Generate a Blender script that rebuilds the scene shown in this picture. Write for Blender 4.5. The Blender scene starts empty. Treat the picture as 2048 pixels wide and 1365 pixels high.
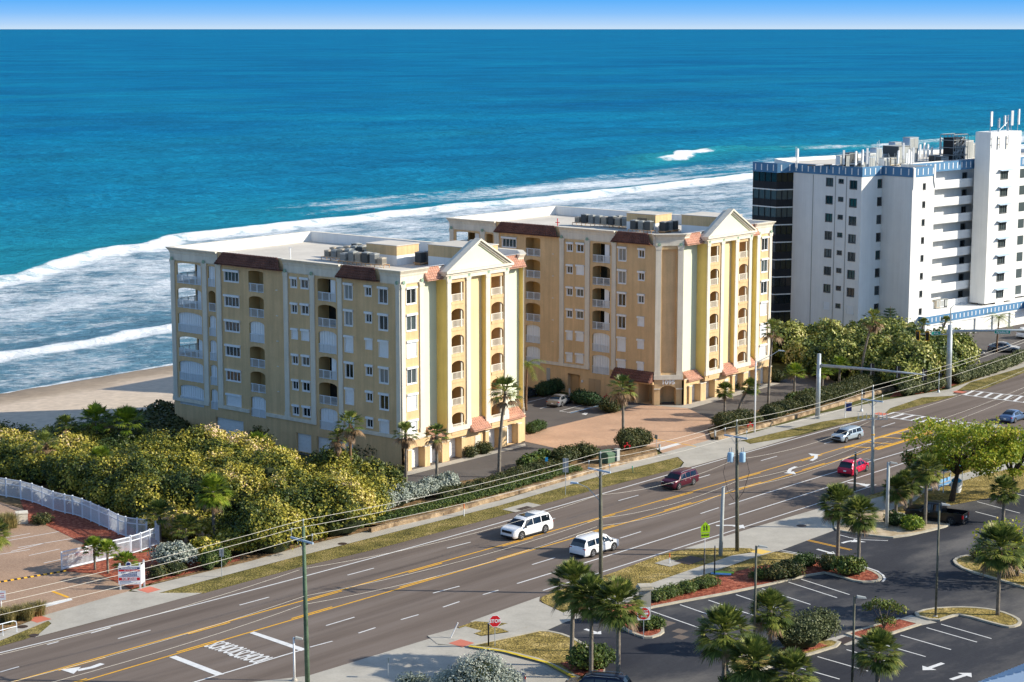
import bpy, math, random
import numpy as np
from mathutils import Vector, Matrix
from mathutils.geometry import tessellate_polygon
R = math.radians
rng = random.Random(7)
nr = np.random.RandomState(11)
SC = bpy.context.scene
COL = SC.collection
# ---------------------------------------------------------------- camera
CH = 48.0; FPX = 3930.0; HOR = 58.5; CXP = 1024.0; CYP = 682.5
PIT = math.atan((CYP - HOR) / FPX)
cd = bpy.data.cameras.new('camera'); cam = bpy.data.objects.new('camera', cd); COL.objects.link(cam)
cam.location = (0, 0, CH); cam.rotation_euler = (R(90) - PIT, 0, 0)
cd.sensor_width = 36.0; cd.lens = FPX / 2048 * 36.0; cd.clip_start = 1.0; cd.clip_end = 2.0e6
SC.camera = cam
# ---------------------------------------------------------------- sky and sun
SUN_EL = R(26.5); SUN_AZ = R(-3.5)          # azimuth measured from +X towards +Y
SKY_ROT = R(90) - SUN_AZ
w = bpy.data.worlds.new('World'); SC.world = w; w.use_nodes = True
nt = w.node_tree; nt.nodes.clear()
wo = nt.nodes.new('ShaderNodeOutputWorld'); bg = nt.nodes.new('ShaderNodeBackground')
sk = nt.nodes.new('ShaderNodeTexSky'); sk.sky_type = 'NISHITA'; sk.sun_disc = False
sk.sun_elevation = SUN_EL; sk.sun_rotation = SKY_ROT; sk.altitude = 0; sk.air_density = 1.0; sk.dust_density = 0.6; sk.ozone_density = 2.5
tc = nt.nodes.new('ShaderNodeTexCoord'); sx = nt.nodes.new('ShaderNodeSeparateXYZ')
nt.links.new(tc.outputs['Generated'], sx.inputs[0])
rp = nt.nodes.new('ShaderNodeValToRGB')
mp = nt.nodes.new('ShaderNodeMapRange'); mp.inputs[1].default_value = 0.0; mp.inputs[2].default_value = 0.2
nt.links.new(sx.outputs['Z'], mp.inputs[0]); nt.links.new(mp.outputs[0], rp.inputs[0])
SKYR = [(0.0, (0.60, 0.77, 0.95)), (0.012, (0.46, 0.68, 0.96)), (0.04, (0.24, 0.54, 0.98)), (0.075, (0.105, 0.44, 0.98)), (0.35, (0.10, 0.36, 0.86)), (1.0, (0.18, 0.40, 0.80))]
for i, (p_, c_) in enumerate(SKYR):
    e_ = rp.color_ramp.elements[i] if i < 2 else rp.color_ramp.elements.new(p_)
    e_.position = p_; e_.color = (c_[0], c_[1], c_[2], 1)
scl = nt.nodes.new('ShaderNodeVectorMath'); scl.operation = 'SCALE'; scl.inputs['Scale'].default_value = 4.85
nt.links.new(rp.outputs[0], scl.inputs[0])
mk = nt.nodes.new('ShaderNodeMapRange'); mk.inputs[1].default_value = 0.10; mk.inputs[2].default_value = 0.30; nt.links.new(sx.outputs['Z'], mk.inputs[0])
mx = nt.nodes.new('ShaderNodeMix'); mx.data_type = 'RGBA'; nt.links.new(mk.outputs[0], mx.inputs[0])
nt.links.new(scl.outputs[0], mx.inputs[6]); nt.links.new(sk.outputs[0], mx.inputs[7])
nt.links.new(mx.outputs[2], bg.inputs[0]); bg.inputs[1].default_value = 0.15
nt.links.new(bg.outputs[0], wo.inputs[0])
sl = bpy.data.lights.new('sun', 'SUN'); sl.energy = 5.0; sl.angle = R(0.5); sl.color = (1.0, 0.93, 0.80)
so = bpy.data.objects.new('sun', sl); COL.objects.link(so)
sdir = Vector((math.cos(SUN_AZ) * math.cos(SUN_EL), math.sin(SUN_AZ) * math.cos(SUN_EL), math.sin(SUN_EL)))
so.rotation_euler = sdir.to_track_quat('Z', 'Y').to_euler(); so.location = (60, 100, 90)
SC.view_settings.view_transform = 'Standard'; SC.view_settings.look = 'None'
SC.view_settings.exposure = 0.45; SC.view_settings.gamma = 1.0
SC.cycles.max_bounces = 5; SC.cycles.diffuse_bounces = 3; SC.cycles.transparent_max_bounces = 4
SC.cycles.use_adaptive_sampling = True; SC.cycles.adaptive_threshold = 0.02

# ---------------------------------------------------------------- helpers
def G(x, y, z=0.0):
    """world point at height z that was surveyed at photo pixel (x, y)"""
    dy = -(y - CYP); vy = math.cos(PIT) * FPX + math.sin(PIT) * dy; vz = -math.sin(PIT) * FPX + math.cos(PIT) * dy
    t = (z - CH) / vz
    return Vector(((x - CXP) * t, vy * t, z))
def Hh(bx, by, ty):
    p = G(bx, by); dy = -(ty - CYP)
    vy = math.cos(PIT) * FPX + math.sin(PIT) * dy; vz = -math.sin(PIT) * FPX + math.cos(PIT) * dy
    return CH + vz * p.y / vy
class MB:
    def __init__(s): s.v = []; s.f = []; s.m = None
    def add(s, vs, fs):
        n = len(s.v)
        if s.m is not None: vs = [s.m @ Vector(a) for a in vs]
        s.v += [tuple(a) for a in vs]; s.f += [tuple(i + n for i in f) for f in fs]; return s
    def box(s, a, b):
        x0, y0, z0 = [min(a[i], b[i]) for i in range(3)]; x1, y1, z1 = [max(a[i], b[i]) for i in range(3)]
        return s.add([(x0,y0,z0),(x1,y0,z0),(x1,y1,z0),(x0,y1,z0),(x0,y0,z1),(x1,y0,z1),(x1,y1,z1),(x0,y1,z1)],
              [(0,3,2,1),(4,5,6,7),(0,1,5,4),(1,2,6,5),(2,3,7,6),(3,0,4,7)])
    def hexa(s, p): return s.add(p, [(0,3,2,1),(4,5,6,7),(0,1,5,4),(1,2,6,5),(2,3,7,6),(3,0,4,7)])
    def quad(s, a, b, c, d): return s.add([a,b,c,d], [(0,1,2,3)])
    def tube(s, pts, r, n=6, caps=True):
        pts = [Vector(p) for p in pts]; rs = r if isinstance(r, (list, tuple)) else [r]*len(pts)
        vs = []; fs = []
        for i, p in enumerate(pts):
            d = (pts[min(i+1, len(pts)-1)] - pts[max(i-1, 0)]).normalized()
            a = d.cross(Vector((0,0,1)))
            if a.length < 1e-3: a = Vector((1,0,0))
            a.normalize(); b = d.cross(a)
            for k in range(n):
                t = 2*math.pi*k/n; vs.append(p + (a*math.cos(t) + b*math.sin(t))*rs[i])
        for i in range(len(pts)-1):
            for k in range(n):
                fs.append((i*n+k, i*n+(k+1)%n, (i+1)*n+(k+1)%n, (i+1)*n+k))
        if caps: fs.append(tuple(range(n-1,-1,-1))); fs.append(tuple((len(pts)-1)*n+k for k in range(n)))
        return s.add(vs, fs)
    def prism(s, poly, z0, z1, top=True, bottom=True):
        n = len(poly); vs = [(p[0],p[1],z0) for p in poly] + [(p[0],p[1],z1) for p in poly]
        fs = [(i,(i+1)%n,n+(i+1)%n,n+i) for i in range(n)]
        if top: fs += [tuple(n+i for i in t) for t in tess(poly)]
        if bottom: fs += [tuple(reversed(t)) for t in tess(poly)]
        return s.add(vs, fs)
    def sheet(s, poly, z): return s.add([(p[0],p[1],z) for p in poly], tess(poly))
    def lathe(s, prof, c, axis='z', n=16):
        vs = []; fs = []
        for (r, h) in prof:
            for k in range(n):
                t = 2*math.pi*k/n; a, b = r*math.cos(t), r*math.sin(t)
                vs.append((c[0]+a, c[1]+b, c[2]+h) if axis=='z' else ((c[0]+a, c[1]+h, c[2]+b) if axis=='y' else (c[0]+h, c[1]+a, c[2]+b)))
        for i in range(len(prof)-1):
            for k in range(n): fs.append((i*n+k, i*n+(k+1)%n, (i+1)*n+(k+1)%n, (i+1)*n+k))
        fs.append(tuple(range(n-1,-1,-1))); fs.append(tuple((len(prof)-1)*n+k for k in range(n)))
        return s.add(vs, fs)
    def build(s, name, mat, parent=None, smooth=False, sharp=None):
        me = bpy.data.meshes.new(name); me.from_pydata(s.v, [], s.f); me.materials.append(mat)
        if smooth or sharp:
            me.polygons.foreach_set('use_smooth', [True]*len(me.polygons))
            if sharp: me.set_sharp_from_angle(angle=R(sharp))
        me.update()
        o = bpy.data.objects.new(name, me); COL.objects.link(o)
        if parent: o.parent = parent
        return o
def tess(poly):
    vs = [Vector((p[0], p[1], 0)) for p in poly]
    ar = sum(vs[i].x*vs[(i+1)%len(vs)].y - vs[(i+1)%len(vs)].x*vs[i].y for i in range(len(vs)))
    out = []
    for t in tessellate_polygon([vs]):
        a, b, c = [vs[i] for i in t]
        out.append(t if (b-a).cross(c-a).z > 0 else (t[0], t[2], t[1]))
    return out
def tag(o, label=None, cat=None, group=None, kind=None):
    if label: o['label'] = label
    if cat: o['category'] = cat
    if group: o['group'] = group
    if kind: o['kind'] = kind
    return o
def empty(name, loc, rz=0, label=None, cat=None, group=None, kind=None):
    o = bpy.data.objects.new(name, None); COL.objects.link(o); o.location = loc; o.rotation_euler = (0,0,rz)
    o.empty_display_size = 0.1
    return tag(o, label, cat, group, kind)
def copy_tree(o, parent=None):
    c = o.copy(); COL.objects.link(c)
    if parent: c.parent = parent
    for ch in list(KIDS(o)): copy_tree(ch, c)
    return c
def KIDS(o): return [c for c in o.children if c.name in COL.objects]
def np_mesh(name, V, F, mat, parent=None, rnd=None, smooth=False, kidsmat=None):
    me = bpy.data.meshes.new(name); F = np.asarray(F, dtype=np.int32); k = F.shape[1]
    me.vertices.add(len(V)); me.vertices.foreach_set('co', np.asarray(V, dtype=np.float32).ravel())
    me.loops.add(F.size); me.loops.foreach_set('vertex_index', F.ravel())
    me.polygons.add(len(F)); me.polygons.foreach_set('loop_start', np.arange(0, F.size, k, dtype=np.int32))
    if smooth: me.polygons.foreach_set('use_smooth', np.ones(len(F), dtype=bool))
    me.materials.append(mat)
    if rnd is not None:
        a = me.attributes.new('rnd', 'FLOAT', 'FACE'); a.data.foreach_set('value', np.asarray(rnd, dtype=np.float32))
    me.update(calc_edges=True)
    o = bpy.data.objects.new(name, me); COL.objects.link(o)
    if parent: o.parent = parent
    return o
# ---------------------------------------------------------------- materials
MATS = {}
def mat(name, col, rough=0.8, metal=0.0, spec=0.3, noise=None, bump=None, streak=None):
    """noise=(scale, darker multiplier, lighter multiplier[, detail]); bump=(scale, strength)"""
    if name in MATS: return MATS[name]
    m = bpy.data.materials.new(name); m.use_nodes = True; t = m.node_tree; b = t.nodes['Principled BSDF']
    b.inputs['Base Color'].default_value = (*col, 1); b.inputs['Roughness'].default_value = rough
    b.inputs['Metallic'].default_value = metal; b.inputs['Specular IOR Level'].default_value = spec
    g = t.nodes.new('ShaderNodeNewGeometry')
    if noise:
        prev = None
        for i, (sc, lo, hi) in enumerate(noise):
            n = t.nodes.new('ShaderNodeTexNoise'); n.inputs['Scale'].default_value = sc; n.inputs['Detail'].default_value = 4
            n.inputs['Roughness'].default_value = 0.65
            t.links.new(g.outputs['Position'], n.inputs['Vector'])
            r = t.nodes.new('ShaderNodeMapRange'); r.inputs[1].default_value = 0.32; r.inputs[2].default_value = 0.68
            r.inputs[3].default_value = lo; r.inputs[4].default_value = hi
            t.links.new(n.outputs['Fac'], r.inputs[0])
            if prev is not None:
                q = t.nodes.new('ShaderNodeMath'); q.operation = 'MULTIPLY'; t.links.new(prev, q.inputs[0]); t.links.new(r.outputs[0], q.inputs[1]); prev = q.outputs[0]
            else: prev = r.outputs[0]
        if streak:
            ms_ = t.nodes.new('ShaderNodeMapping'); ms_.inputs['Scale'].default_value = (1.6, 1.6, 0.09); t.links.new(g.outputs['Position'], ms_.inputs[0])
            n = t.nodes.new('ShaderNodeTexNoise'); n.inputs['Scale'].default_value = 1.0; n.inputs['Detail'].default_value = 5; n.inputs['Roughness'].default_value = 0.7; t.links.new(ms_.outputs[0], n.inputs['Vector'])
            r = t.nodes.new('ShaderNodeMapRange'); r.inputs[1].default_value = 0.35; r.inputs[2].default_value = 0.62; r.inputs[3].default_value = streak; r.inputs[4].default_value = 1.03
            t.links.new(n.outputs['Fac'], r.inputs[0]); q = t.nodes.new('ShaderNodeMath'); q.operation = 'MULTIPLY'; t.links.new(prev, q.inputs[0]); t.links.new(r.outputs[0], q.inputs[1]); prev = q.outputs[0]
        mxn = t.nodes.new('ShaderNodeVectorMath'); mxn.operation = 'SCALE'; mxn.inputs[0].default_value = col
        t.links.new(prev, mxn.inputs['Scale']); t.links.new(mxn.outputs[0], b.inputs['Base Color'])
    if bump:
        n = t.nodes.new('ShaderNodeTexNoise'); n.inputs['Scale'].default_value = bump[0]; n.inputs['Detail'].default_value = 3
        t.links.new(g.outputs['Position'], n.inputs['Vector'])
        bp = t.nodes.new('ShaderNodeBump'); bp.inputs['Strength'].default_value = bump[1]; bp.inputs['Distance'].default_value = 0.05
        t.links.new(n.outputs['Fac'], bp.inputs['Height']); t.links.new(bp.outputs[0], b.inputs['Normal'])
    MATS[name] = m; return m
def ramp_mat(name, stops, scale, detail=5, rough=0.9, spec=0.2, bump=None, scale2=None, mul2=(0.8, 1.15), stretch=None):
    m = bpy.data.materials.new(name); m.use_nodes = True; t = m.node_tree; b = t.nodes['Principled BSDF']
    b.inputs['Roughness'].default_value = rough; b.inputs['Specular IOR Level'].default_value = spec
    g = t.nodes.new('ShaderNodeNewGeometry'); n = t.nodes.new('ShaderNodeTexNoise')
    n.inputs['Scale'].default_value = scale; n.inputs['Detail'].default_value = detail; n.inputs['Roughness'].default_value = 0.62
    src = g.outputs['Position']
    if stretch:
        mpn = t.nodes.new('ShaderNodeMapping'); mpn.vector_type = 'TEXTURE'
        mpn.inputs['Rotation'].default_value = (0,0,stretch[0]); mpn.inputs['Scale'].default_value = (stretch[1],1,1)
        t.links.new(src, mpn.inputs['Vector']); src = mpn.outputs[0]
    t.links.new(src, n.inputs['Vector'])
    r = t.nodes.new('ShaderNodeValToRGB')
    for i, (p_, c_) in enumerate(stops):
        e = r.color_ramp.elements[i] if i < 2 else r.color_ramp.elements.new(p_)
        e.position = p_; e.color = (*c_, 1)
    t.links.new(n.outputs['Fac'], r.inputs[0]); out = r.outputs[0]
    if scale2:
        n2 = t.nodes.new('ShaderNodeTexNoise'); n2.inputs['Scale'].default_value = scale2; n2.inputs['Detail'].default_value = 3
        t.links.new(g.outputs['Position'], n2.inputs['Vector'])
        rr = t.nodes.new('ShaderNodeMapRange'); rr.inputs[1].default_value = 0.3; rr.inputs[2].default_value = 0.7; rr.inputs[3].default_value = mul2[0]; rr.inputs[4].default_value = mul2[1]
        t.links.new(n2.outputs['Fac'], rr.inputs[0])
        sc_ = t.nodes.new('ShaderNodeVectorMath'); sc_.operation = 'SCALE'; t.links.new(out, sc_.inputs[0]); t.links.new(rr.outputs[0], sc_.inputs['Scale']); out = sc_.outputs[0]
    t.links.new(out, b.inputs['Base Color'])
    if bump:
        n3 = t.nodes.new('ShaderNodeTexNoise'); n3.inputs['Scale'].default_value = bump[0]; n3.inputs['Detail'].default_value = 3
        t.links.new(g.outputs['Position'], n3.inputs['Vector'])
        bp = t.nodes.new('ShaderNodeBump'); bp.inputs['Strength'].default_value = bump[1]; bp.inputs['Distance'].default_value = 0.1
        t.links.new(n3.outputs['Fac'], bp.inputs['Height']); t.links.new(bp.outputs[0], b.inputs['Normal'])
    MATS[name] = m; return m
def leaf_mat(name, stops, transl=0.25, gloss=0.35):
    m = bpy.data.materials.new(name); m.use_nodes = True; t = m.node_tree; b = t.nodes['Principled BSDF']
    b.inputs['Roughness'].default_value = 0.55; b.inputs['Specular IOR Level'].default_value = gloss
    a = t.nodes.new('ShaderNodeAttribute'); a.attribute_name = 'rnd'; a.attribute_type = 'GEOMETRY'
    r = t.nodes.new('ShaderNodeValToRGB')
    for i, (p_, c_) in enumerate(stops):
        e = r.color_ramp.elements[i] if i < 2 else r.color_ramp.elements.new(p_)
        e.position = p_; e.color = (*c_, 1)
    t.links.new(a.outputs['Fac'], r.inputs[0]); t.links.new(r.outputs[0], b.inputs['Base Color'])
    tr = t.nodes.new('ShaderNodeBsdfTranslucent'); t.links.new(r.outputs[0], tr.inputs[0])
    ms = t.nodes.new('ShaderNodeMixShader'); ms.inputs[0].default_value = transl
    out = t.nodes['Material Output']; t.links.new(b.outputs[0], ms.inputs[1]); t.links.new(tr.outputs[0], ms.inputs[2]); t.links.new(ms.outputs[0], out.inputs[0])
    MATS[name] = m; return m
M = MATS
mat('stucco_sunlit', (0.76, 0.60, 0.33), 0.9, noise=[(0.35, 0.93, 1.04)], streak=.93)  # stucco lightened for the centre recess, sunlight put into the colour
mat('stucco_tan', (0.68, 0.468, 0.245), 0.9, noise=[(0.35, 0.91, 1.06), (6, 0.95, 1.04)], bump=(14, 0.25), streak=.86)
mat('stucco_gold_bounce', (0.76, 0.57, 0.19), 0.9, noise=[(0.5, 0.93, 1.05)], streak=.92)  # golden bounce light of the shaded bay returns put into the colour
mat('stucco_green', (0.62, 0.66, 0.50), 0.9, noise=[(0.5, 0.96, 1.03)])
mat('trim_cream', (0.74, 0.67, 0.54), 0.85, noise=[(0.6, 0.92, 1.03), (5, 0.97, 1.02)], streak=.88)
mat('stucco_tan_shaded', (0.50, 0.34, 0.15), 0.9)  # darker copy of the tan stucco, balcony shade put into the colour
mat('white_paint', (0.80, 0.80, 0.78), 0.6)
mat('shutter_white', (0.78, 0.80, 0.80), 0.5, noise=[(3, 0.94, 1.02)])
mat('rail_white', (0.74, 0.77, 0.78), 0.5)
mat('garage_white', (0.82, 0.80, 0.74), 0.6)
mat('door_tan', (0.42, 0.30, 0.17), 0.7)
mat('glass_dark', (0.012, 0.017, 0.02), 0.08, spec=0.6)
mat('glass_mid', (0.06, 0.08, 0.085), 0.15, spec=0.6)
mat('glass_pale', (0.20, 0.22, 0.22), 0.2, spec=0.6)
mat('glass_teal', (0.01, 0.06, 0.06), 0.1, spec=0.6)
mat('roof_deck', (0.60, 0.55, 0.47), 0.95, noise=[(0.15, 0.85, 1.08), (2, 0.95, 1.04)])
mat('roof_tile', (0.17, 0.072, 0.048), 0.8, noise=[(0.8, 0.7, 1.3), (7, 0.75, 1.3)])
mat('roof_tile_pale', (0.54, 0.29, 0.20), 0.8, noise=[(0.8, 0.8, 1.2), (7, 0.8, 1.25)])
mat('roundel_green', (0.30, 0.42, 0.30), 0.8)
mat('white_stucco', (0.78, 0.77, 0.73), 0.9, noise=[(0.3, 0.95, 1.03)], streak=.955)
mat('blue_band', (0.085, 0.21, 0.36), 0.8, noise=[(0.6, 0.9, 1.06)])
mat('concrete', (0.43, 0.395, 0.33), 0.95, noise=[(0.35, 0.86, 1.1), (5, 0.92, 1.05)])
mat('kerb_stone', (0.48, 0.43, 0.33), 0.95, noise=[(1.2, 0.8, 1.1), (9, 0.9, 1.06)])
mat('steel', (0.45, 0.47, 0.47), 0.45, metal=0.5)
mat('galv', (0.42, 0.46, 0.47), 0.5, metal=0.3, noise=[(1.5, 0.85, 1.1)])
mat('black_metal', (0.012, 0.012, 0.013), 0.5)
mat('wire_grey', (0.62, 0.58, 0.50), 0.6)
mat('orange', (0.75, 0.16, 0.03), 0.6)
mat('red', (0.55, 0.01, 0.02), 0.5)
mat('red_sign', (0.62, 0.012, 0.02), 0.5)
mat('white_sign', (0.82, 0.82, 0.82), 0.5)
mat('lime', (0.32, 0.55, 0.01), 0.5)
mat('green_sign', (0.0, 0.30, 0.19), 0.5)
mat('navy', (0.02, 0.04, 0.16), 0.6)
mat('ac_grey', (0.34, 0.35, 0.33), 0.6); mat('ac_dark', (0.07, 0.075, 0.075), 0.6); mat('ac_tan', (0.46, 0.40, 0.31), 0.6)
mat('copper_bar', (0.5, 0.3, 0.15), 0.6)
mat('box_green', (0.09, 0.15, 0.09), 0.7)
mat('brown_metal', (0.06, 0.04, 0.03), 0.6)
mat('line_white', (0.72, 0.71, 0.68), 0.8, noise=[(2.5, 0.86, 1.05)])
mat('line_yellow', (0.82, 0.42, 0.03), 0.8, noise=[(2.5, 0.85, 1.05)])
mat('line_blue', (0.18, 0.38, 0.62), 0.8)
mat('tactile_red', (0.55, 0.17, 0.11), 0.9)
mat('tactile_yellow', (0.75, 0.5, 0.12), 0.9)
mat('kerb_yellow', (0.68, 0.5, 0.03), 0.8, noise=[(3, 0.75, 1.1)])
mat('tyre', (0.012, 0.012, 0.012), 0.8); mat('rim', (0.35, 0.35, 0.36), 0.35, metal=0.7); mat('plastic_black', (0.015, 0.015, 0.017), 0.6)
mat('car_glass', (0.006, 0.010, 0.014), 0.05, spec=0.8)
mat('lens_red', (0.35, 0.005, 0.01), 0.2); mat('lens_clear', (0.7, 0.7, 0.68), 0.15)
mat('pole_green', (0.10, 0.15, 0.09), 0.9, noise=[(1.5, 0.7, 1.3), (12, 0.8, 1.2)])
mat('pole_brown', (0.13, 0.125, 0.09), 0.9, noise=[(1.5, 0.7, 1.3), (12, 0.8, 1.2)])
mat('pole_concrete', (0.42, 0.43, 0.40), 0.9, noise=[(2, 0.85, 1.1)])
mat('crossarm', (0.40, 0.50, 0.60), 0.7)
mat('transformer', (0.34, 0.50, 0.62), 0.5)
mat('trunk_grey', (0.20, 0.17, 0.135), 0.95, noise=[(4, 0.7, 1.25), (20, 0.75, 1.2)])
mat('trunk_brown', (0.17, 0.10, 0.055), 0.95, noise=[(4, 0.7, 1.3)])
mat('wood_dark', (0.07, 0.05, 0.035), 0.95, noise=[(4, 0.7, 1.3)])
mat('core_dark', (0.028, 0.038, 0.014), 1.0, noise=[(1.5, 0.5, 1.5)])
mat('sky_blue', (0.03, 0.35, 0.65), 0.4)
mat('vinyl_white', (0.72, 0.76, 0.80), 0.5)
mat('asphalt_drive', (0.105, 0.092, 0.083), 0.95, noise=[(0.2, 0.85, 1.15), (3, 0.92, 1.08)])
ramp_mat('asphalt_lot', [(0.36, (0.026, 0.027, 0.034)), (0.49, (0.042, 0.043, 0.049)), (0.62, (0.13, 0.121, 0.112))], 0.085, 7, 0.9, bump=(20, 0.15), scale2=4, mul2=(0.9, 1.1), stretch=(R(45), 2.2))
ramp_mat('asphalt_road', [(0.28, (0.120, 0.092, 0.074)), (0.5, (0.162, 0.127, 0.103)), (0.72, (0.202, 0.164, 0.138))], 0.55, 5, 0.95, scale2=16, mul2=(0.86, 1.14), stretch=(R(48.6), 16), bump=(20, .15))
ramp_mat('grass_verge', [(0.3, (0.075, 0.070, 0.018)), (0.5, (0.19, 0.155, 0.040)), (0.7, (0.34, 0.255, 0.095))], 0.45, 9, 1.0, bump=(6, 1.5), scale2=4, mul2=(0.5, 1.45))
ramp_mat('grass_dry', [(0.3, (0.13, 0.10, 0.025)), (0.5, (0.28, 0.205, 0.055)), (0.7, (0.45, 0.33, 0.125))], 0.5, 9, 1.0, bump=(6, 1.5), scale2=4, mul2=(0.5, 1.42))
ramp_mat('mulch', [(0.35, (0.15, 0.035, 0.02)), (0.55, (0.36, 0.10, 0.055)), (0.7, (0.52, 0.22, 0.13))], 3.0, 6, 1.0, bump=(9, 0.9))
ramp_mat('soil_litter', [(0.35, (0.10, 0.065, 0.03)), (0.55, (0.24, 0.15, 0.07)), (0.7, (0.45, 0.28, 0.14))], 2.0, 7, 1.0, bump=(6, 0.9))
ramp_mat('sand_dirt', [(0.35, (0.34, 0.25, 0.14)), (0.55, (0.52, 0.41, 0.27)), (0.7, (0.60, 0.50, 0.36))], 1.0, 7, 1.0, bump=(6, 0.5))
ramp_mat('wall_stone', [(0.35, (0.15, 0.10, 0.06)), (0.5, (0.31, 0.22, 0.13)), (0.68, (0.52, 0.38, 0.24))], 1.1, 6, 1.0, bump=(6, 0.8))
def paver_mat(name, c1, c2, mort, rot, sz=0.22):
    m = bpy.data.materials.new(name); m.use_nodes = True; t = m.node_tree; b = t.nodes['Principled BSDF']; b.inputs['Roughness'].default_value = 0.95
    g = t.nodes.new('ShaderNodeNewGeometry'); mp_ = t.nodes.new('ShaderNodeMapping'); mp_.inputs['Rotation'].default_value = (0,0,rot); mp_.inputs['Scale'].default_value = (1/sz/2,1/sz/2,1)
    br = t.nodes.new('ShaderNodeTexBrick'); br.inputs['Color1'].default_value = (*c1,1); br.inputs['Color2'].default_value = (*c2,1); br.inputs['Mortar'].default_value = (*mort,1)
    br.inputs['Scale'].default_value = 1.0; br.inputs['Mortar Size'].default_value = 0.03
    t.links.new(g.outputs['Position'], mp_.inputs[0]); t.links.new(mp_.outputs[0], br.inputs['Vector'])
    n = t.nodes.new('ShaderNodeTexNoise'); n.inputs['Scale'].default_value = 0.25; n.inputs['Detail'].default_value = 5; t.links.new(g.outputs['Position'], n.inputs['Vector'])
    rr = t.nodes.new('ShaderNodeMapRange'); rr.inputs[1].default_value = 0.3; rr.inputs[2].default_value = 0.7; rr.inputs[3].default_value = 0.86; rr.inputs[4].default_value = 1.12
    t.links.new(n.outputs['Fac'], rr.inputs[0]); s_ = t.nodes.new('ShaderNodeVectorMath'); s_.operation = 'SCALE'
    t.links.new(br.outputs['Color'], s_.inputs[0]); t.links.new(rr.outputs[0], s_.inputs['Scale']); t.links.new(s_.outputs[0], b.inputs['Base Color'])
    MATS[name] = m
paver_mat('paver_salmon', (0.58, 0.36, 0.22), (0.48, 0.27, 0.16), (0.36, 0.24, 0.16), R(20))
paver_mat('paver_brown', (0.44, 0.29, 0.19), (0.34, 0.21, 0.13), (0.27, 0.18, 0.12), R(45))
leaf_mat('leaf_seagrape', [(0.0, (0.03, 0.055, 0.010)), (0.28, (0.09, 0.115, 0.014)), (0.50, (0.29, 0.26, 0.022)), (0.72, (0.52, 0.43, 0.07)), (0.88, (0.70, 0.57, 0.21)), (0.95, (0.70, 0.50, 0.34)), (1.0, (0.42, 0.19, 0.09))], 0.10)
leaf_mat('leaf_seagrape_green', [(0.0, (0.03, 0.06, 0.014)), (0.35, (0.11, 0.15, 0.025)), (0.58, (0.33, 0.34, 0.06)), (0.85, (0.62, 0.56, 0.22)), (1.0, (0.62, 0.45, 0.25))], 0.12)
leaf_mat('leaf_palm', [(0.0, (0.035, 0.06, 0.014)), (0.45, (0.105, 0.145, 0.028)), (0.8, (0.30, 0.32, 0.06)), (0.93, (0.38, 0.34, 0.12)), (1.0, (0.30, 0.19, 0.09))], 0.25)
leaf_mat('leaf_palm_bright', [(0.0, (0.05, 0.09, 0.012)), (0.5, (0.17, 0.25, 0.02)), (0.85, (0.34, 0.38, 0.04)), (1.0, (0.42, 0.33, 0.10))], 0.3)
leaf_mat('leaf_dead', [(0.0, (0.12, 0.07, 0.035)), (0.6, (0.33, 0.21, 0.11)), (1.0, (0.55, 0.36, 0.22))], 0.2)
leaf_mat('leaf_tree', [(0.0, (0.05, 0.10, 0.01)), (0.45, (0.19, 0.27, 0.02)), (0.8, (0.46, 0.47, 0.04)), (1.0, (0.60, 0.42, 0.08))], 0.35)
leaf_mat('leaf_hedge', [(0.0, (0.018, 0.035, 0.01)), (0.5, (0.06, 0.075, 0.018)), (0.8, (0.14, 0.12, 0.03)), (1.0, (0.22, 0.12, 0.05))], 0.15)
leaf_mat('leaf_green', [(0.0, (0.02, 0.045, 0.01)), (0.45, (0.06, 0.105, 0.02)), (0.75, (0.15, 0.19, 0.03)), (0.9, (0.28, 0.23, 0.05)), (1.0, (0.34, 0.14, 0.05))], 0.2)
leaf_mat('leaf_olive', [(0.0, (0.05, 0.07, 0.03)), (0.5, (0.14, 0.16, 0.06)), (0.85, (0.27, 0.27, 0.12)), (1.0, (0.34, 0.27, 0.16))], 0.15)
leaf_mat('leaf_silver', [(0.0, (0.14, 0.17, 0.13)), (0.5, (0.33, 0.37, 0.30)), (1.0, (0.58, 0.56, 0.46))], 0.1)
leaf_mat('leaf_grass', [(0.0, (0.10, 0.10, 0.03)), (0.5, (0.24, 0.20, 0.06)), (1.0, (0.48, 0.38, 0.16))], 0.2)
leaf_mat('leaf_pine', [(0.0, (0.01, 0.035, 0.012)), (0.6, (0.03, 0.075, 0.02)), (1.0, (0.07, 0.12, 0.03))], 0.1)
# ================================================================ SETTING: land, beach, sea
A0 = R(50.8)                                    # coast direction
U0 = Vector((-60, 274, 0)); VD = Vector((math.cos(A0), math.sin(A0), 0)); UD = Vector((-math.sin(A0), math.cos(A0), 0))
def shore(u, v, z=0.0): p = U0 + UD*u + VD*v; return (p.x, p.y, z)
def vnoise(x, y, seed=0):
    xi = np.floor(x).astype(np.int64); yi = np.floor(y).astype(np.int64); fx = x-xi; fy = y-yi
    fx = fx*fx*(3-2*fx); fy = fy*fy*(3-2*fy)
    def h(a, b):
        n = (a*374761393 + b*668265263 + seed*1442695041) & 0x7fffffff
        n = ((n ^ (n >> 13))*1274126177) & 0x7fffffff
        return ((n ^ (n >> 16)) & 0xffff)/65535.0
    return (h(xi,yi)*(1-fx)+h(xi+1,yi)*fx)*(1-fy)+(h(xi,yi+1)*(1-fx)+h(xi+1,yi+1)*fx)*fy
def fbm(x, y, o=4, seed=0):
    s = 0; a = 0.5; t = 0
    for i in range(o): s = s+a*vnoise(x*2**i, y*2**i, seed+i); t += a; a *= 0.55
    return s/t
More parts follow.
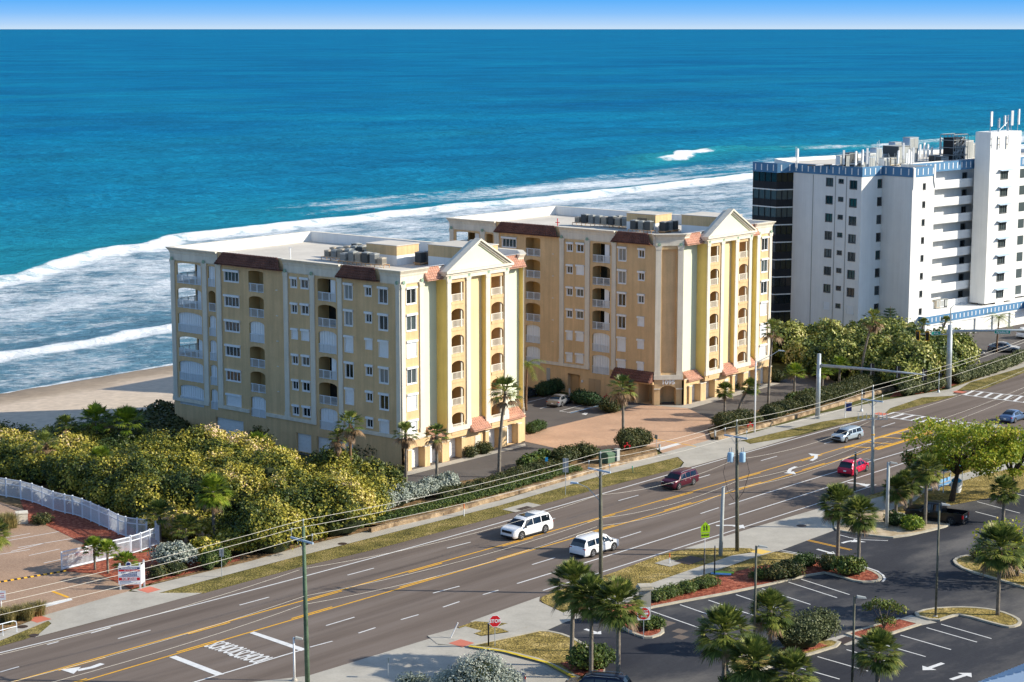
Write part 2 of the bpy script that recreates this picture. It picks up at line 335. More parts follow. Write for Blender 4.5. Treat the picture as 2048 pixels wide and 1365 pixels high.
# land: flat ground, dune, beach slope in shore coordinates
def land():
    us = [-30000, -3000, -800, -400, -200, -120, -80, -60, -48, -42, -38, -34, -30, -26, -22, -18, -14, -10, -6, -2, 0, 4, 8, 12, 20, 60]
    vs = [-30000, -4000, -1000, -400] + list(range(-200, 700, 12)) + [1000, 4000, 30000]
    Uu, Vv = np.meshgrid(us, vs, indexing='ij')
    Z = np.interp(Uu, [-50, -42, -30, -20, -8, 0, 10, 60], [-0.05, -0.05, -0.25, -1.3, -2.0, -2.55, -3.05, -5.0])
    Z = np.where((Uu > -42) & (Uu < 4), Z + 0.35*(fbm(Uu/9, Vv/14, 3, 5)-0.5), Z)
    P = np.stack([U0.x+UD.x*Uu+VD.x*Vv, U0.y+UD.y*Uu+VD.y*Vv, Z], -1).reshape(-1, 3)
    n, m = Uu.shape; i = np.arange((n-1)*(m-1)); a = (i//(m-1))*m + i % (m-1)
    F = np.stack([a, a+1, a+m+1, a+m], -1)[:, ::-1]
    mm = bpy.data.materials.new('ground_and_sand'); mm.use_nodes = True; t = mm.node_tree; b = t.nodes['Principled BSDF']; b.inputs['Roughness'].default_value = 1.0; b.inputs['Specular IOR Level'].default_value = 0.1
    g = t.nodes.new('ShaderNodeNewGeometry')
    d = t.nodes.new('ShaderNodeVectorMath'); d.operation = 'DOT_PRODUCT'; d.inputs[1].default_value = tuple(UD); t.links.new(g.outputs['Position'], d.inputs[0])
    off = t.nodes.new('ShaderNodeMath'); off.operation = 'SUBTRACT'; off.inputs[1].default_value = U0.dot(UD); t.links.new(d.outputs['Value'], off.inputs[0])
    nz = t.nodes.new('ShaderNodeTexNoise'); nz.inputs['Scale'].default_value = 0.13; nz.inputs['Detail'].default_value = 6; t.links.new(g.outputs['Position'], nz.inputs['Vector'])
    ad = t.nodes.new('ShaderNodeMath'); ad.operation = 'MULTIPLY_ADD'; ad.inputs[1].default_value = 9.0; t.links.new(nz.outputs['Fac'], ad.inputs[0]); t.links.new(off.outputs[0], ad.inputs[2])
    mr = t.nodes.new('ShaderNodeMapRange'); mr.inputs[1].default_value = -60; mr.inputs[2].default_value = 30; t.links.new(ad.outputs[0], mr.inputs[0])
    r = t.nodes.new('ShaderNodeValToRGB')
    for k, (p_, c_) in enumerate([(0.0, (0.10, 0.10, 0.03)), (0.18, (0.12, 0.115, 0.04)), (0.24, (0.40, 0.34, 0.22)), (0.30, (0.64, 0.53, 0.40)), (0.70, (0.60, 0.48, 0.36)), (0.76, (0.36, 0.28, 0.20)), (0.86, (0.20, 0.16, 0.12)), (1.0, (0.18, 0.15, 0.12))]):
        e = r.color_ramp.elements[k] if k < 2 else r.color_ramp.elements.new(p_); e.position = p_; e.color = (*c_, 1)
    t.links.new(mr.outputs[0], r.inputs[0])
    n2 = t.nodes.new('ShaderNodeTexNoise'); n2.inputs['Scale'].default_value = 0.9; n2.inputs['Detail'].default_value = 6; t.links.new(g.outputs['Position'], n2.inputs['Vector'])
    r2 = t.nodes.new('ShaderNodeMapRange'); r2.inputs[1].default_value = 0.3; r2.inputs[2].default_value = 0.7; r2.inputs[3].default_value = 0.88; r2.inputs[4].default_value = 1.1; t.links.new(n2.outputs['Fac'], r2.inputs[0])
    s_ = t.nodes.new('ShaderNodeVectorMath'); s_.operation = 'SCALE'; t.links.new(r.outputs[0], s_.inputs[0]); t.links.new(r2.outputs[0], s_.inputs['Scale']); t.links.new(s_.outputs[0], b.inputs['Base Color'])
    bp = t.nodes.new('ShaderNodeBump'); bp.inputs['Strength'].default_value = 0.4; bp.inputs['Distance'].default_value = 0.15; t.links.new(n2.outputs['Fac'], bp.inputs['Height']); t.links.new(bp.outputs[0], b.inputs['Normal'])
    tag(np_mesh('ground', P, F, mm), kind='structure')
land()
def sea():
    us = list(np.arange(4, 60, 0.6)) + list(np.arange(60, 190, 0.8)) + list(np.arange(190, 260, 1.0)) + list(np.arange(260, 460, 2.2)) + list(np.arange(460, 1400, 7.0)) + [1600, 2000, 3000, 5000, 9000, 20000, 50000, 150000, 400000]
    vs = [-400000, -100000, -30000, -9000, -3000, -1200, -600, -300] + list(np.arange(-160, -40, 4)) + list(np.arange(-40, 380, 1.1)) + list(np.arange(380, 760, 1.8)) + list(np.arange(760, 1800, 9)) + [2200, 3500, 7000, 20000, 80000, 400000]
    us = np.array(us, float); vs = np.array(vs, float)
    u, v = np.meshgrid(us, vs, indexing='ij')
    c1 = np.interp(v, [-300, 0, 67, 100, 143, 241, 300, 335, 450, 700], [40, 88, 112, 131, 145.5, 151, 146, 147, 150, 152])
    c1 = c1 + 3.2*(fbm(v/16, v*0+1, 3, 3)-0.5)*2
    c2 = np.interp(v, [-200, 11, 49, 120, 300, 700], [28, 35, 38.5, 44, 52, 60]) + 2.0*(fbm(v/11, v*0+5, 3, 8)-0.5)*2
    c3 = np.interp(v, [400, 458, 526, 600, 760, 1200], [205, 224, 241, 205, 195, 200]) + 2.5*(fbm(v/14, v*0+9, 3, 12)-0.5)*2
    sw = 5.0 + 5.5*fbm(v/22, v*0+2, 3, 21)                     # swash line
    near = 1/(1+np.exp((u-700)/60))
    Z = np.full_like(u, -3.0)
    def crest(c, h, wf, wb): d = u-c; return h*np.where(d < 0, np.exp(-(d/wf)**2), np.exp(-(d/wb)**2))
    n1 = fbm(v/30, u/60, 3, 31)
    Z += crest(c1, 1.35, 2.6, 8.0)*(0.75+0.5*n1)
    Z += crest(c2, 0.65, 1.6, 5.0)*(0.6+0.8*n1)
    m3 = np.clip((v-400)/60, 0, 1)
    Z += crest(c3, 1.5, 4.0, 12.0)*m3*(0.5+n1)*np.where(v < 540, 1, 0.55)
    fo = fbm(u/5.0, v/9.0, 4, 41)
    surf = np.clip((c1-u)/6, 0, 1)*np.clip((u-sw)/2, 0, 1)
    Z += surf*0.22*(fbm(u/2.2, v/3.5, 3, 43)-0.5)*2
    # swell offshore, with slow wandering of the crests
    ph = u + 14*fbm(v/140, u/200, 2, 51)*2
    off = np.clip((u-c1-6)/40, 0, 1)*near
    Z += off*1.9*(0.36*np.sin(ph/7.6)*fbm(u/60, v/120, 2, 53)*1.4 + 0.26*np.sin((ph*0.93+0.21*v)/4.3)*fbm(u/40, v/60, 2, 57) + 0.22*(fbm(u/3.2, v/9, 3, 59)-0.5)*2)
    # broad darker/lighter swells that read from far away
    Z += np.clip((u-170)/60, 0, 1)*near*2.3*np.exp(-((u-np.interp(v, [-200, 0, 400, 900], [215, 232, 262, 300])-6*fbm(v/40, v*0, 2, 60))/9)**2)*np.clip((420-v)/80, .25, 1)
    Z = np.where(u < sw+1.5, np.maximum(Z, -3.02), Z)
    # foam amount (white water)
    f = np.zeros_like(u)
    d1 = u-c1
    f = np.maximum(f, np.where(d1 < 0, np.exp(-(np.clip(-d1-5, 0, None)/5.0)), np.exp(-(d1/1.2)**2))*(0.66+0.8*(fbm(u/3.0, v/5.0, 3, 33)-0.4)+0.4*(n1-0.4)))
    body = np.interp(u-sw, [0, 2, 12, 26, 60, 100], [0.0, 0.28, 0.40, 0.46, 0.50, 0.50])
    f = np.maximum(f, np.where(d1 < 0, body + 0.34*(fo-0.5) + 0.30*(fbm(u/14, v/30, 3, 71)-0.5), 0))
    d2 = u-c2
    f = np.maximum(f, np.where(d2 < 0, np.exp(-(np.clip(-d2-2.5, 0, None)/2.6)), np.exp(-(d2/0.9)**2))*(0.95+0.9*(fbm(v/14, v*0, 3, 77)-0.5)))
    f = np.where((d2 > 1) & (d2 < 10), f*0.72, f)
    f = np.maximum(f, 0.75*np.exp(-((u-sw-0.7)/0.8)**2)*(0.4+0.9*fbm(v/7, v*0, 3, 79)))
    st = np.clip((v-150)/90, 0, 1)*np.clip(1-np.abs(u-c1-24)/34, 0, 1)*(u > c1+1)
    f = np.maximum(f, st*(0.20+0.75*fbm(u/9, v/60, 3, 81)))
    g3 = np.clip((v-452)/26, 0, 1)*np.clip((526-v)/16, 0, 1)*(.55+.8*fbm(u/4, v/6, 3, 84))
    d3 = u-c3
    f = np.maximum(f, g3*np.where(d3 < 0, np.exp(-(np.clip(-d3-3.5, 0, None)/3.0)), np.exp(-(d3/1.3)**2)))
    g4 = np.clip((v-540)/20, 0, 1)
    f = np.maximum(f, g4*(0.5*np.exp(-(d3/14)**2)+0.0)*(0.35+1.1*fbm(u/8, v/40, 3, 83)))
    st2 = np.clip((v-330)/80, 0, 1)*np.clip(1-np.abs(u-190)/30, 0, 1)
    f = np.maximum(f, st2*(0.06+0.62*fbm(u/7, v/50, 3, 85)))
    f = np.where(u > 300, 0.0, f)
    teal = np.clip(0.98-np.clip(u-110, 0, None)/170, 0, 1)*0.6 + 0.9*np.exp(-(np.clip(np.abs(d1-2), 0, None)/7)**2)*0.4 + 0.8*np.exp(-(d3/13)**2)*m3
    teal = teal + 0.28*np.exp(-np.clip(u-150, 0, None)/420)
    teal = np.clip(teal + 0.45*(fbm(u/60, v/140, 3, 91)-0.5), 0, 1)
    P = np.stack([U0.x+UD.x*u+VD.x*v, U0.y+UD.y*u+VD.y*v, Z], -1).reshape(-1, 3)
    n, m = u.shape; i = np.arange((n-1)*(m-1)); a = (i//(m-1))*m + i % (m-1)
    F = np.stack([a, a+1, a+m+1, a+m], -1)[:, ::-1]
    mm = bpy.data.materials.new('sea_water'); mm.use_nodes = True; t = mm.node_tree; b = t.nodes['Principled BSDF']
    def N(k, **kw):
        nd = t.nodes.new(k)
        for kk, vv in kw.items(): nd.inputs[kk].default_value = vv
        return nd
    g = N('ShaderNodeNewGeometry')
    mp_ = t.nodes.new('ShaderNodeMapping'); mp_.vector_type = 'TEXTURE'; mp_.inputs['Rotation'].default_value = (0, 0, R(14)); mp_.inputs['Scale'].default_value = (1.5, 1, 1)
    t.links.new(g.outputs['Position'], mp_.inputs[0])
    at = t.nodes.new('ShaderNodeAttribute'); at.attribute_name = 'foam'; at2 = t.nodes.new('ShaderNodeAttribute'); at2.attribute_name = 'teal'
    nf = N('ShaderNodeTexNoise', Scale=0.50, Detail=9, Roughness=0.80); t.links.new(mp_.outputs[0], nf.inputs['Vector'])
    sub = t.nodes.new('ShaderNodeMath'); sub.operation = 'ADD'; t.links.new(at.outputs['Fac'], sub.inputs[0]); t.links.new(nf.outputs['Fac'], sub.inputs[1])
    ms = N('ShaderNodeMapRange'); ms.inputs[1].default_value = 0.87; ms.inputs[2].default_value = 1.16; t.links.new(sub.outputs[0], ms.inputs[0])
    zero = t.nodes.new('ShaderNodeMath'); zero.operation = 'GREATER_THAN'; zero.inputs[1].default_value = 0.02; t.links.new(at.outputs['Fac'], zero.inputs[0])
    fm = t.nodes.new('ShaderNodeMath'); fm.operation = 'MULTIPLY'; t.links.new(ms.outputs[0], fm.inputs[0]); t.links.new(zero.outputs[0], fm.inputs[1])
    nb = N('ShaderNodeTexNoise', Scale=0.005, Detail=8, Roughness=0.66); t.links.new(mp_.outputs[0], nb.inputs['Vector'])
    rb = t.nodes.new('ShaderNodeValToRGB')
    for k, (p_, c_) in enumerate([(0.32, (0.001, 0.100, 0.235)), (0.5, (0.001, 0.142, 0.290)), (0.68, (0.003, 0.195, 0.335))]):
        e = rb.color_ramp.elements[k] if k < 2 else rb.color_ramp.elements.new(p_); e.position = p_; e.color = (*c_, 1)
    t.links.new(nb.outputs['Fac'], rb.inputs[0])
    m1 = t.nodes.new('ShaderNodeMix'); m1.data_type = 'RGBA'; m1.inputs[7].default_value = (0.014, 0.232, 0.295, 1); t.links.new(at2.outputs['Fac'], m1.inputs[0]); t.links.new(rb.outputs[0], m1.inputs[6])
    at3 = t.nodes.new('ShaderNodeAttribute'); at3.attribute_name = 'surf'; sm_ = t.nodes.new('ShaderNodeMath'); sm_.operation = 'MULTIPLY'; sm_.inputs[1].default_value = .95; t.links.new(at3.outputs['Fac'], sm_.inputs[0])
    m1b = t.nodes.new('ShaderNodeMix'); m1b.data_type = 'RGBA'; m1b.inputs[7].default_value = (0.105, 0.215, 0.285, 1); t.links.new(sm_.outputs[0], m1b.inputs[0]); t.links.new(m1.outputs[2], m1b.inputs[6]); prev = m1b.outputs[2]
    for sc0, dt, lo, hi in ((0.05, 8, .78, 1.22), (0.6, 7, .66, 1.36)):
        nc = N('ShaderNodeTexNoise', Scale=sc0, Detail=dt, Roughness=0.72); t.links.new(mp_.outputs[0], nc.inputs['Vector'])
        rc = N('ShaderNodeMapRange'); rc.inputs[1].default_value = 0.3; rc.inputs[2].default_value = 0.7; rc.inputs[3].default_value = lo; rc.inputs[4].default_value = hi; t.links.new(nc.outputs['Fac'], rc.inputs[0])
        sc_ = t.nodes.new('ShaderNodeVectorMath'); sc_.operation = 'SCALE'; t.links.new(prev, sc_.inputs[0]); t.links.new(rc.outputs[0], sc_.inputs['Scale']); prev = sc_.outputs[0]
    m2 = t.nodes.new('ShaderNodeMix'); m2.data_type = 'RGBA'; m2.inputs[7].default_value = (0.74, 0.77, 0.78, 1); t.links.new(fm.outputs[0], m2.inputs[0]); t.links.new(prev, m2.inputs[6])
    t.nodes.remove(b); df = N('ShaderNodeBsdfDiffuse'); gl = N('ShaderNodeBsdfGlossy', Roughness=0.28); mxs = N('ShaderNodeMixShader'); mxs.inputs[0].default_value = 0.045
    t.links.new(m2.outputs[2], df.inputs[0]); t.links.new(df.outputs[0], mxs.inputs[1]); t.links.new(gl.outputs[0], mxs.inputs[2]); t.links.new(mxs.outputs[0], t.nodes['Material Output'].inputs[0])
    nw = N('ShaderNodeTexNoise', Scale=0.30, Detail=8, Roughness=0.70); t.links.new(mp_.outputs[0], nw.inputs['Vector'])
    bp = N('ShaderNodeBump', Strength=1.0, Distance=1.3); t.links.new(nw.outputs['Fac'], bp.inputs['Height']); t.links.new(bp.outputs[0], df.inputs['Normal']); t.links.new(bp.outputs[0], gl.inputs['Normal'])
    o = np_mesh('sea', P, F, mm, smooth=True); tag(o, kind='structure')
    srf = np.clip((c1+2-u)/10, 0, 1)*np.clip(1-.0*u, 0, 1)
    for nm, arr in (('foam', f), ('teal', teal), ('surf', srf)):
        a_ = o.data.attributes.new(nm, 'FLOAT', 'POINT'); a_.data.foreach_set('value', arr.astype(np.float32).ravel())
sea()

# ================================================================ ROAD AND PAVING
def gpoly(px, z=0.0, chaikin=0):
    P = [G(x, y, 0) for x, y in px]
    for _ in range(chaikin):
        Q = []
        for i in range(len(P)):
            a, b = P[i], P[(i+1) % len(P)]; Q += [a*0.75+b*0.25, a*0.25+b*0.75]
        P = Q
    return [(p.x, p.y) for p in P]
def sheet(name, px, z, m, chaikin=0, kind='structure'):
    return tag(MB().sheet(gpoly(px, 0, chaikin), z).build(name, M[m]), kind=kind)
RA = R(48.6); RU = np.array([math.cos(RA), math.sin(RA)]); RV = np.array([-math.sin(RA), math.cos(RA)])
def fitline(px, ext=(0, 0), deg=2, n=24):
    P = np.array([tuple(G(x, y))[:2] for x, y in px]); u = P@RU; v = P@RV; c = np.polyfit(u, v, deg)
    uu = np.linspace(u.min()-ext[0], u.max()+ext[1], n)
    vv = np.polyval(c, np.clip(uu, u.min()-25, u.max()+25)) 
    sl_ = np.polyval(np.polyder(c), np.clip(uu, u.min()-25, u.max()+25)); vv = vv + sl_*(uu-np.clip(uu, u.min()-25, u.max()+25))
    return [Vector((*(RU*a+RV*b), 0)) for a, b in zip(uu, vv)]
def ribbon(mb, P, w, z, off=0.0):
    P = [Vector((p[0], p[1], 0)) for p in P]; L = []; Rr = []
    for i, p in enumerate(P):
        d = (P[min(i+1, len(P)-1)]-P[max(i-1, 0)]).normalized(); n = Vector((-d.y, d.x, 0))
        L.append(p+n*(off+w/2)); Rr.append(p+n*(off-w/2))
    vs = [(p.x, p.y, z) for p in Rr]+[(p.x, p.y, z) for p in L]; k = len(P)
    mb.add(vs, [(i, i+1, k+i+1, k+i) for i in range(k-1)])
FAR = [(73,1273),(195,1242),(405,1187),(604,1133),(752,1098),(1000,1032),(1205,975),(1360,940),(1500,899),(1600,875),(1646,857),(1743,835),(1904,793),(1969,780),(2048,745)]
NEAR = [(614,1353),(863,1277),(919,1251),(1050,1207),(1203,1153),(1321,1107),(1374,1094),(1500,1057),(1640,1016)]
far_l = fitline(FAR, (120, 500), 3, 60); near_l = fitline(NEAR, (120, 500), 2, 60)
NSH = Vector((.66, -.75, 0))
tag(MB().sheet([(p.x-NSH.x*.5, p.y-NSH.y*.5) for p in far_l]+[(p.x+NSH.x*1.2, p.y+NSH.y*1.2) for p in reversed(near_l)], 0.0).build('road', M['asphalt_road']), kind='structure')
sheet('road_junction', [(1925,800),(1990,775),(2048,745),(2400,640),(2500,800),(2300,960),(2060,925),(1990,905),(1880,880)], 0.006, 'asphalt_road')
# white markings
mw = MB(); my = MB()
ribbon(mw, fitline([(71,1289),(281,1239),(500,1181),(752,1113),(1000,1047),(1205,990),(1439,919),(1603,875),(1785,826)], (60, 0), 3, 50), 0.17, 0.016)
ribbon(mw, fitline([(1458,1010),(1600,966),(1670,945),(1746,922),(1808,904)], (0, 22)), 0.17, 0.016)
ribbon(mw, fitline([(1035,1168),(1240,1104),(1500,1024),(1652,977),(1775,937),(1800,929)], (0, 20)), 0.17, 0.016)
ribbon(mw, fitline([(1086,1182),(1281,1120),(1500,1051),(1600,1019),(1710,984),(1752,970)], (0, 0)), 0.15, 0.016)
ribbon(mw, fitline([(388,1365),(450,1347),(605,1300)], (25, 0), 1), 0.17, 0.016)
def seg(mb, a, b, w=0.15, z=0.016): ribbon(mb, [G(*a), G(*b)], w, z)
for a in [((-80,1366),(-38,1355)),((0,1345),(38,1334)),((236,1278),(301,1261)),((479,1211),(538,1195)),((695,1151),(748,1137)),((894,1097),(941,1085)),((1075,1047),(1110,1037)),((1237,1002),(1277,991)),((1389,959),(1420,950)),((1522,922),(1554,913)),((1648,888),(1676,880)),((1762,855),(1790,846)),
          ((652,1252),(709,1235)),((866,1187),(919,1173)),((1064,1130),(1110,1116)),((1240,1077),(1282,1064)),((1401,1028),(1438,1016)),
          ((620,1295),(665,1283)),((717,1267),(751,1256)),((802,1240),(837,1230)),((886,1215),(919,1204)),((966,1190),(997,1181)),
          ((182,1267),(221,1256)),((94,1290),(117,1284))]: seg(mw, *a)
def tracepoly(mb, px, z=0.016): mb.sheet(gpoly(px), z)
tracepoly(mw, [(499,1267),(508,1264),(613,1299),(602,1303)], 0.017)        # stop bars
tracepoly(mw, [(338,1315),(352,1312),(449,1349),(433,1352)], 0.017)
# crosswalks
def cross(a0, a1, b0, b1, n):
    A0_, A1_, B0_, B1_ = [G(*p) for p in (a0, a1, b0, b1)]
    ribbon(mw, [A0_, A1_], 0.25, 0.018); ribbon(mw, [B0_, B1_], 0.25, 0.018)
    for i in range(n):
        f0 = (i+0.25)/n; f1 = (i+0.55)/n
        mw.sheet([tuple(A0_.lerp(A1_, f0-0.02))[:2], tuple(B0_.lerp(B1_, f0-0.02))[:2], tuple(B0_.lerp(B1_, f1-0.02))[:2], tuple(A0_.lerp(A1_, f1-0.02))[:2]], 0.020)
cross((1785,825),(2010,856), (1757,833),(1990,864), 11)
cross((1942,782),(2120,801), (1925,790),(2105,813), 9)
def arrow(mb, tip, tail, w=0.9, z=0.019, curve=0.0):
    a = G(*tip); b = G(*tail); d = (a-b); L = d.length; d.normalize(); n = Vector((-d.y, d.x, 0))
    P = [b, b+d*L*0.35+n*curve*0.3, b+d*L*0.68+n*curve]
    ribbon(mb, P, w*0.32, z)
    q = P[-1]; e = (a-q).normalized() if curve == 0 else (d*0.2+n*(1 if curve > 0 else -1)).normalized()
    m_ = Vector((-e.y, e.x, 0)); hl = L*0.34 if curve == 0 else 1.3
    mb.sheet([tuple(q+m_*w*0.55)[:2], tuple(q-m_*w*0.55)[:2], tuple(q+e*hl)[:2]], z+0.002)
arrow(mw, (1545,945),(1592,934), 1.3, curve=1.2); arrow(mw, (1663,911),(1622,922), 1.3, curve=1.2)
arrow(mw, (1490,1048),(1432,1052), 1.2, curve=-0.5); arrow(mw, (1745,968),(1695,966), 1.2, curve=-0.4)
arrow(mw, (165,1352),(205,1328), 1.5, curve=-1.0)
# yellow lines
y1 = fitline([(98,1342),(293,1292),(447,1246),(1000,1092),(1176,1042),(1352,992),(1600,922),(1749,878),(1822,854)], (60, 0), 3, 70)
y2 = fitline([(349,1308),(500,1267),(1050,1104),(1381,1009),(1600,944),(1866,863)], (80, 0), 3, 70)
ribbon(my, y1, 0.17, 0.016); ribbon(my, y2, 0.17, 0.016)
def dashes(line, off, per=12.4, ln=4.4, ph=0.0, stop=1e9):
    acc = ph; out = []
    for i in range(len(line)-1):
        a, b = line[i], line[i+1]; L = (b-a).length
        if (acc % per) < ln and i*L < stop: out.append((i, i+1))
        acc += L
    for i, j in out: ribbon(my, [line[i], line[j]], 0.17, 0.016, off)
def resamp(line, step=0.5):
    out = [line[0]]
    for a, b in zip(line, line[1:]):
        n = max(1, int((b-a).length/step)); out += [a.lerp(b, k/n) for k in range(1, n+1)]
    return out
dashes(resamp(y1), -0.3, ph=2.0); dashes(resamp(y2), 0.3, ph=7.0)
seg(my, (1689,897), (1822,857), 0.3, 0.017); seg(my, (1754,900), (1866,866), 0.35, 0.017)
for a in [((1689,893),(1755,897)),((1725,885),(1783,888)),((1762,875),(1808,878)),((1787,867),(1837,870)),((1811,860),(1864,862))]: seg(my, *a, 0.3, 0.018)
# pavement lettering (reads SCHOOL for drivers heading up the road)
def text_mesh(body, size, depth=0.0):
    cu = bpy.data.curves.new('t', 'FONT'); cu.body = body; cu.size = size; cu.extrude = depth; cu.align_x = 'CENTER'; cu.align_y = 'CENTER'; cu.resolution_u = 3
    o = bpy.data.objects.new('t', cu); COL.objects.link(o)
    bpy.context.view_layer.update(); dg = bpy.context.evaluated_depsgraph_get(); me = bpy.data.meshes.new_from_object(o.evaluated_get(dg))
    bpy.data.objects.remove(o); vs = [tuple(v.co) for v in me.vertices]; fs = [tuple(p.vertices) for p in me.polygons]; return vs, fs
def text_obj(name, body, size, mtx, m, parent=None, sx_=1.0, sy_=1.0, depth=0.0, bold=0.0):
    vs, fs = text_mesh(body, size, depth)
    mb = MB(); mb.m = mtx @ Matrix.Diagonal((sx_, sy_, 1, 1)); mb.add(vs, fs)
    if bold:
        for i, (dx, dy) in enumerate(((bold, 0), (-bold, 0), (0, bold), (0, -bold))): mb.add([(a+dx, b+dy/sy_, c+0.0015*(i+1)) for a, b, c in vs], fs)
    return mb.build(name, M[m], parent)
for (cx_, cy_) in ((452, 1299), (503, 1317)):
    c = G(cx_ - 2, cy_ - 2); rd = Vector((math.cos(RA), math.sin(RA), 0)); rt = Vector((math.sin(RA), -math.cos(RA), 0))
    mtx = Matrix(((rt.x, rd.x, 0, c.x), (rt.y, rd.y, 0, c.y), (0, 0, 1, 0.018), (0, 0, 0, 1)))
    tag(text_obj('road_lettering', 'SCHOOL', 0.86, mtx, 'line_white', sx_=.92, sy_=3.3, bold=0.045), kind='structure')
# lot markings
wht = []
for (x, y) in [(1300,1222),(1360,1210),(1417,1201),(1472,1190),(1524,1178),(1577,1165),(1602,1159)]: seg(mw, (x, y), (x+97, y+33+(x-1400)*-0.01), 0.13)
for (x, y) in [(1882,1249),(1853,1256),(1801,1271),(1750,1285),(1693,1300),(1635,1314),(1578,1330)]: seg(mw, (x, y), (x+101, y+29), 0.13)
for a in [((1954,1004),(2040,1027)),((1951,1024),(1993,1035)),((2018,985),(2100,1005)),((2019,1146),(2060,1136))]: seg(mw, *a, 0.13)
ribbon(mw, [G(*p) for p in [(1548,1098),(1600,1108),(1670,1122)]], 0.13, 0.016)
ribbon(mw, [G(*p) for p in [(1712,1131),(1735,1136),(1755,1143),(1766,1151),(1770,1158),(1765,1164)]], 0.2, 0.016)
ribbon(mw, [G(*p) for p in [(1678,1070),(1700,1076),(1725,1080),(1776,1082)]], 0.13, 0.016)
arrow(mw, (1846,1341),(1886,1327), 1.2); arrow(mw, (1942,1347),(1902,1360), 1.2)
arrow(mw, (1670,1109),(1634,1099), 1.0); arrow(mw, (1704,1078),(1684,1087), 1.0, curve=-0.4); arrow(mw, (1202,1269),(1170,1259), 1.1)
ribbon(my, [G(1607,1080), G(1700,1101)], 0.12, 0.017); ribbon(my, [G(1611,1079), G(1704,1100)], 0.12, 0.017)
# condo drive markings
seg(my, (1248,868), (1392,894), 0.22, 0.042); tracepoly(mw, [(1312,899),(1354,887),(1364,889),(1320,902)], 0.042)
for a in [((1119,823),(1175,808)),((1119,823),(1141,826)),((1150,817),(1168,818)),((1135,826),(1200,812)),((1052,806),(1093,796)),((1156,803),(1178,808)),((1080,818),(1110,810))]: seg(mw, *a, 0.13, 0.03)
mbl = MB(); seg(mbl, (1141,827), (1202,811), 0.13, 0.031); tag(mbl.build('blue_bay_line', M['line_blue']), kind='structure')
tracepoly(mw, [(1163,829),(1170,826),(1176,827),(1172,831)], 0.03)
# left lot
for a in [((-40,1116),(60,1100)),((22,1104),(90,1087)),((-10,1080),(60,1068)),((-20,1110),(0,1107)),((58,1112),(120,1099)),((88,1127),(135,1117)),((36,1096),(144,1078)),((18,1082),(118,1064))]: seg(mw, *a, 0.12, 0.03)
tracepoly(mw, [(66,1213),(142,1197),(145,1201),(68,1222)], 0.032); seg(my, (103,1183), (137,1196), 0.3, 0.032)
tag(mw.build('white_road_marking', M['line_white']), kind='structure'); tag(my.build('yellow_road_marking', M['line_yellow']), kind='structure')
# verges, pavements, drives
far_e = [(p.x, p.y) for p in far_l]
sheet('grass_verge', [(-300,1390),(-300,1350),(0,1283),(60,1238),(100,1243),(101,1251),(73,1273),(-20,1299)], 0.024, 'grass_verge', 1)
sheet('grass_verge', [(315,1187),(500,1138),(604,1111),(1000,1011),(1205,951),(1354,915),(1366,925),(1358,937),(1205,976),(1000,1033),(752,1099),(604,1134),(405,1188)], 0.024, 'grass_verge')
sheet('grass_verge', [(1486,884),(1500,878),(1646,843),(1734,831),(1757,834),(1743,837),(1646,857),(1560,880),(1500,888)], 0.024, 'grass_verge')
sheet('grass_verge', [(1755,829),(1780,819),(1840,795),(1895,786),(1915,790),(1904,795),(1790,824),(1765,832)], 0.024, 'grass_verge')
sheet('grass_verge', [(1895,782),(1930,762),(2048,733),(2400,630),(2400,652),(2048,746),(1969,779),(1945,781)], 0.024, 'grass_verge')
sheet('pavement', [(-300,1345),(0,1267),(86,1234),(97,1243),(0,1283),(-300,1362)], 0.05, 'concrete')
sheet('pavement', [(262,1182),(317,1168),(500,1124),(604,1094),(1000,1002),(1205,941),(1325,908),(1356,915),(1205,952),(1000,1012),(604,1112),(500,1139),(315,1188),(290,1188)], 0.05, 'concrete')
sheet('pavement', [(1424,882),(1500,868),(1646,827),(1772,801),(1896,780),(1960,757),(2048,724),(2400,630),(2400,640),(2048,735),(1940,766),(1905,788),(1915,791),(1900,793),(1845,796),(1780,818),(1765,832),(1734,831),(1646,844),(1500,879),(1440,890)], 0.05, 'concrete')
sheet('drive_apron', [(70,1276),(103,1248),(83,1233),(256,1184),(300,1187),(405,1187),(195,1243)], 0.036, 'concrete')
sheet('drive_apron', [(1325,907),(1422,880),(1490,884),(1500,889),(1600,872),(1500,902),(1358,941),(1368,926),(1356,915)], 0.036, 'concrete')
sheet('brick_paving', [(-400,1330),(-400,1150),(-200,1020),(0,1005),(100,1035),(240,1090),(330,1130),(256,1184),(83,1233),(0,1250)], 0.022, 'paver_brown')
sheet('mulch_bed', [(58,1048),(89,1050),(168,1088),(150,1112),(230,1120),(330,1090),(250,1050),(130,1000),(40,1000)], 0.040, 'mulch')
sheet('mulch_bed', [(122,1143),(200,1150),(262,1180),(300,1168),(480,1122),(480,1100),(330,1100),(260,1110),(150,1136)], 0.044, 'mulch')
sheet('mulch_bed', [(0,1268),(0,1235),(66,1222),(72,1238)], 0.044, 'soil_litter')
sheet('leaf_litter', [(300,1170),(500,1125),(604,1095),(800,1050),(1000,1002),(1000,940),(760,985),(600,1040),(300,1100),(-200,1000),(-200,880),(300,880),(700,940)], 0.012, 'soil_litter')
sheet('condo_drive', [(758,990),(740,940),(560,900),(800,938),(1050,884),(1020,870),(1010,800),(1120,790),(1300,790),(1545,764),(1640,745),(1740,762),(1680,780),(1600,800),(1539,815),(1420,862),(1310,900),(1152,905),(1088,925),(1000,958),(870,975)], 0.018, 'asphalt_drive')
sheet('brick_drive', [(1050,884),(1152,906),(1180,912),(1264,896),(1316,900),(1325,907),(1422,880),(1416,861),(1439,847),(1363,812),(1281,812),(1217,828),(1085,859),(1050,865)], 0.034, 'paver_salmon')
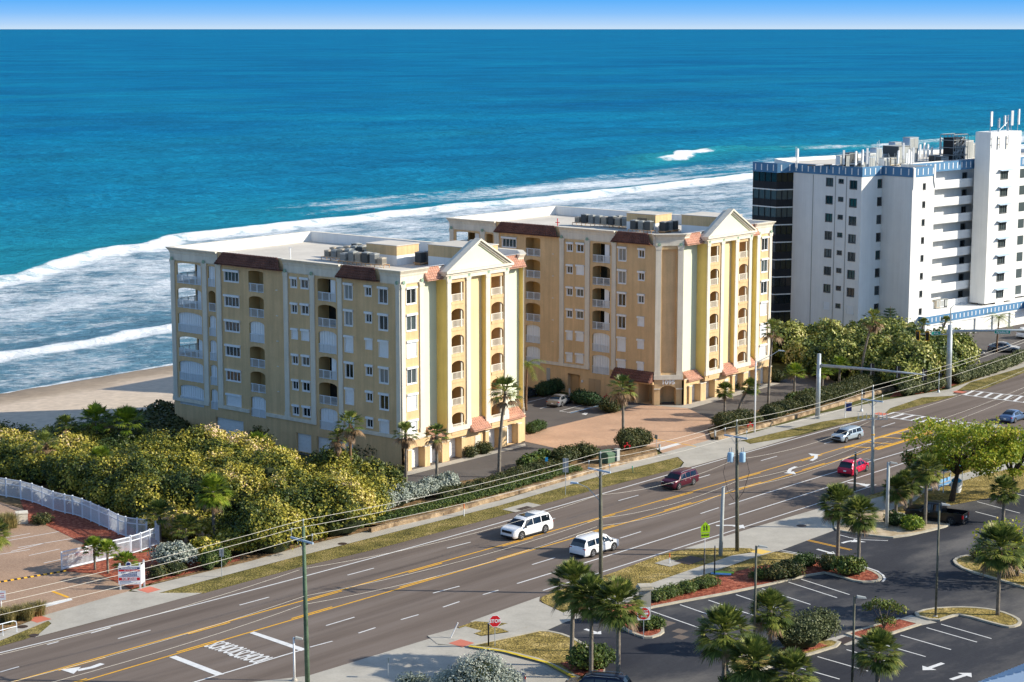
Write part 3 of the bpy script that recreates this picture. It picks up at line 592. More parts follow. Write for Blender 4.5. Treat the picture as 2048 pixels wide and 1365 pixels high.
sheet('condo_apron', [(1308,812),(1363,812),(1545,766),(1560,768),(1380,818)], 0.045, 'concrete')
sheet('condo_apron', [(806,945),(1050,888),(1052,893),(812,953)], 0.045, 'concrete')
sheet('planting_strip', [(758,990),(870,975),(1000,957),(1088,926),(1180,912),(1264,896),(1316,900),(1310,912),(1205,939),(1000,1000),(790,1052),(700,1060)], 0.30, 'soil_litter')
sheet('planting_strip', [(1422,880),(1416,861),(1539,817),(1600,802),(1662,785),(1760,760),(1800,765),(1775,782),(1600,834),(1500,862),(1432,882)], 0.30, 'soil_litter')
sheet('hotel_car_park', [(1849,684),(1930,662),(2030,640),(2400,560),(2400,640),(2048,700),(1905,745),(1870,740)], 0.018, 'asphalt_drive')
sheet('mulch_bed', [(1895,776),(2048,722),(2400,628),(2400,618),(2048,708),(1905,750),(1800,775),(1780,795),(1840,788)], 0.032, 'mulch')
# near side
sheet('near_verge', [(1077,1203),(1088,1191),(1203,1155),(1321,1110),(1374,1098),(1500,1096),(1512,1103),(1465,1112),(1273,1178),(1200,1203),(1128,1226)], 0.03, 'grass_dry', 1)
sheet('near_verge', [(1297,1190),(1500,1119),(1540,1105),(1500,1140),(1300,1212),(1180,1232),(1171,1232)], 0.02, 'grass_dry')
sheet('near_pavement', [(1500,1107),(1545,1100),(1553,1105),(1500,1118),(1297,1189),(1230,1214),(1171,1234),(1128,1232),(1128,1226),(1200,1202),(1273,1178),(1465,1112)], 0.05, 'concrete')
sheet('near_apron', [(940,1244),(1080,1194),(1078,1204),(1128,1227),(1172,1233),(1131,1245),(1093,1262),(1060,1266),(1000,1262)], 0.026, 'concrete')
sheet('near_apron', [(1368,1098),(1500,1058),(1640,1017),(1668,1010),(1664,1045),(1668,1062),(1547,1107),(1500,1099)], 0.026, 'concrete')
sheet('near_pavement', [(855,1273),(914,1257),(962,1274),(1018,1266),(1000,1258),(1060,1258),(1094,1261),(1050,1271),(990,1284),(930,1295),(874,1289)], 0.046, 'concrete')
sheet('near_verge', [(916,1256),(950,1244),(1016,1248),(1000,1258),(1018,1265),(962,1273)], 0.05, 'grass_dry')
sheet('concrete_lot', [(500,1440),(380,1420),(440,1372),(614,1353),(863,1277),(876,1290),(930,1293),(985,1294),(1100,1318),(1175,1352),(1260,1440)], 0.02, 'concrete')
sheet('car_park', [(1093,1262),(1131,1245),(1171,1233),(1297,1189),(1500,1118),(1555,1104),(1668,1061),(1800,1010),(1990,950),(2400,850),(2500,1000),(2500,1800),(1150,1800),(1150,1358),(1180,1298),(1138,1274)], 0.008, 'asphalt_lot')
sheet('corner_green', [(1665,1040),(1668,1012),(1700,1002),(1760,985),(1900,945),(1990,918),(2100,890),(2400,810),(2400,870),(2200,940),(2060,976),(1981,996),(1921,1008),(1860,1017),(1800,1030)], 0.030, 'grass_dry')
sheet('near_pavement', [(1740,1000),(1798,985),(1960,939),(2048,918),(2400,830),(2400,842),(2048,932),(1960,953),(1850,985),(1830,1003),(1760,1030),(1700,1040)], 0.05, 'concrete')
def offset_poly(P, d):
    n = len(P); ar = sum(P[i][0]*P[(i+1)%n][1]-P[(i+1)%n][0]*P[i][1] for i in range(n)); sg = 1 if ar > 0 else -1; out = []
    for i in range(n):
        a = Vector(P[i-1]); b = Vector(P[i]); c = Vector(P[(i+1)%n]); e1 = (b-a).normalized(); e2 = (c-b).normalized()
        n1 = Vector((-e1.y, e1.x))*sg; n2 = Vector((-e2.y, e2.x))*sg; m_ = (n1+n2)
        if m_.length < 1e-4: m_ = n1
        m_.normalize(); out.append(tuple(b+m_*d/max(0.5, m_.dot(n1))))
    return out
def kerb_bed(px, fill, name='planting_bed', ch=2, w=0.28, kmat='kerb_stone', h=0.15):
    P = gpoly(px, 0, ch); Q = offset_poly(P, w); mb = MB(); n = len(P)
    vs = [(p[0], p[1], 0) for p in P]+[(p[0], p[1], h) for p in P]+[(q[0], q[1], h) for q in Q]+[(q[0], q[1], h-0.05) for q in Q]
    fs = []
    for i in range(n):
        j = (i+1) % n; fs += [(i, j, n+j, n+i), (n+i, n+j, 2*n+j, 2*n+i), (2*n+i, 2*n+j, 3*n+j, 3*n+i)]
    mb.add(vs, fs); k = mb.build('kerb', M[kmat]); tag(k, kind='structure')
    s_ = MB().sheet(Q, h-0.02).build(name, M[fill]); tag(s_, kind='structure')
kerb_bed([(1171,1234),(1205,1240),(1241,1257),(1267,1271),(1297,1280),(1329,1270),(1328,1257),(1294,1248),(1292,1222),(1310,1216),(1500,1181),(1642,1147),(1672,1153),(1715,1167),(1757,1166),(1767,1157),(1745,1143),(1700,1131),(1631,1118),(1553,1104),(1520,1113),(1500,1119),(1297,1191),(1230,1215)], 'mulch', ch=1)
sheet('bed_grass', [(1553,1106),(1626,1119),(1590,1130),(1520,1134),(1420,1160),(1300,1196),(1240,1214),(1297,1193),(1500,1121)], 0.15, 'grass_dry')
kerb_bed([(932,1295),(990,1283),(1050,1270),(1086,1262),(1138,1273),(1180,1297),(1198,1316),(1214,1345),(1200,1372),(1148,1358),(1090,1326),(1010,1306),(944,1297)], 'grass_dry', ch=1)
ky = MB(); ribbon(ky, [G(*p) for p in [(938,1296),(1010,1307),(1090,1328),(1148,1359),(1190,1380)]], 0.32, 0.162); tag(ky.build('yellow_kerb', M['kerb_yellow']), kind='structure')
sheet('mulch_bed', [(1120,1330),(1170,1322),(1196,1325),(1207,1345),(1196,1365),(1150,1352)], 0.152, 'mulch')
kerb_bed([(1666,1060),(1690,1066),(1755,1075),(1797,1078),(1886,1058),(1904,1050),(1888,1041),(1840,1036),(1800,1028),(1760,1020),(1700,1030),(1670,1042)], 'sand_dirt', ch=1)
kerb_bed([(1903,1126),(1914,1116),(1939,1112),(1972,1120),(1990,1132),(2048,1149),(2250,1200),(2250,1240),(2048,1178),(1997,1162),(1930,1143)], 'grass_dry', ch=1)
kerb_bed([(1820,1231),(1856,1219),(1916,1216),(1961,1218),(2001,1224),(2037,1238),(2046,1250),(2024,1258),(2000,1254),(1923,1232),(1905,1235),(1872,1246)], 'grass_dry', ch=1)
kerb_bed([(1690,1270),(1797,1239),(1843,1251),(1776,1273),(1732,1285)], 'mulch', ch=0)
kerb_bed([(1462,1318),(1485,1314),(1560,1297),(1654,1279),(1692,1290),(1618,1313),(1550,1330),(1500,1362),(1466,1356),(1454,1338)], 'grass_dry', ch=1)
sheet('mulch_bed', [(1560,1300),(1640,1290),(1655,1295),(1600,1310),(1550,1322)], 0.152, 'mulch')
sheet('drain_channel', [(1654,1279),(1692,1269),(1734,1285),(1693,1292)], 0.03, 'concrete'); sheet('drain_channel', [(1797,1239),(1822,1231),(1874,1246),(1843,1252)], 0.03, 'concrete')
for px in [[(158,1177),(280,1177),(284,1185),(300,1183)]]: pass
def smallsheet(name, cx_, cy_, a, b, z, m, ang=RA):
    c = G(cx_, cy_); d = Vector((math.cos(ang), math.sin(ang))); n = Vector((-d.y, d.x)); c2 = Vector((c.x, c.y))
    return tag(MB().sheet([tuple(c2+d*a+n*b), tuple(c2-d*a+n*b), tuple(c2-d*a-n*b), tuple(c2+d*a-n*b)], z).build(name, M[m]), kind='structure')
for (x, y, m_) in [(298,1181,'tactile_red'),(78,1240,'tactile_red'),(923,1288,'tactile_red'),(1762,829,'tactile_red'),(1919,785,'tactile_red'),(1522,1105,'tactile_yellow')]: smallsheet('tactile_paving', x, y, 0.7, 0.75, 0.056, m_)
smallsheet('drain_slab', 1044,1016,2.0,0.9,0.056,'concrete'); smallsheet('drain_slab', 1338,1127,1.0,0.9,0.056,'concrete'); smallsheet('drain_slab', 1025,1255,1.0,0.9,0.056,'concrete')
smallsheet('drain_grate', 1048,1018,0.9,0.4,0.062,'brown_metal'); smallsheet('drain_grate', 1380,1122,1.3,0.9,0.062,'brown_metal'); smallsheet('drain_grate', 1690,1282,0.9,0.5,0.062,'brown_metal'); smallsheet('utility_cover', 920,1268,1.6,0.9,0.056,'concrete')
smallsheet('patch', 1360,1263,0.5,0.5,0.014,'asphalt_road'); smallsheet('patch', 1362,1275,0.5,0.5,0.014,'asphalt_road'); smallsheet('patch', 1322,1248,1.0,0.8,0.014,'asphalt_road')
def manhole(x, y, r, z, lab):
    o = MB().lathe([(r, 0), (r*0.98, 0.015), (r*0.5, 0.02)], (0,0,0), n=18).build('manhole_cover', M['brown_metal']); o.location = G(x, y, z); tag(o, lab, 'manhole cover')
manhole(45,1254,0.45,0.052,'round brown manhole cover in the pavement by the white railing'); manhole(685,1088,0.45,0.052,'round brown manhole cover in the pavement below the big sea grape thicket')
manhole(68,1271,0.4,0.03,'dark oval drain cover at the tip of the grass by the left drive'); manhole(1603,1052,0.5,0.03,'round dark manhole cover in the concrete apron beside two palms')
manhole(1290,873,0.4,0.04,'small brown cover on the yellow line of the brick drive')
# ================================================================ BUILDINGS
class Face:
    def __init__(s, O, U, Nn): s.O = Vector((*O, 0)); s.U = Vector((*U, 0)); s.N = Vector((*Nn, 0)); s.flip = (s.U.cross(Vector((0,0,1)))).dot(s.N) < 0
    def p(s, u, z, d=0.0): q = s.O+s.U*u+s.N*d; return (q.x, q.y, z)
    def quad(s, mb, u0, u1, z0, z1, d=0.0):
        q = [s.p(u0,z0,d), s.p(u1,z0,d), s.p(u1,z1,d), s.p(u0,z1,d)]
        mb.add(q if not s.flip else q[::-1], [(0,1,2,3)])
    def box(s, mb, u0, u1, z0, z1, d0, d1):
        a = [s.p(u0,z0,d0), s.p(u1,z0,d0), s.p(u1,z0,d1), s.p(u0,z0,d1)]; b = [s.p(u0,z1,d0), s.p(u1,z1,d0), s.p(u1,z1,d1), s.p(u0,z1,d1)]
        P = a+b; v = (Vector(P[1])-Vector(P[0])).cross(Vector(P[3])-Vector(P[0])).z
        mb.add(P if v > 0 else a[::-1]+b[::-1], [(0,3,2,1),(4,5,6,7),(0,1,5,4),(1,2,6,5),(2,3,7,6),(3,0,4,7)])
    def poly(s, mb, pts, d0, d1):
        n = len(pts); vs = [s.p(u, z, d0) for u, z in pts]+[s.p(u, z, d1) for u, z in pts]
        mb.add(vs, [tuple(range(n)), tuple(range(2*n-1, n-1, -1))]+[(i, (i+1) % n, n+(i+1) % n, n+i) for i in range(n)])
def wall(mb, fc, u0, u1, z0, z1, ops, d=0.0, rev=0.12):
    """wall sheet with real openings and their reveals; ops = (u0,u1,z0,z1[,depth])"""
    us = sorted(set([u0, u1]+[o[i] for o in ops for i in (0, 1) if u0 < o[i] < u1])); zs = sorted(set([z0, z1]+[o[i] for o in ops for i in (2, 3) if z0 < o[i] < z1]))
    for i in range(len(us)-1):
        run = None
        for j in range(len(zs)-1):
            uc = (us[i]+us[i+1])/2; zc = (zs[j]+zs[j+1])/2
            hole = any(o[0] < uc < o[1] and o[2] < zc < o[3] for o in ops)
            if not hole: run = (zs[j] if run is None else run[0], zs[j+1])
            if (hole or j == len(zs)-2) and run: fc.quad(mb, us[i], us[i+1], run[0], run[1], d); run = None
    for o in ops:
        r = o[4] if len(o) > 4 else rev
        a, b, c, e = o[:4]
        for q in ([(a,c,0),(a,e,0),(a,e,-r),(a,c,-r)], [(b,c,0),(b,c,-r),(b,e,-r),(b,e,0)], [(a,c,0),(a,c,-r),(b,c,-r),(b,c,0)], [(a,e,0),(b,e,0),(b,e,-r),(a,e,-r)]):
            mb.add([fc.p(x, z, d+k) for x, z, k in q], [(0,1,2,3)])
def arch(mb, fc, a, b, zt, rise, d=0.0, th=0.15, n=8):
    """filler between a rectangular opening top and its flat arch"""
    c = (a+b)/2; w_ = (b-a)/2; pts = [(c+w_*math.cos(math.pi*k/n), zt-rise+rise*math.sin(math.pi*k/n)-0.004) for k in range(n+1)]
    for k in range(n):
        (x0, z0), (x1, z1) = pts[k], pts[k+1]
        mb.add([fc.p(x0,z0,d+.002), fc.p(x0,zt+.03,d+.002), fc.p(x1,zt+.03,d+.002), fc.p(x1,z1,d+.002)], [(0,1,2,3)])
        mb.add([fc.p(x0,z0,d+.002), fc.p(x1,z1,d+.002), fc.p(x1,z1,d-th), fc.p(x0,z0,d-th)], [(0,1,2,3)])
def window(fc, a, b, z0, z1, closed, root, d=0.0, mull=1, seed=0, box=True, frame='white_paint', glass=None):
    fr = MB(); t = 0.07
    if not closed:
        fc.box(fr, a, a+t, z0, z1, d-.10, d-.02); fc.box(fr, b-t, b, z0, z1, d-.10, d-.02); fc.box(fr, a+t, b-t, z1-t, z1, d-.10, d-.02); fc.box(fr, a+t, b-t, z0, z0+t, d-.10, d-.02)
        for k in range(mull):
            c = a+(b-a)*(k+1)/(mull+1); fc.box(fr, c-.03, c+.03, z0+t, z1-t, d-.09, d-.03)
    fc.box(fr, a-.06, b+.06, z0-.10, z0-.003, d+.003, d+.07)
    if not closed or True:
        fc.box(fr, a-.07, a-.003, z0, z1, d+.003, d+.04); fc.box(fr, b+.003, b+.07, z0, z1, d+.003, d+.04)
    o = fr.build('window', M[frame], root)
    if closed:
        sh = MB(); n = max(3, int((z1-z0)/0.11)); 
        for k in range(n): fc.box(sh, a, b, z0+(z1-z0)*k/n+.004, z0+(z1-z0)*(k+1)/n, d-.06, d-.02-(k % 2)*.012)
        sh.build('shutter', M['shutter_white'], o)
    else:
        p_ = MB(); fc.box(p_, a+t, b-t, z0+t, z1-t, d-.115, d-.105); r_ = random.Random(seed*7+int(a*31+z0*17))
        g = glass or r_.choice(['glass_dark']*5+['glass_mid']*2+['glass_pale'])
        p_.build('pane', M[g], o)
    if box:
        bx = MB(); fc.box(bx, a-.12, b+.12, z1+.003, z1+.24, d+.003, d+.20); bx.build('shutter_box', M['shutter_white'], o)
    return o
def railing(fc, a, b, z0, d, root, h=1.0, step=0.13, m='rail_white', th=.025, mid=False):
    r_ = MB(); fc.box(r_, a, b, z0+h-.06, z0+h, d-.03, d+.03); fc.box(r_, a, b, z0+.06, z0+.11, d-.02, d+.02)
    if mid: fc.box(r_, a, b, z0+h-.24, z0+h-.20, d-.02, d+.02)
    n = max(2, int((b-a)/step))
    for k in range(n+1):
        u = a+(b-a)*k/n; t = th*1.6 if k % 8 == 0 else th*.6; fc.box(r_, u-t, u+t, z0+.0, z0+h-.06, d-t, d+t)
    return r_.build('railing', M[m], root)
def balcony(fc, a, b, z0, z1, root, depth=1.7, closed=False, rise=0.35, d=0.0, seed=0, kind='slider', wallm='stucco_tan', railm='rail_white', pil=False):
    i_ = MB(); g = .006
    fc.box(i_, a+g, b-g, z0-.22, z0+g*2, d-depth, d-.02)                       # floor slab
    for q in ([(a+g,z0,d-.03),(a+g,z1,d-.03),(a+g,z1,d-depth),(a+g,z0,d-depth)], [(b-g,z0,d-.03),(b-g,z0,d-depth),(b-g,z1,d-depth),(b-g,z1,d-.03)],
              [(a,z0,d-depth),(a,z1,d-depth),(b,z1,d-depth),(b,z0,d-depth)], [(a,z1-g,d-.03),(b,z1-g,d-.03),(b,z1-g,d-depth),(a,z1-g,d-depth)]):
        i_.add([fc.p(*k) for k in q], [(0,1,2,3)])
    o = i_.build('balcony', M['stucco_tan_shaded' if kind != 'lit' else 'stucco_tan'], root)  # shade-coloured stucco inside, plain tan where the balcony counts as lit
    if kind == 'slider' and not closed:
        dm = MB(); fc.box(dm, a+(b-a)*.42, b-.12, z0+.06, z1-.28, d-depth+.01, d-depth+.06); dd = dm.build('sliding_door', M['glass_dark'], o)
        if seed % 3 != 1:
            cm = MB(); fc.box(cm, a+(b-a)*.12, a+(b-a)*.38, z0+.05, z1-.12, d-.35, d-.30); cm.build('shutter', M['shutter_white'], o)
    if closed:
        s_ = MB(); n = max(4, int((b-a)/0.2))
        for k in range(n): fc.box(s_, a+.02+(b-a-.04)*k/n, a+.02+(b-a-.04)*(k+1)/n-.012, z0+.02, z1-.02, d-.20-(k % 2)*.04, d-.15-(k % 2)*.04)
        s_.build('shutter', M['shutter_white'], o)
    railing(fc, a+.02, b-.02, z0, d-.06, o, h=1.02 if railm == 'rail_white' else 0.85, step=.13 if railm == 'rail_white' else .2, m=railm, th=.025 if railm == 'rail_white' else .06)
    return o
def roundel(mb, fc, u, z, d, r=.22):
    c = fc.p(u, z, d); n = fc.N; t = fc.U; vs = []; K = 12
    for rr, dd in ((r, 0), (r, .05), (r*.62, .05), (r*.62, .02), (r*.3, .06), (0.02, .06)):
        for k in range(K):
            th = 2*math.pi*k/K; q = Vector(c)+t*rr*math.cos(th)+Vector((0,0,1))*rr*math.sin(th)+n*dd; vs.append(tuple(q))
    mb.add(vs, [(i*K+k, i*K+(k+1) % K, (i+1)*K+(k+1) % K, (i+1)*K+k) for i in range(5) for k in range(K)])
def tile_roof(mb, fc, a, b, z0, z1, d0, d1, pitch=.30, inset=0.0, rows=5):
    """barrel tile slope: bottom edge (z0,d0), top edge (z1,d1)"""
    n = int((b-a)/pitch)*4; vs = []; fs = []; cols = n+1; L = []
    for r_ in range(rows):
        f0 = r_/rows; f1 = (r_+1)/rows
        for f, lift in ((f0, .07), (f1, .0)): L.append((f, lift))
    for f, lift in L:
        z = z0+(z1-z0)*f; dd = d0+(d1-d0)*f; aa = a+inset*f; bb = b-inset*f
        for k in range(cols):
            w_ = [0, .06, .09, .06][k % 4]; vs.append(fc.p(aa+(bb-aa)*k/n, z+(lift+w_)*.8, dd+(lift+w_)*.6))
    for i in range(len(L)-1):
        for k in range(n): fs.append((i*cols+k, i*cols+k+1, (i+1)*cols+k+1, (i+1)*cols+k))
    mb.add(vs, fs)
    for (u, ui) in ((a, a+inset), (b, b-inset)):
        mb.add([fc.p(u, z0, d0), fc.p(ui, z1, d1), fc.p(ui, z0, min(d1, 0.0))], [(0,1,2)])
    fc.box(mb, a, b, z0-.06, z0+.02, 0.003, d0+.02)
def cornice(mb, fc, a, b, ea=0.0, eb=0.0, d=0.0, zb=20.62, zt=22.2, flare=.42):
    """cream frieze that flares out to the roof edge; ea/eb lengthen the ends so corners meet"""
    prof = [(zb, .04, 0), (zb+.12, .10, 0), (zb+.14, .06, 0), (zt-.75, .06, 0), (zt-.6, .12, .2), (zt-.42, .16, .4), (zt-.22, .30, .75), (zt-.06, flare, 1), (zt, flare, 1)]
    vs = []
    for z, dd, e in prof:
        vs.append(fc.p(a-(d+dd)*ea, z, d+dd)); vs.append(fc.p(b+(d+dd)*eb, z, d+dd))
    vs.append(fc.p(a, zt+.001, d-.3)); vs.append(fc.p(b, zt+.001, d-.3))
    n = len(prof); mb.add(vs, [(2*i, 2*i+1, 2*i+3, 2*i+2) for i in range(n)])
    for e, sgn in ((0, ea), (1, eb)):
        if sgn == 0: mb.add([fc.p(a if e == 0 else b, z, d+dd) for z, dd, _ in prof]+[fc.p(a if e == 0 else b, zt, d-.02), fc.p(a if e == 0 else b, zb, d-.02)], [tuple(range(n+2))])
FL = 2.95
def condo(name, origin, rz, shut, label, chamfer_left, number=None):
    root = empty(name, origin, rz, label, 'apartment building')
    Wd = 23.7; Ln = 37.3; DK = 20.95; ZT = 22.2; CHM = 2.55
    fl = Face((0,0), (0,1), (-1,0)); fr = Face((0,0), (1,0), (0,-1)); rt = Face((Wd,0), (0,1), (1,0)); bk = Face((0,Ln), (1,0), (0,1))
    s0 = CHM if chamfer_left else 0.0; t1 = Wd if chamfer_left else Wd-CHM; t0 = CHM if chamfer_left else 0.0; r0 = 0.0 if chamfer_left else CHM
    W = MB(); T = MB()
    # ---- long side towards the camera
    ops = []
    rows = range(6)
    cols = {'win1': (25.5, 27.9, -1.15, 0.0), 'wa': (15.9, 16.8, -.95, 0.0), 'wb': (14.05, 15.2, -.95, 0.05), 'w3': (7.2, 8.4, -1.6, 0.0), 'w4': (4.3, 5.2, -.95, 0.0), 'w5': (1.9, 3.2, -1.6, 0.0)}
    bal = {'big': (32.0, 36.25, 17.92, 20.42), 'small': (29.55, 30.75, 17.92, 20.42), 'opB': (21.35, 23.85, 17.92, 20.42), 'opC': (9.75, 12.6, 17.85, 20.42)}
    for k in rows:
        for n, (a, b, dz0, dz1) in cols.items():
            if n == 'w5' and chamfer_left: continue
            ops.append((a, b, 20.0-FL*k+dz0, 20.0-FL*k+dz1))
        for n, (a, b, z0, z1) in bal.items(): ops.append((a, b, z0-FL*k, z1-FL*k, .18))
    if chamfer_left: gops = [(12.0+2.55, 14.1+2.55, 0.02, 2.65, .8)]
    else: gops = [(25.2, 30.0, 0.02, 2.35, .35), (14.0, 16.4, 0.02, 2.2, .35), (10.7, 13.1, 0.02, 2.2, .35), (7.4, 9.8, 0.02, 2.2, .35)]
    if chamfer_left: gops += [(CHM+.25, CHM+2.4, 0.02, 2.6, 2.2), (CHM+2.9, CHM+5.2, .02, 2.6, 2.2)]
    wall(W, fl, s0, Ln, 0.0, ZT-.02, ops+gops)
    for k in rows:
        for n, (a, b, z0, z1) in bal.items(): arch(W, fl, a, b, z1-FL*k, .38 if k else .14)
        for n, (a, b, dz0, dz1) in cols.items():
            if n == 'w5' and chamfer_left: continue
            window(fl, a, b, 20.0-FL*k+dz0, 20.0-FL*k+dz1, k in shut.get(n, ()), root, mull=3 if n == 'win1' else 1, seed=k+len(n))
        for n, (a, b, z0, z1) in bal.items():
            cl = k in shut.get(n, ())
            if n == 'big' and not cl:
                # open corner loggia: floor, back wall with a gap to the sea, post and rails on both sides
                i_ = MB(); fl.box(i_, a, Ln-.25, z0-FL*k-.22, z0-FL*k+.01, -4.2, -.02)
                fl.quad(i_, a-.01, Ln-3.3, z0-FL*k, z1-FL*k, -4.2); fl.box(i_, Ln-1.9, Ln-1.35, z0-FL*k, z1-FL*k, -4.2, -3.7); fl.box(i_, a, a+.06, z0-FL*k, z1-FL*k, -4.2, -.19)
                o = i_.build('balcony', M['stucco_tan_shaded'], root); railing(fl, a+.02, b-.02, z0-FL*k, -.06, o, mid=True)
                s_ = MB(); fl.box(s_, a+.1, a+1.1, z0-FL*k, z1-FL*k-.05, -.5, -.42); s_.build('shutter', M['shutter_white'], o)
                railing(bk, .25, 3.9, z0-FL*k, -.3, o)
            else: balcony(fl, a, b, z0-FL*k, z1-FL*k, root, closed=cl, seed=k+len(n), kind='slider' if n == 'opC' else 'plain', depth=1.7 if n != 'small' else 1.2)
    # pilasters, string course
    def pil(fc, a, b, z0, z1, d=0.0, dep=.14, cap=True):
        fc.box(T, a, b, z0, z1, d+.003, d+dep)
        if cap: fc.poly(T, [(a-.12, z1), (b+.12, z1), (b, z1-.5), (a, z1-.5)], d+.002, d+dep+.05); 
        fc.box(T, a-.06, b+.06, z0, z0+.5, d+.004, d+dep+.04)
    PL = [(36.6, 37.28), (30.95, 31.7), (28.45, 29.25), (17.3, 18.0), (13.05, 13.75), (8.75, 9.4)]
    for a, b in PL: pil(fl, a, b, 3.95, 20.7)
    if not chamfer_left: pil(fl, .02, .62, 3.95, 20.7)
    for a, b in ([(31.0, 37.4), (24.0, 29.3), (13.0, 21.2)] + ([] if chamfer_left else [(0.0, 9.3)])): fl.box(T, a, b, 3.55, 3.95, .005, .20)
    for a, b in ((29.0, 37.3), (8.9, 18.0)): cornice(T, fl, a, b, 0, 1 if b > 37 else 0)
    cornice(T, fl, s0, 2.95, 0 if chamfer_left else 1, 0)
    for u in (36.9, 31.3, 28.9, 17.6, 13.4, 9.1): pass
    Rn = MB()
    for u in (36.9, 31.3, 28.85, 17.65, 13.4, 9.1)+(() if chamfer_left else (.35,)): roundel(Rn, fl, u, 20.85, .19)
    def tiles(m_, *a_, **k_): q_ = MB(); tile_roof(q_, *a_, **k_); return q_.build('tile_roof', M[m_], root)
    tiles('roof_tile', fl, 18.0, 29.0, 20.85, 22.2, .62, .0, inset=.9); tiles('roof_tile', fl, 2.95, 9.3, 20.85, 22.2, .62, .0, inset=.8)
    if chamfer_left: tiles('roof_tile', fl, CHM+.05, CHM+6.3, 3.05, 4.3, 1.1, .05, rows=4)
    # garage doors on the long side
    for o_ in (gops[:4] if not chamfer_left else []):
        g = MB(); n = 5
        for k in range(n): fl.box(g, o_[0]+.01, o_[1]-.01, .02+(o_[3]-.03)*k/n+.01, .02+(o_[3]-.03)*(k+1)/n-.01, -.34, -.28)
        tag(g.build('garage_door', M['shutter_white'], root))
    if chamfer_left:
        fl.quad(W, 14.5, 16.7, 0, 2.7, -.8); g = MB(); fl.box(g, 15.3, 16.55, .03, 2.4, -.79, -.72); g.build('door', M['door_tan'], root)
        g = MB(); fl.box(g, 11.15, 12.1, .03, 2.35, .003, .05); fl.box(g, 12.13, 13.1, .03, 2.35, .003, .05); g.build('double_door', M['door_tan'], root)
        g = MB(); fl.box(g, 19.6, 20.2, .6, 3.0, .003, .03); g.build('louvre', M['ac_grey'], root)
        g = MB(); fl.box(g, 14.05, 14.25, 1.7, 2.0, .003, .15); g.build('wall_lamp', M['white_paint'], root)
        wi = MB(); fl.quad(wi, CHM+.2, CHM+5.3, 0, 2.7, -2.2); wi.build('porch_wall', M['stucco_tan'], root)
        pz = MB(); fl.box(pz, CHM+2.35, CHM+2.95, 0, 2.75, .003, .25); fl.box(pz, CHM+5.15, CHM+5.7, 0, 2.75, .003, .25); fl.box(pz, CHM-.0, CHM+6.2, 2.7, 3.05, .004, .35); pz.build('porch_pier', M['stucco_tan'], root)
    for k, (u, z) in enumerate([(19.0, 18.4-FL*i) for i in range(6)]):
        g = MB(); fl.box(g, u, u+.3, z, z+.12, .003, .08); g.build('vent', M['trim_cream'], root)
    # ---- front
    F_, D_ = .93, .6; ctr = Wd/2; half = 5.3
    ca, cb = ctr-half, ctr+half                                             # centre bay
    cw = [(t, t2) for t, t2 in ((.9, 2.5), (Wd-2.5, Wd-.9))]
    fops = []
    for k in rows:
        z = 20.05-FL*k
        if not chamfer_left: fops.append((.95, 2.5, z-1.65, z))
        else: fops.append((Wd-2.5, Wd-.95, z-1.65, z))
    if not chamfer_left: wall(W, fr, 0, 3.75, 3.3, ZT-.02, fops)
    else: wall(W, fr, Wd-3.75, Wd, 3.3, ZT-.02, fops)
    for k in rows:
        z = 20.05-FL*k; a = .95 if not chamfer_left else Wd-2.5
        window(fr, a, a+1.55, z-1.65, z, k in shut['front'], root, seed=k)
    # recesses beside the centre bay
    GR = MB(); GO = MB()
    la = 3.75 if not chamfer_left else CHM; lb = ca; ra = cb; rb = Wd-3.75 if chamfer_left else Wd-CHM
    for a, b in ((la, lb), (ra, rb)):
        g = MB(); fr.box(g, a, b, 3.3, 21.3, -D_-.15, -D_); g.build('recess_wall', M['stucco_green'], root)['label'] = 'pale green recessed wall strip'
    def side(mb, u, z0, z1, da, db): q = MB(); q.add([fr.p(u, z0, da), fr.p(u, z0, db), fr.p(u, z1, db), fr.p(u, z1, da)], [(0,1,2,3)]); q.build('return_wall', M['stucco_gold_bounce'], root)['label'] = 'side wall of a bay, golden bounce light put into its colour'
    side(GO, la, 3.3, 21.3, 0, -D_); side(GO, lb, 3.3, 21.0, -D_, F_); side(GO, ra, 3.3, 21.0, -D_, F_); side(GO, rb, 3.3, 21.3, 0, -D_)
    # centre bay front with balcony openings
    bw = 2.15; b1 = (ca+.75, ca+.75+bw); b2 = (cb-.75-bw, cb-.75); rc = (ctr-1.35, ctr+1.35)
    cops = []
    for k in rows:
        for a, b in (b1, b2): cops.append((a, b, 18.05-FL*k, 20.2-FL*k-(.0 if k == 0 else .02), .2))
    wall(W, fr, ca, rc[0], 3.3, 21.4, [o for o in cops if o[0] < ctr], d=F_); wall(W, fr, rc[1], cb, 3.3, 21.4, [o for o in cops if o[0] > ctr], d=F_)
    for k in rows:
        for a, b in (b1, b2):
            arch(W, fr, a, b, 20.2-FL*k-(.0 if k == 0 else .02), .5 if k else .01, d=F_)
            balcony(fr, a, b, 18.05-FL*k, 20.2-FL*k-.02, root, d=F_, depth=1.9, kind='plain' if a < ctr else 'lit', railm='trim_cream')
            fr.box(W, a, b, 17.72-FL*k, 18.05-FL*k-.01, F_+.003, F_+.07)
            cl = MB(); fr.box(cl, b-.32, b-.14, 18.06-FL*k, 20.15-FL*k, F_-.3, F_-.12); cl.build('column', M['trim_cream'], root)
    g = MB(); fr.box(g, rc[0], rc[1], 4.2, 21.3, F_-.7, F_-.55); g.build('recess_wall', M['stucco_sunlit'], root)['label'] = 'recessed wall strip with a sunlit tone put into its colour'; side(GO, rc[0], 4.2, 21.3, F_, F_-.55); side(GO, rc[1], 4.2, 21.3, F_-.55, F_)
    for a, b in ((ca, ca+.62), (b1[1]+.35, rc[0]), (rc[1], b2[0]-.35), (cb-.62, cb)): pil(fr, a, b, 3.9, 20.75, d=F_); roundel(Rn, fr, (a+b)/2, 20.9, F_+.19)
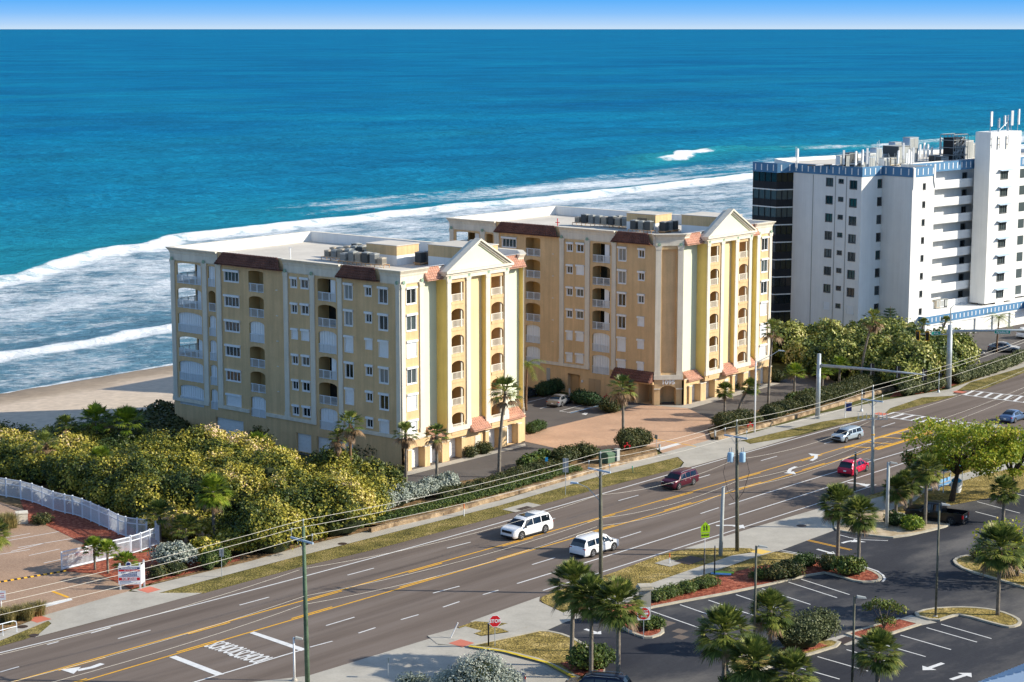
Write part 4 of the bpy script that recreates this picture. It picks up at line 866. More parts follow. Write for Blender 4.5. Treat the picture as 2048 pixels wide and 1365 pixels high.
    fr.box(T, ca-.1, cb+.1, 20.62, 21.32, F_-.6, F_+.22)
    if not chamfer_left:
        pil(fr, .02, .62, 3.9, 20.7); pil(fr, 3.0, 3.73, 3.9, 20.7); cornice(T, fr, 0, 4.3, 1, 0); roundel(Rn, fr, .35, 20.85, .19); roundel(Rn, fr, 3.35, 20.85, .19)
        cornice(T, fr, Wd-CHM-1.1, Wd-CHM, 0, 0)
    else:
        pil(fr, Wd-.62, Wd-.02, 3.9, 20.7); pil(fr, Wd-3.73, Wd-3.0, 3.9, 20.7); cornice(T, fr, Wd-4.3, Wd, 0, 1); roundel(Rn, fr, Wd-.35, 20.85, .19); roundel(Rn, fr, Wd-3.35, 20.85, .19)
        cornice(T, fr, CHM, CHM+1.1, 0, 0)
    # string course over the garages
    for a, b, d in ((t0, la, 0), (rb, t1, 0), (ca-.1, rc[0]+.05, F_), (rc[1]-.05, cb+.1, F_)): fr.box(T, a, b, 3.35, 3.9, d-.1, d+.2)
    for a, b in ((la+.05, lb-.05), (ra+.05, rb-.05)): tiles('roof_tile_pale', fr, a, b, 20.75, 22.15, .55, -.3, rows=5, pitch=.34)['label'] = 'salmon tiled roof end'
    for a, b in ((la+.7, lb-.05), (ra+.05, rb-.3)): tiles('roof_tile_pale', fr, a, b, 3.05, 4.1, .7, -D_+.05, rows=4, pitch=.34)['label'] = 'salmon tiled apron'
    tiles('roof_tile_pale', fr, rc[0]-.2, rc[1]+.25, 3.0, 4.25, F_+.75, F_-.5, rows=5, pitch=.34)['label'] = 'salmon tiled apron'
    # pediment
    PD = MB(); pz = 21.36; ph = 3.25; pw = half+.55
    def tri(mb, w_, h, z, d0, d1): fr.poly(mb, [(ctr-w_, z), (ctr+w_, z), (ctr, z+h)], d0, d1)
    tri(PD, pw-.6, ph-.42, pz+.05, F_-.35, F_+.05); PD.build('tympanum', M['stucco_green'], root)
    PT = MB(); fr.box(PT, ctr-pw, ctr+pw, pz-.05, pz+.22, F_-.6, F_+.55); fr.box(PT, ctr-pw+.1, ctr+pw-.1, pz-.3, pz-.053, F_-.5, F_+.32)
    for sg in (-1, 1):
        for off, dd in ((0.0, .55), (.24, .35), (.42, .2)):
            a = (ctr+sg*pw, pz+.22-off*.4); b = (ctr, pz+ph+.22-off); th = .24
            fr.poly(PT, [(a[0]-sg*off*1.2, a[1]), (b[0], b[1]), (b[0], b[1]-th), (a[0]-sg*(off*1.2+th*1.4), a[1])], F_-.35-off*.01, F_+dd)
    fr.poly(PT, [(ctr-pw+.3, pz+.2), (ctr+pw-.3, pz+.2), (ctr, pz+ph)], F_-1.0, F_-.36)
    PT.build('pediment', M['trim_cream'], root)
    # ground floor of the front: piers, garage doors with flat arches
    GP = MB(); GD = MB()
    doors = [(.95, 3.1), (4.0, 6.0), (7.25, 9.35), (14.2, 16.3), (17.5, 19.5), (20.6, 22.75)]
    zt = 2.45; gd = F_-.15
    us = [t0]+[x for dr in doors for x in dr if t0 < x < t1]+[t1]
    dl = [dr for dr in doors if dr[0] > t0 and dr[1] < t1]
    wall(GP, fr, t0, t1, 0.0, 3.35, [(a, b, .0, zt, .75) for a, b in dl], d=.35)
    for a, b in dl:
        arch(GP, fr, a, b, zt, .3, d=.35)
        g = MB(); n = 5
        for k in range(n): fr.box(g, a+.02, b-.02, .01+(zt-.02)*k/n+.008, .01+(zt-.02)*(k+1)/n-.008, .35-.74, .35-.68)
        g.build('garage_door', M['garage_white'], root)
    g = MB(); fr.box(g, ctr+.15, ctr+1.1, .02, 2.1, .353, .40); g.build('door', M['trim_cream'], root)
    for a, b in dl:
        for u in (a-.32, b+.32):
            if t0 < u-.3 and u+.3 < t1: fr.box(GP, u-.3, u+.3, 0, 2.3, .353, .62); fr.box(T, u-.36, u+.36, 2.3, 2.42, .354, .68)
    fr.box(GP, ca, rc[0], 2.62, 3.34, .36, F_+.0); fr.box(GP, rc[1], cb, 2.62, 3.34, .36, F_+.0); fr.box(T, t0, t1, 3.30, 3.36, .30, .42)
    # chamfered entrance corner
    if chamfer_left: cA = Vector((0, CHM)); cB = Vector((CHM, 0))
    else: cA = Vector((Wd-CHM, 0)); cB = Vector((Wd, CHM))
    cu = (cB-cA).normalized(); cn = Vector((cu.y, -cu.x)); cf = Face(tuple(cA), tuple(cu), tuple(cn)); cl_ = (cB-cA).length
    wall(W, cf, 0, cl_, 3.3, ZT-.02, [(.85, cl_-.85, 4.2, 20.2, .35)]); cf.quad(W, .85, cl_-.85, 4.2, 20.2, -.35)
    pil(cf, 0.0, .72, 3.9, 20.7); pil(cf, cl_-.72, cl_, 3.9, 20.7); cornice(T, cf, 0, cl_, .41, .41); roundel(Rn, cf, .4, 20.85, .19); roundel(Rn, cf, cl_-.4, 20.85, .19)
    cf.box(T, -.1, cl_+.1, 3.35, 3.95, -.05, .24)
    wall(GP, cf, 0, cl_, 0, 3.35, [(.75, cl_-.75, .0, 2.55, 1.2)], d=.05); arch(GP, cf, .75, cl_-.75, 2.55, .6, d=.05, th=.4); cf.quad(GP, .5, cl_-.5, 0, 2.6, -1.9)
    cf.box(T, -.05, .78, 2.05, 2.2, .06, .14); cf.box(T, cl_-.78, cl_+.05, 2.05, 2.2, .06, .14)
    if number:
        c = cf.p(cl_/2, 2.98, .10); mtx = Matrix(((cu.x, 0, cn.x, c[0]), (cu.y, 0, cn.y, c[1]), (0, 1, 0, c[2]), (0, 0, 0, 1)))
        text_obj('house_number', number, .78, mtx, 'white_paint', root, sx_=1.15, depth=.05, bold=.02)
    # far side, sea side
    wall(W, rt, r0, Ln, 0, ZT-.02, [(5+i*4.5, 6.4+i*4.5, 18.4-FL*k, 20-FL*k) for i in range(6) for k in rows])
    for i in range(6):
        g = MB(); gg = MB()
        for k in rows: rt.box(g, 5+i*4.5, 6.4+i*4.5, 18.4-FL*k, 20-FL*k, -.12, -.1)
        g.build('window', M['glass_dark'], root)
    bkops = [(.35, 3.8, 17.92-FL*k, 20.42-FL*k, .2) for k in rows]+[(6+i*6, 9.5+i*6, 17.92-FL*k, 20.42-FL*k, .2) for i in range(3) for k in rows]
    wall(W, bk, 0, Wd, 0, ZT-.02, bkops)
    for i in range(3):
        for k in rows: balcony(bk, 6+i*6, 9.5+i*6, 17.92-FL*k, 20.42-FL*k, root, kind='slider')
    for k in rows:
        if k in shut['big']: balcony(bk, .35, 3.8, 17.92-FL*k, 20.42-FL*k, root, closed=True)
    cornice(T, bk, 0, Wd, 1, 1); cornice(T, rt, r0, Ln, 0 if r0 else 1, 1)
    W.build('wall', M['stucco_tan'], root); T.build('trim', M['trim_cream'], root); Rn.build('roundel', M['roundel_green'], root)
    GP.build('ground_floor_wall', M['stucco_tan'], root)
    # roof deck and parapet
    if chamfer_left: pl = [(CHM, 0), (Wd, 0), (Wd, Ln), (0, Ln), (0, CHM)]
    else: pl = [(0, 0), (Wd-CHM, 0), (Wd, CHM), (Wd, Ln), (0, Ln)]
    RD = MB().sheet(offset_poly(pl, .2), DK); RD.build('roof', M['roof_deck'], root)
    q = offset_poly(pl, .30); PP = MB(); n = len(pl)
    PP.add([(a[0], a[1], ZT-.004) for a in pl]+[(a[0], a[1], ZT-.004) for a in q]+[(a[0], a[1], DK-.01) for a in q], [(i, (i+1) % n, n+(i+1) % n, n+i) for i in range(n)]+[(n+i, n+(i+1) % n, 2*n+(i+1) % n, 2*n+i) for i in range(n)])
    PP.build('parapet', M['white_stucco'], root)
    # low party walls and plant room
    return root, Matrix.Translation(Vector(origin)) @ Matrix.Rotation(rz, 4, 'Z')
c1 = G(804, 943); RZ = R(50.8)
B1, MX1 = condo('apartment_block', c1, RZ, {'win1': (5,), 'wa': (2,), 'wb': (2,), 'w3': (2, 4, 5), 'w4': (2,), 'w5': (2, 5), 'big': (2, 4, 5), 'small': (0, 2, 3, 4, 5), 'opB': (2, 5), 'opC': (2, 5), 'front': (2, 4, 5)},
   'yellow apartment block left of centre with garage doors low on its shaded side', False)
c2 = G(1308, 811); c2 = c2 + Vector((-math.cos(R(140.8)), -math.sin(R(140.8)), 0))*2.55
B2, MX2 = condo('apartment_block', c2, RZ, {'win1': (4, 5), 'wa': (4, 5), 'wb': (1, 4, 5), 'w3': (4, 5), 'w4': (3, 4, 5), 'w5': (), 'big': (3, 4, 5), 'small': (1, 3), 'opB': (4, 5), 'opC': (4, 5), 'front': (3, 4, 5)},
   'yellow apartment block with the number 1095 over its arched corner entrance, in the centre right', True, '1095')
# ---------------------------------------------------------------- roof plant
def ac_unit(m='ac_grey', s=(.85, .85, .85)):
    root = empty('air_conditioner', (0,0,0)); x, y, z = s
    b = MB(); b.box((-x/2, -y/2, .0), (x/2, y/2, z-.06)); b.build('body', M[m], root)
    g = MB()
    for k in range(7): 
        t = -x/2+.06+(x-.12)*k/6
        g.box((t-.015, -y/2-.02, .08), (t+.015, -y/2-.004, z-.14)); g.box((-x/2-.02, (t/x*y)-.015, .08), (-x/2-.004, (t/x*y)+.015, z-.14))
    g.build('grille', M['ac_dark'], root)
    c = MB(); c.box((-x/2-.02, -y/2-.02, z-.058), (x/2+.02, y/2+.02, z)); c.lathe([(x*.40, z+.002), (x*.40, z+.05), (x*.1, z+.05)], (0,0,0), n=12); c.build('fan_cover', M['ac_grey' if m != 'ac_tan' else 'ac_tan'], root)
    return root
acs = [ac_unit('ac_grey'), ac_unit('ac_tan', (.75,.75,.75)), ac_unit('ac_grey', (.8,.8,1.15)), ac_unit('ac_dark', (.9,.9,1.2)), ac_unit('ac_tan', (.85,.85,1.05))]
used_ac = set()
ORD = ['first','second','third','fourth','fifth','sixth','seventh','eighth','ninth','tenth','eleventh','twelfth','thirteenth','fourteenth','fifteenth','sixteenth']
def put_ac(kind, mx, x, y, z, label, group, rot=0.0):
    src = acs[kind]; o = src if kind not in used_ac else copy_tree(src); used_ac.add(kind)
    p = mx @ Vector((x, y, z)); o.location = p; o.rotation_euler = (0, 0, RZ+rot); tag(o, label, 'air conditioner', group); return o
DK = 20.95
def rack(mx, x0, y0, y1, lab):
    b = MB(); b.box((x0-.5, y0, .34), (x0-.42, y1, .42)); b.box((x0+.42, y0, .34), (x0+.5, y1, .42))
    n = int((y1-y0)/1.6)+1
    for k in range(n+1):
        y = y0+(y1-y0)*k/n
        for x in (x0-.46, x0+.46): b.box((x-.03, y-.03, 0.001), (x+.03, y+.03, .339))
        b.box((x0-.42, y-.03, .345), (x0+.42, y+.03, .40))
    o = b.build('equipment_rack', M['copper_bar']); o.matrix_world = mx @ Matrix.Translation((0, 0, DK)); tag(o, lab, 'equipment rack')
KN = {0: 'grey', 1: 'small tan', 2: 'tall grey', 3: 'dark', 4: 'tan'}
for bi, (mx, nm) in enumerate(((MX1, 'the left yellow block'), (MX2, 'the 1095 block'))):
    x_shift = 0.0 if bi == 0 else 0.0
    if bi == 0: rows_ = [(8.3, 10.4, 'front', [1,2,3,4,2,0]), (9.9, 15.9, 'second', [0,2,4,0,1]), (12.6, 16.4, 'third', [0,3,2,4,0,1]), (14.4, 16.8, 'rear', [2,0,4,3])]
    else: rows_ = [(12.9, 16.6, 'front', [2,4,3,4,2,2,3,1]), (14.6, 16.8, 'rear', [2,4,2,0]), (10.3, 10.9, 'near', [3,2,3])]
    for x0, y0, rn, seq in rows_:
        rack(mx, x0, y0-.7, y0+len(seq)*1.16-.4, 'low steel rack under the %s row of air conditioners on %s' % (rn, nm))
        for k, kd in enumerate(seq):
            put_ac(kd, mx, x0+rng.uniform(-.08, .08), y0+k*1.16, DK+.425, '%s air conditioner, %s from road end of the %s rack, %s' % (KN[kd], ORD[k], rn, nm[4:]), 'air conditioners on the yellow blocks', rng.choice([0, 0, .03, -.03]))
    gx, gy = (13.2, 8.9) if bi == 0 else (11.9, 9.6)
    for k in range(3): put_ac(3 if k != 1 else 2, mx, gx+k*1.15, gy, DK+.3, '%s air conditioner, %s in the short row by the stair house, %s' % (KN[3 if k != 1 else 2], ORD[k], nm[4:]), 'air conditioners on the yellow blocks')
    b_ = MB(); b_.box((gx-.7, gy-.5, DK+.2), (gx+3.0, gy+.5, DK+.295)); [b_.box((gx+q-.05, gy-.4, DK+.001), (gx+q+.05, gy+.4, DK+.199)) for q in (-.5, 1.1, 2.8)]; o = b_.build('equipment_rack', M['copper_bar']); o.matrix_world = mx; tag(o, 'short rack by the stair house on the roof of '+nm, 'equipment rack')
    px_, py_ = (10.8, 10.4) if bi == 0 else (12.2, 11.2)
    pr = empty('plant_room', mx @ Vector((px_, py_, DK)), RZ, 'tan topped white plant room on the roof of '+nm, 'plant room')
    MB().box((0,0,.0), (3.8,4.8,1.15)).build('lower_wall', M['white_stucco'], pr); u_ = MB().box((-.004,-.004,1.152), (3.804,4.804,2.25)); u_.build('upper_wall', M['stucco_tan'], pr); MB().box((-.1,-.1,2.252), (3.9,4.9,2.34)).build('roof', M['roof_deck'], pr)
    if bi: MB().box((-.03,1.4,.75), (-.006,3.0,1.75)).build('window', M['glass_dark'], pr)
    pr2 = empty('stair_house', mx @ Vector((13.0, 1.2, DK)), RZ, 'tan and white stair house behind the pediment of '+nm, 'plant room')
    MB().box((0,0,0), (5.0,6.3,1.15)).build('lower_wall', M['white_stucco'], pr2); MB().box((-.004,-.004,1.152), (5.004,6.304,2.45)).build('upper_wall', M['stucco_tan'], pr2); MB().box((-.1,-.1,2.452), (5.1,6.4,2.54)).build('roof', M['roof_deck'], pr2)
    v = MB(); v.lathe([(.06, 0), (.06, 1.5)], (0,0,0), n=8)
    if bi == 0: v.box((-.25,-.02,1.5), (.25,.02,1.58)); 
    else: v.box((-.3,-.03,.9), (.3,.03,1.0))
    o = v.build('vent_pipe', M['white_paint' if bi == 0 else 'red']); o.location = mx @ Vector((6.5, 23.5, DK)); tag(o, ('white' if bi == 0 else 'red')+' cross topped pipe standing on the open roof of '+nm, 'vent pipe')
for k, a in enumerate(acs):
    if k not in used_ac:
        for c in list(a.children): bpy.data.objects.remove(c)
        bpy.data.objects.remove(a)

# ---------------------------------------------------------------- white and blue hotel
def hotel():
    root = empty('hotel_block', (0,0,0), 0, 'tall white apartment tower with blue striped parapets and aerials on its roof, far right', 'apartment building')
    W = MB(); Bl = MB(); St = MB(); HT = 27.1; A = R(42.5)
    uf = Vector((math.cos(A), math.sin(A))); ub = Vector((-math.sin(A), math.cos(A)))   # along front, towards sea
    K0 = Vector((53.6, 301.3))
    def FC(p, d, n): return Face(tuple(p), tuple(d), tuple(n))
    def segf(p, q):
        d = (q-p); L = d.length; d = d/L; return FC(p, d, Vector((d.y, -d.x))), L
    def band(fc, L, z1=HT, h=1.5, step=1.15, a=0.0):
        Bl = MB(); St = MB(); fc.box(Bl, a, L, z1-h, z1, .004, .10); o_ = Bl.build('parapet_band', M['blue_band'], root)
        n = max(1, int((L-a)/step))
        for k in range(n):
            u = a+(L-a)*(k+.5)/n; fc.box(St, u-.09, u+.09, z1-h+.28, z1-.25, .105, .13)
        St.build('stripes', M['white_paint'], o_)
    aL = K0+ub*13.4
    K1 = K0+uf*5.2; K2 = K1-ub*5.7; K3 = K2+uf*5.7; K4 = K3+ub*6.5; 
    T0 = Vector((76.9, 316.8)); 
    rows8 = [25.15-2.78*k for k in range(8)]
    def winrow(fc, specs, rows_, d=0.0, shutlast=()):
        for (a, b, h, off) in specs:
            for k, z in enumerate(rows_):
                window(fc, a, b, z-off-h, z-off, (k == 7 and (b-a) > 1.1), root, d=d, mull=1, seed=k, box=False, frame='ac_dark' if not (k == 7 and (b-a) > 1.1) else 'white_stucco', glass=['glass_teal','glass_dark','glass_mid','glass_dark','glass_teal','glass_dark','glass_mid','glass_dark'][(k+int(a)) % 8])
    # facet A (shaded, parallel to the blocks' long sides)
    f, L = segf(aL, K0)
    sp = [(L-6.8, L-5.55, 1.25, 0), (L-4.35, L-3.5, .65, .05), (L-2.2, L-.9, 1.3, .15)]
    wall(W, f, 0, L, 0, HT-.02, [(a, b, z-o_-h, z-o_) for a, b, h, o_ in sp for z in rows8]); winrow(f, sp, rows8); band(f, L)
    for u in (L-9.4, L-5.0, L-2.85): g = MB(); f.box(g, u-.05, u+.05, .2, HT-1.6, .003, .06); g.build('downpipe', M['ac_grey'], root)
    # facet B (sunlit)
    f, L = segf(K0, K1); sp = [(L-1.15, L-.15, 1.3, .1)]
    wall(W, f, 0, L, 0, HT-.02, [(a, b, z-o_-h, z-o_) for a, b, h, o_ in sp for z in rows8]); winrow(f, sp, rows8); band(f, L)
    f, L = segf(K1, K2); wall(W, f, 0, L, 0, HT-.02, []); band(f, L, a=0.0)
    f, L = segf(K2, K3); sp = [(2.7, 3.3, .95, .6)]
    wall(W, f, 0, L, 0, HT-.02, [(a, b, z-o_-h, z-o_) for a, b, h, o_ in sp for z in rows8]); winrow(f, sp, rows8); band(f, L, a=.5)
    fin = MB(); f.poly(fin, [(0, HT-.1), (.5, HT-.1), (.5, HT-2.2), (0, HT-3.4)], .005, .16); f.poly(fin, [(L-.4, HT+.3), (L, HT+.3), (L, HT-3.4), (L-.4, HT-2.2)], .005, .16); fin.build('fin', M['white_stucco'], root)
    f, L = segf(K3, K4); wall(W, f, 0, L, 0, HT-.02, [])
    # walkway section
    T1 = T0+ub*2.9; E1 = K4+uf*((T1-K4).dot(uf)+4); f, L = segf(K4, E1); 
    wall(W, f, 0, L, 0, HT-.02, [])
    band(FC(K4-ub*1.7, uf, -ub), (T1-K4).dot(uf)+2.5)
    f2 = FC(K4-ub*1.7, uf, -ub); Lw = (T1-K4).dot(uf)+2.5
    for k, z in enumerate(rows8):
        p_ = MB(); f2.box(p_, .1, Lw, z-2.35, z-1.05, -.12, .0); f2.box(p_, .1, Lw, z-2.45, z-2.25, -1.75, -.125); p_.build('walkway', M['white_stucco'], root)
        for a, h in ((1.2, 1.9), (Lw-2.6, 1.1)): window(f, a, a+1.1, z-.25-(h if k == 0 else 1.0), z-.25, False, root, d=.12, box=False, frame='ac_dark', glass='glass_dark', seed=k)
    # stair tower
    TH = 31.6; T2 = T0+uf*8.7; 
    f, L = segf(T1, T0); wall(W, f, 0, L, 3.8, TH, [])
    f, L = segf(T0, T2); wz = [25.3-2.78*k for k in range(8)]
    wall(W, f, 0, L, 3.8, TH, [(3.2, 5.2, z-1.35, z) for z in wz])
    for k, z in enumerate(wz):
        window(f, 3.2, 5.2, z-1.35, z, False, root, mull=2, box=False, frame='ac_dark', glass='glass_mid', seed=k)
        aw = MB(); aw.add([f.p(2.6, z+.16, .003), f.p(5.8, z+.16, .003), f.p(6.0, z+.02, .75), f.p(2.4, z+.02, .75), f.p(2.6, z+.22, .003), f.p(5.8, z+.22, .003), f.p(6.0, z+.07, .75), f.p(2.4, z+.07, .75)], [(0,1,2,3), (7,6,5,4), (0,4,5,1), (1,5,6,2), (2,6,7,3), (3,7,4,0)]); aw.build('awning', M['crossarm'], root)
        lv = MB()
        for i in range(4): f.box(lv, 3.0+i*.62, 3.5+i*.62, z-2.55, z-1.6, .003, .03)
        lv.build('panel', M['white_paint'], root)
    T4 = T1+uf*8.7
    f, L = segf(T2, T4); wall(W, f, 0, L, 3.8, TH, []); f, L = segf(T4, T1); wall(W, f, 0, L, 3.8, TH, [])
    W.sheet([tuple(p) for p in (T0, T2, T4, T1)], TH-.02)
    # wing beyond the tower
    Bx = T2+ub*1.5+uf*.02; f, L = segf(Bx, Bx+uf*22); wall(W, f, 0, L, 3.8, HT-.02, []); band(f, L)
    for k, z in enumerate(rows8):
        g = MB(); f.box(g, 1.5, 4.0, z-1.5, z, .004, .05); g.build('window', M['glass_mid'], root)
    # roof body
    poly = [tuple(p) for p in (aL, K0, K1, K2, K3, K4, T1, T1+uf*.01)]+[tuple(Bx+uf*.0+ub*0), tuple(Bx+uf*22), tuple(Bx+uf*22+ub*16), tuple(aL+ub*5+uf*8)]
    poly = [tuple(p) for p in (aL, K0, K1, K2, K3, K4, E1, E1+uf*8, Bx+ub*2+uf*22, Bx+ub*20+uf*22, aL+ub*9+uf*6)]
    MB().sheet(poly, HT-.6).build('roof', M['roof_deck'], root)
    for a, b in zip(poly[-4:], poly[-3:]+poly[:1]): f, L = segf(Vector(b), Vector(a)); f = Face(a, tuple((Vector(b)-Vector(a)).normalized()), tuple(Vector(((Vector(b)-Vector(a)).normalized().y, -(Vector(b)-Vector(a)).normalized().x)))); wall(W, f, 0, L, 0, HT-.02, [])
    # inner face of the parapet on the sea side reads as a pale strip
    # glazed corner balconies
    g0 = Vector((38.5, 314.2)); g1 = Vector((41.8, 310.4)); g2 = aL
    for k in range(9):
        z = HT-1.5-2.78*k
        fz, L = segf(g0, g1); fz2, L2 = segf(g1, g2)
        s_ = MB(); s_.prism([tuple(g0), tuple(g1), tuple(g2), tuple(g2+ub*4)], z-2.78, z-2.78+.16); o = s_.build('balcony', M['white_stucco'], root)
        gm = MB(); fm = MB(); nn = 4
        for ff, LL, n_ in ((fz, L, 4), (fz2, L2, 3)):
            ff.quad(gm, .03, LL-.03, z-2.60, z-.02, -.10)
            for i in range(n_+1):
                u = LL*i/n_; ff.box(fm, max(0,u-.05), min(LL,u+.05), z-2.615, z-.003, -.09, .0)
            ff.box(fm, .06, LL-.06, z-1.55, z-1.47, -.09, -.0); ff.box(fm, .06, LL-.06, z-2.61, z-1.56, -.085, -.02)
        fm.build('screen_frame', M['plastic_black'], o); gm.build('screen', M['glass_mid' if k in (1, 2) else 'glass_dark'], o)
    fz, L = segf(g0, g1); fz2, L2 = segf(g1, g2); band(fz, L); band(fz2, L2); W.sheet([tuple(g0), tuple(g1), tuple(g2), tuple(g2+ub*4)], HT-.5)
    # podium with garages
    P0 = G(1849, 684).xy; P0 = Vector(P0); P1 = P0+uf*46; f, L = segf(P0, P1); PZ = 3.85
    gd = [(2.0+.0, 5.0)]+[(9.3+i*4.9, 13.6+i*4.9) for i in range(0, 4)]
    wall(W, f, 0, L, 0, PZ-.02, [(a, b, 0.0, 2.35, .3) for a, b in gd]); band(f, L, PZ, 1.2, 1.05)
    for a, b in gd:
        q = MB()
        for k in range(4): f.box(q, a+.01, b-.01, .01+2.33*k/4+.01, .01+2.33*(k+1)/4-.01, -.29, -.24)
        q.build('garage_door', M['garage_white'], root)
    f, L = segf(P0+ub*16, P0); wall(W, f, 0, L, 0, PZ-.02, []); band(f, L, PZ, 1.2, 1.05)
    W.sheet([tuple(p) for p in (P0, P1, P1+ub*14, P0+ub*16)], PZ-.35)
    ent = MB(); f = FC(P0+uf*22-ub*.0, uf, -ub); f.box(ent, 3.9+1.2, 8.2, 2.7, PZ+.02, .1, 1.9); ent.build('canopy', M['blue_band'], root)
    W.build('wall', M['white_stucco'], root)
    return dict(K0=K0, uf=uf, ub=ub, HT=HT, T0=T0, TH=TH, K2=K2, aL=aL, g1=g1, P0=P0, K3=K3, PZ=PZ, K1=K1)
HB = hotel()
def onroof(a, b, z=None): p = HB['K0']+HB['uf']*a+HB['ub']*b; return (p.x, p.y, HB['HT']-.6 if z is None else z)
def antenna_panel(loc, h, lab, rz=0.0, w_=.32, arm=True):
    r_ = empty('panel_antenna', loc, rz, lab, 'antenna', 'phone antennas on the white tower block')
    MB().lathe([(.045, 0), (.045, h*.95)], (0,0,0), n=6).build('mast', M['galv'], r_)
    p_ = MB(); p_.box((-w_/2, -.30, h*.28), (w_/2, -.12, h)); p_.box((-.05, -.12, h*.4), (.05, .0, h*.45)); p_.box((-.05, -.12, h*.8), (.05, .0, h*.85)); p_.build('panel', M['white_paint'], r_)
def cabinet(loc, s, m, lab, rz, name='equipment_cabinet', cat='equipment cabinet'):
    r_ = empty(name, loc, rz, lab, cat); x, y, z = s
    MB().box((-x/2,-y/2,.15), (x/2,y/2,z)).build('body', M[m], r_); q = MB(); q.box((-x/2-.03,-y/2-.03,z+.001), (x/2+.03,y/2+.03,z+.06)); q.box((-x/2+.08,-y/2-.03,.3), (-.04,-y/2-.003,z-.1)); q.box((.04,-y/2-.03,.3), (x/2-.08,-y/2-.003,z-.1))
    for k in (-1, 1): q.box((k*(x/2-.1)-.05,-y/2+.05,0), (k*(x/2-.1)+.05,y/2-.05,.149))
    q.build('panel', M['ac_grey' if m != 'ac_grey' else 'ac_dark'], r_)
HRZ = R(42.5)
PA = [(-.6+.0, 3.2, 3.1), (.0, 1.4, 3.0), (1.2, 1.1, 3.2), (2.4, 1.0, 3.4), (9.5, -1.5, 3.0), (10.3, -1.3, 2.6), (11.2, -1.2, 3.2), (12.4, 1.0, 2.2), (8.8, 0.0, 2.8), (15.0, 3.5, 3.6), (-1.5, 11.6, 3.0)]
for k, (a, b, h) in enumerate(PA): antenna_panel(onroof(a, b), h, 'white panel antenna, %s from the left along the roof edge of the white tower block' % ORD[[1,2,3,4,6,7,8,9,5,10,0][k]], HRZ+R(20*k % 60-30))
CB = [(5.0, 2.5, (1.6,1.2,1.9), 'crossarm', 'blue grey'), (6.5, 3.5, (1.5,1.2,2.3), 'white_paint', 'tall white'), (7.5, 1.5, (1.4,1.0,1.6), 'white_paint', 'short white'), (3.6, 5.0, (2.2,1.2,2.4), 'ac_grey', 'wide grey'), (8.7, 4.0, (1.6,1.2,3.0), 'crossarm', 'tall blue grey'), (16.0, 5.5, (3.2,3.0,3.0), 'ac_dark', 'big dark caged'), (20.0, 8.0, (3.4,2.0,2.6), 'white_paint', 'long white'), (10.5, 4.0, (2.0,1.0,1.2), 'ac_dark', 'low black'), (1.6, 4.4, (1.0,.8,2.2), 'plastic_black', 'narrow black'), (13.0, 4.0, (2.4,1.2,1.3), 'ac_tan', 'low tan'), (12.0, 7.5, (3.0,1.0,1.1), 'white_paint', 'low white')]
CB += [(4.2, 7.5, (1.2,.9,1.8), 'white_paint', 'slim white rearmost'), (6.0, 7.0, (1.0,.8,1.4), 'ac_tan', 'small tan rearmost'), (14.0, 6.5, (1.4,1.0,1.7), 'crossarm', 'pale blue'), (18.2, 6.0, (1.3,1.0,2.0), 'ac_grey', 'grey slatted'), (2.8, 2.2, (.9,.7,1.1), 'ac_dark', 'small dark'), (9.6, 6.2, (1.1,.9,1.6), 'ac_grey', 'mid grey'), (11.6, 5.6, (.8,.7,1.9), 'white_paint', 'narrow white')]
for a, b, s_, m_, lb in CB: cabinet(onroof(a, b), s_, m_, lb+' equipment cabinet on the roof of the white tower block', HRZ)
for k, (a, b, h) in enumerate([(-1.0, 12.2, 3.2), (-2.6, 10.6, 3.2), (5.2, 1.2, 4.2), (6.2, 1.6, 4.4), (17.5, 3.8, 3.6), (13.2, .6, 3.0)]):
    o = MB().lathe([(.05, 0), (.03, h)], (0,0,0), n=6).build('whip_aerial', M['white_paint']); o.location = onroof(a, b); tag(o, 'thin white whip aerial, %s from the left on the white tower block roof' % ORD[[1,0,2,3,5,4][k]], 'aerial')
def RG(x, y=323): q = G(x, y, HB['HT']-.6); return tuple(q)
for k, (x, y, h) in enumerate([(1838,326,3.0), (1846,325,3.2), (1853,325,3.0), (1861,324,2.4), (1878,323,3.9), (1889,322,2.6)]): antenna_panel(RG(x, y), h, 'white panel antenna, %s from the left in the group nearest the stair tower' % ORD[k], HRZ+R(10*k-20), .34)
for x, y, s_, m_, lb in [(1790,324,(2.0,1.3,3.2),'crossarm','tall pale blue'), (1806,325,(1.6,1.2,2.6),'white_paint','broad white'), (1820,323,(2.4,1.4,3.9),'crossarm','tallest blue white'), (1868,326,(1.6,1.0,1.2),'ac_dark','low black boxy'), (1930,320,(2.2,1.6,3.2),'white_paint','tall white, tower side'), (1941,319,(1.6,1.4,2.6),'trim_cream','cream, tower side'), (1884,327,(2.2,1.0,1.1),'ac_dark','low dark, cage side')]: cabinet(RG(x, y), s_, m_, lb+' equipment cabinet on the white tower block roof', HRZ)
cg = empty('cooling_tower_cage', RG(1907,324), HRZ, 'big dark cage full of pipes beside the stair tower on the roof', 'cooling tower'); fr_ = MB(); pp_ = MB(); rs_ = random.Random(4)
for z in (0, 1.2, 2.4, 3.6, 4.5):
    for a_, b_ in (((-2,-1.3),(2,-1.3)), ((2,-1.3),(2,1.3)), ((2,1.3),(-2,1.3)), ((-2,1.3),(-2,-1.3))): fr_.tube([(a_[0],a_[1],z), (b_[0],b_[1],z)], .06, 4)
for x in (-2, -1, 0, 1, 2):
    for y in (-1.3, 1.3): fr_.tube([(x,y,0), (x,y,4.5)], .06, 4)
fr_.build('frame', M['ac_grey'], cg); MB().box((-1.6,-1.0,.2), (1.6,1.0,4.0)).build('core', M['plastic_black'], cg)
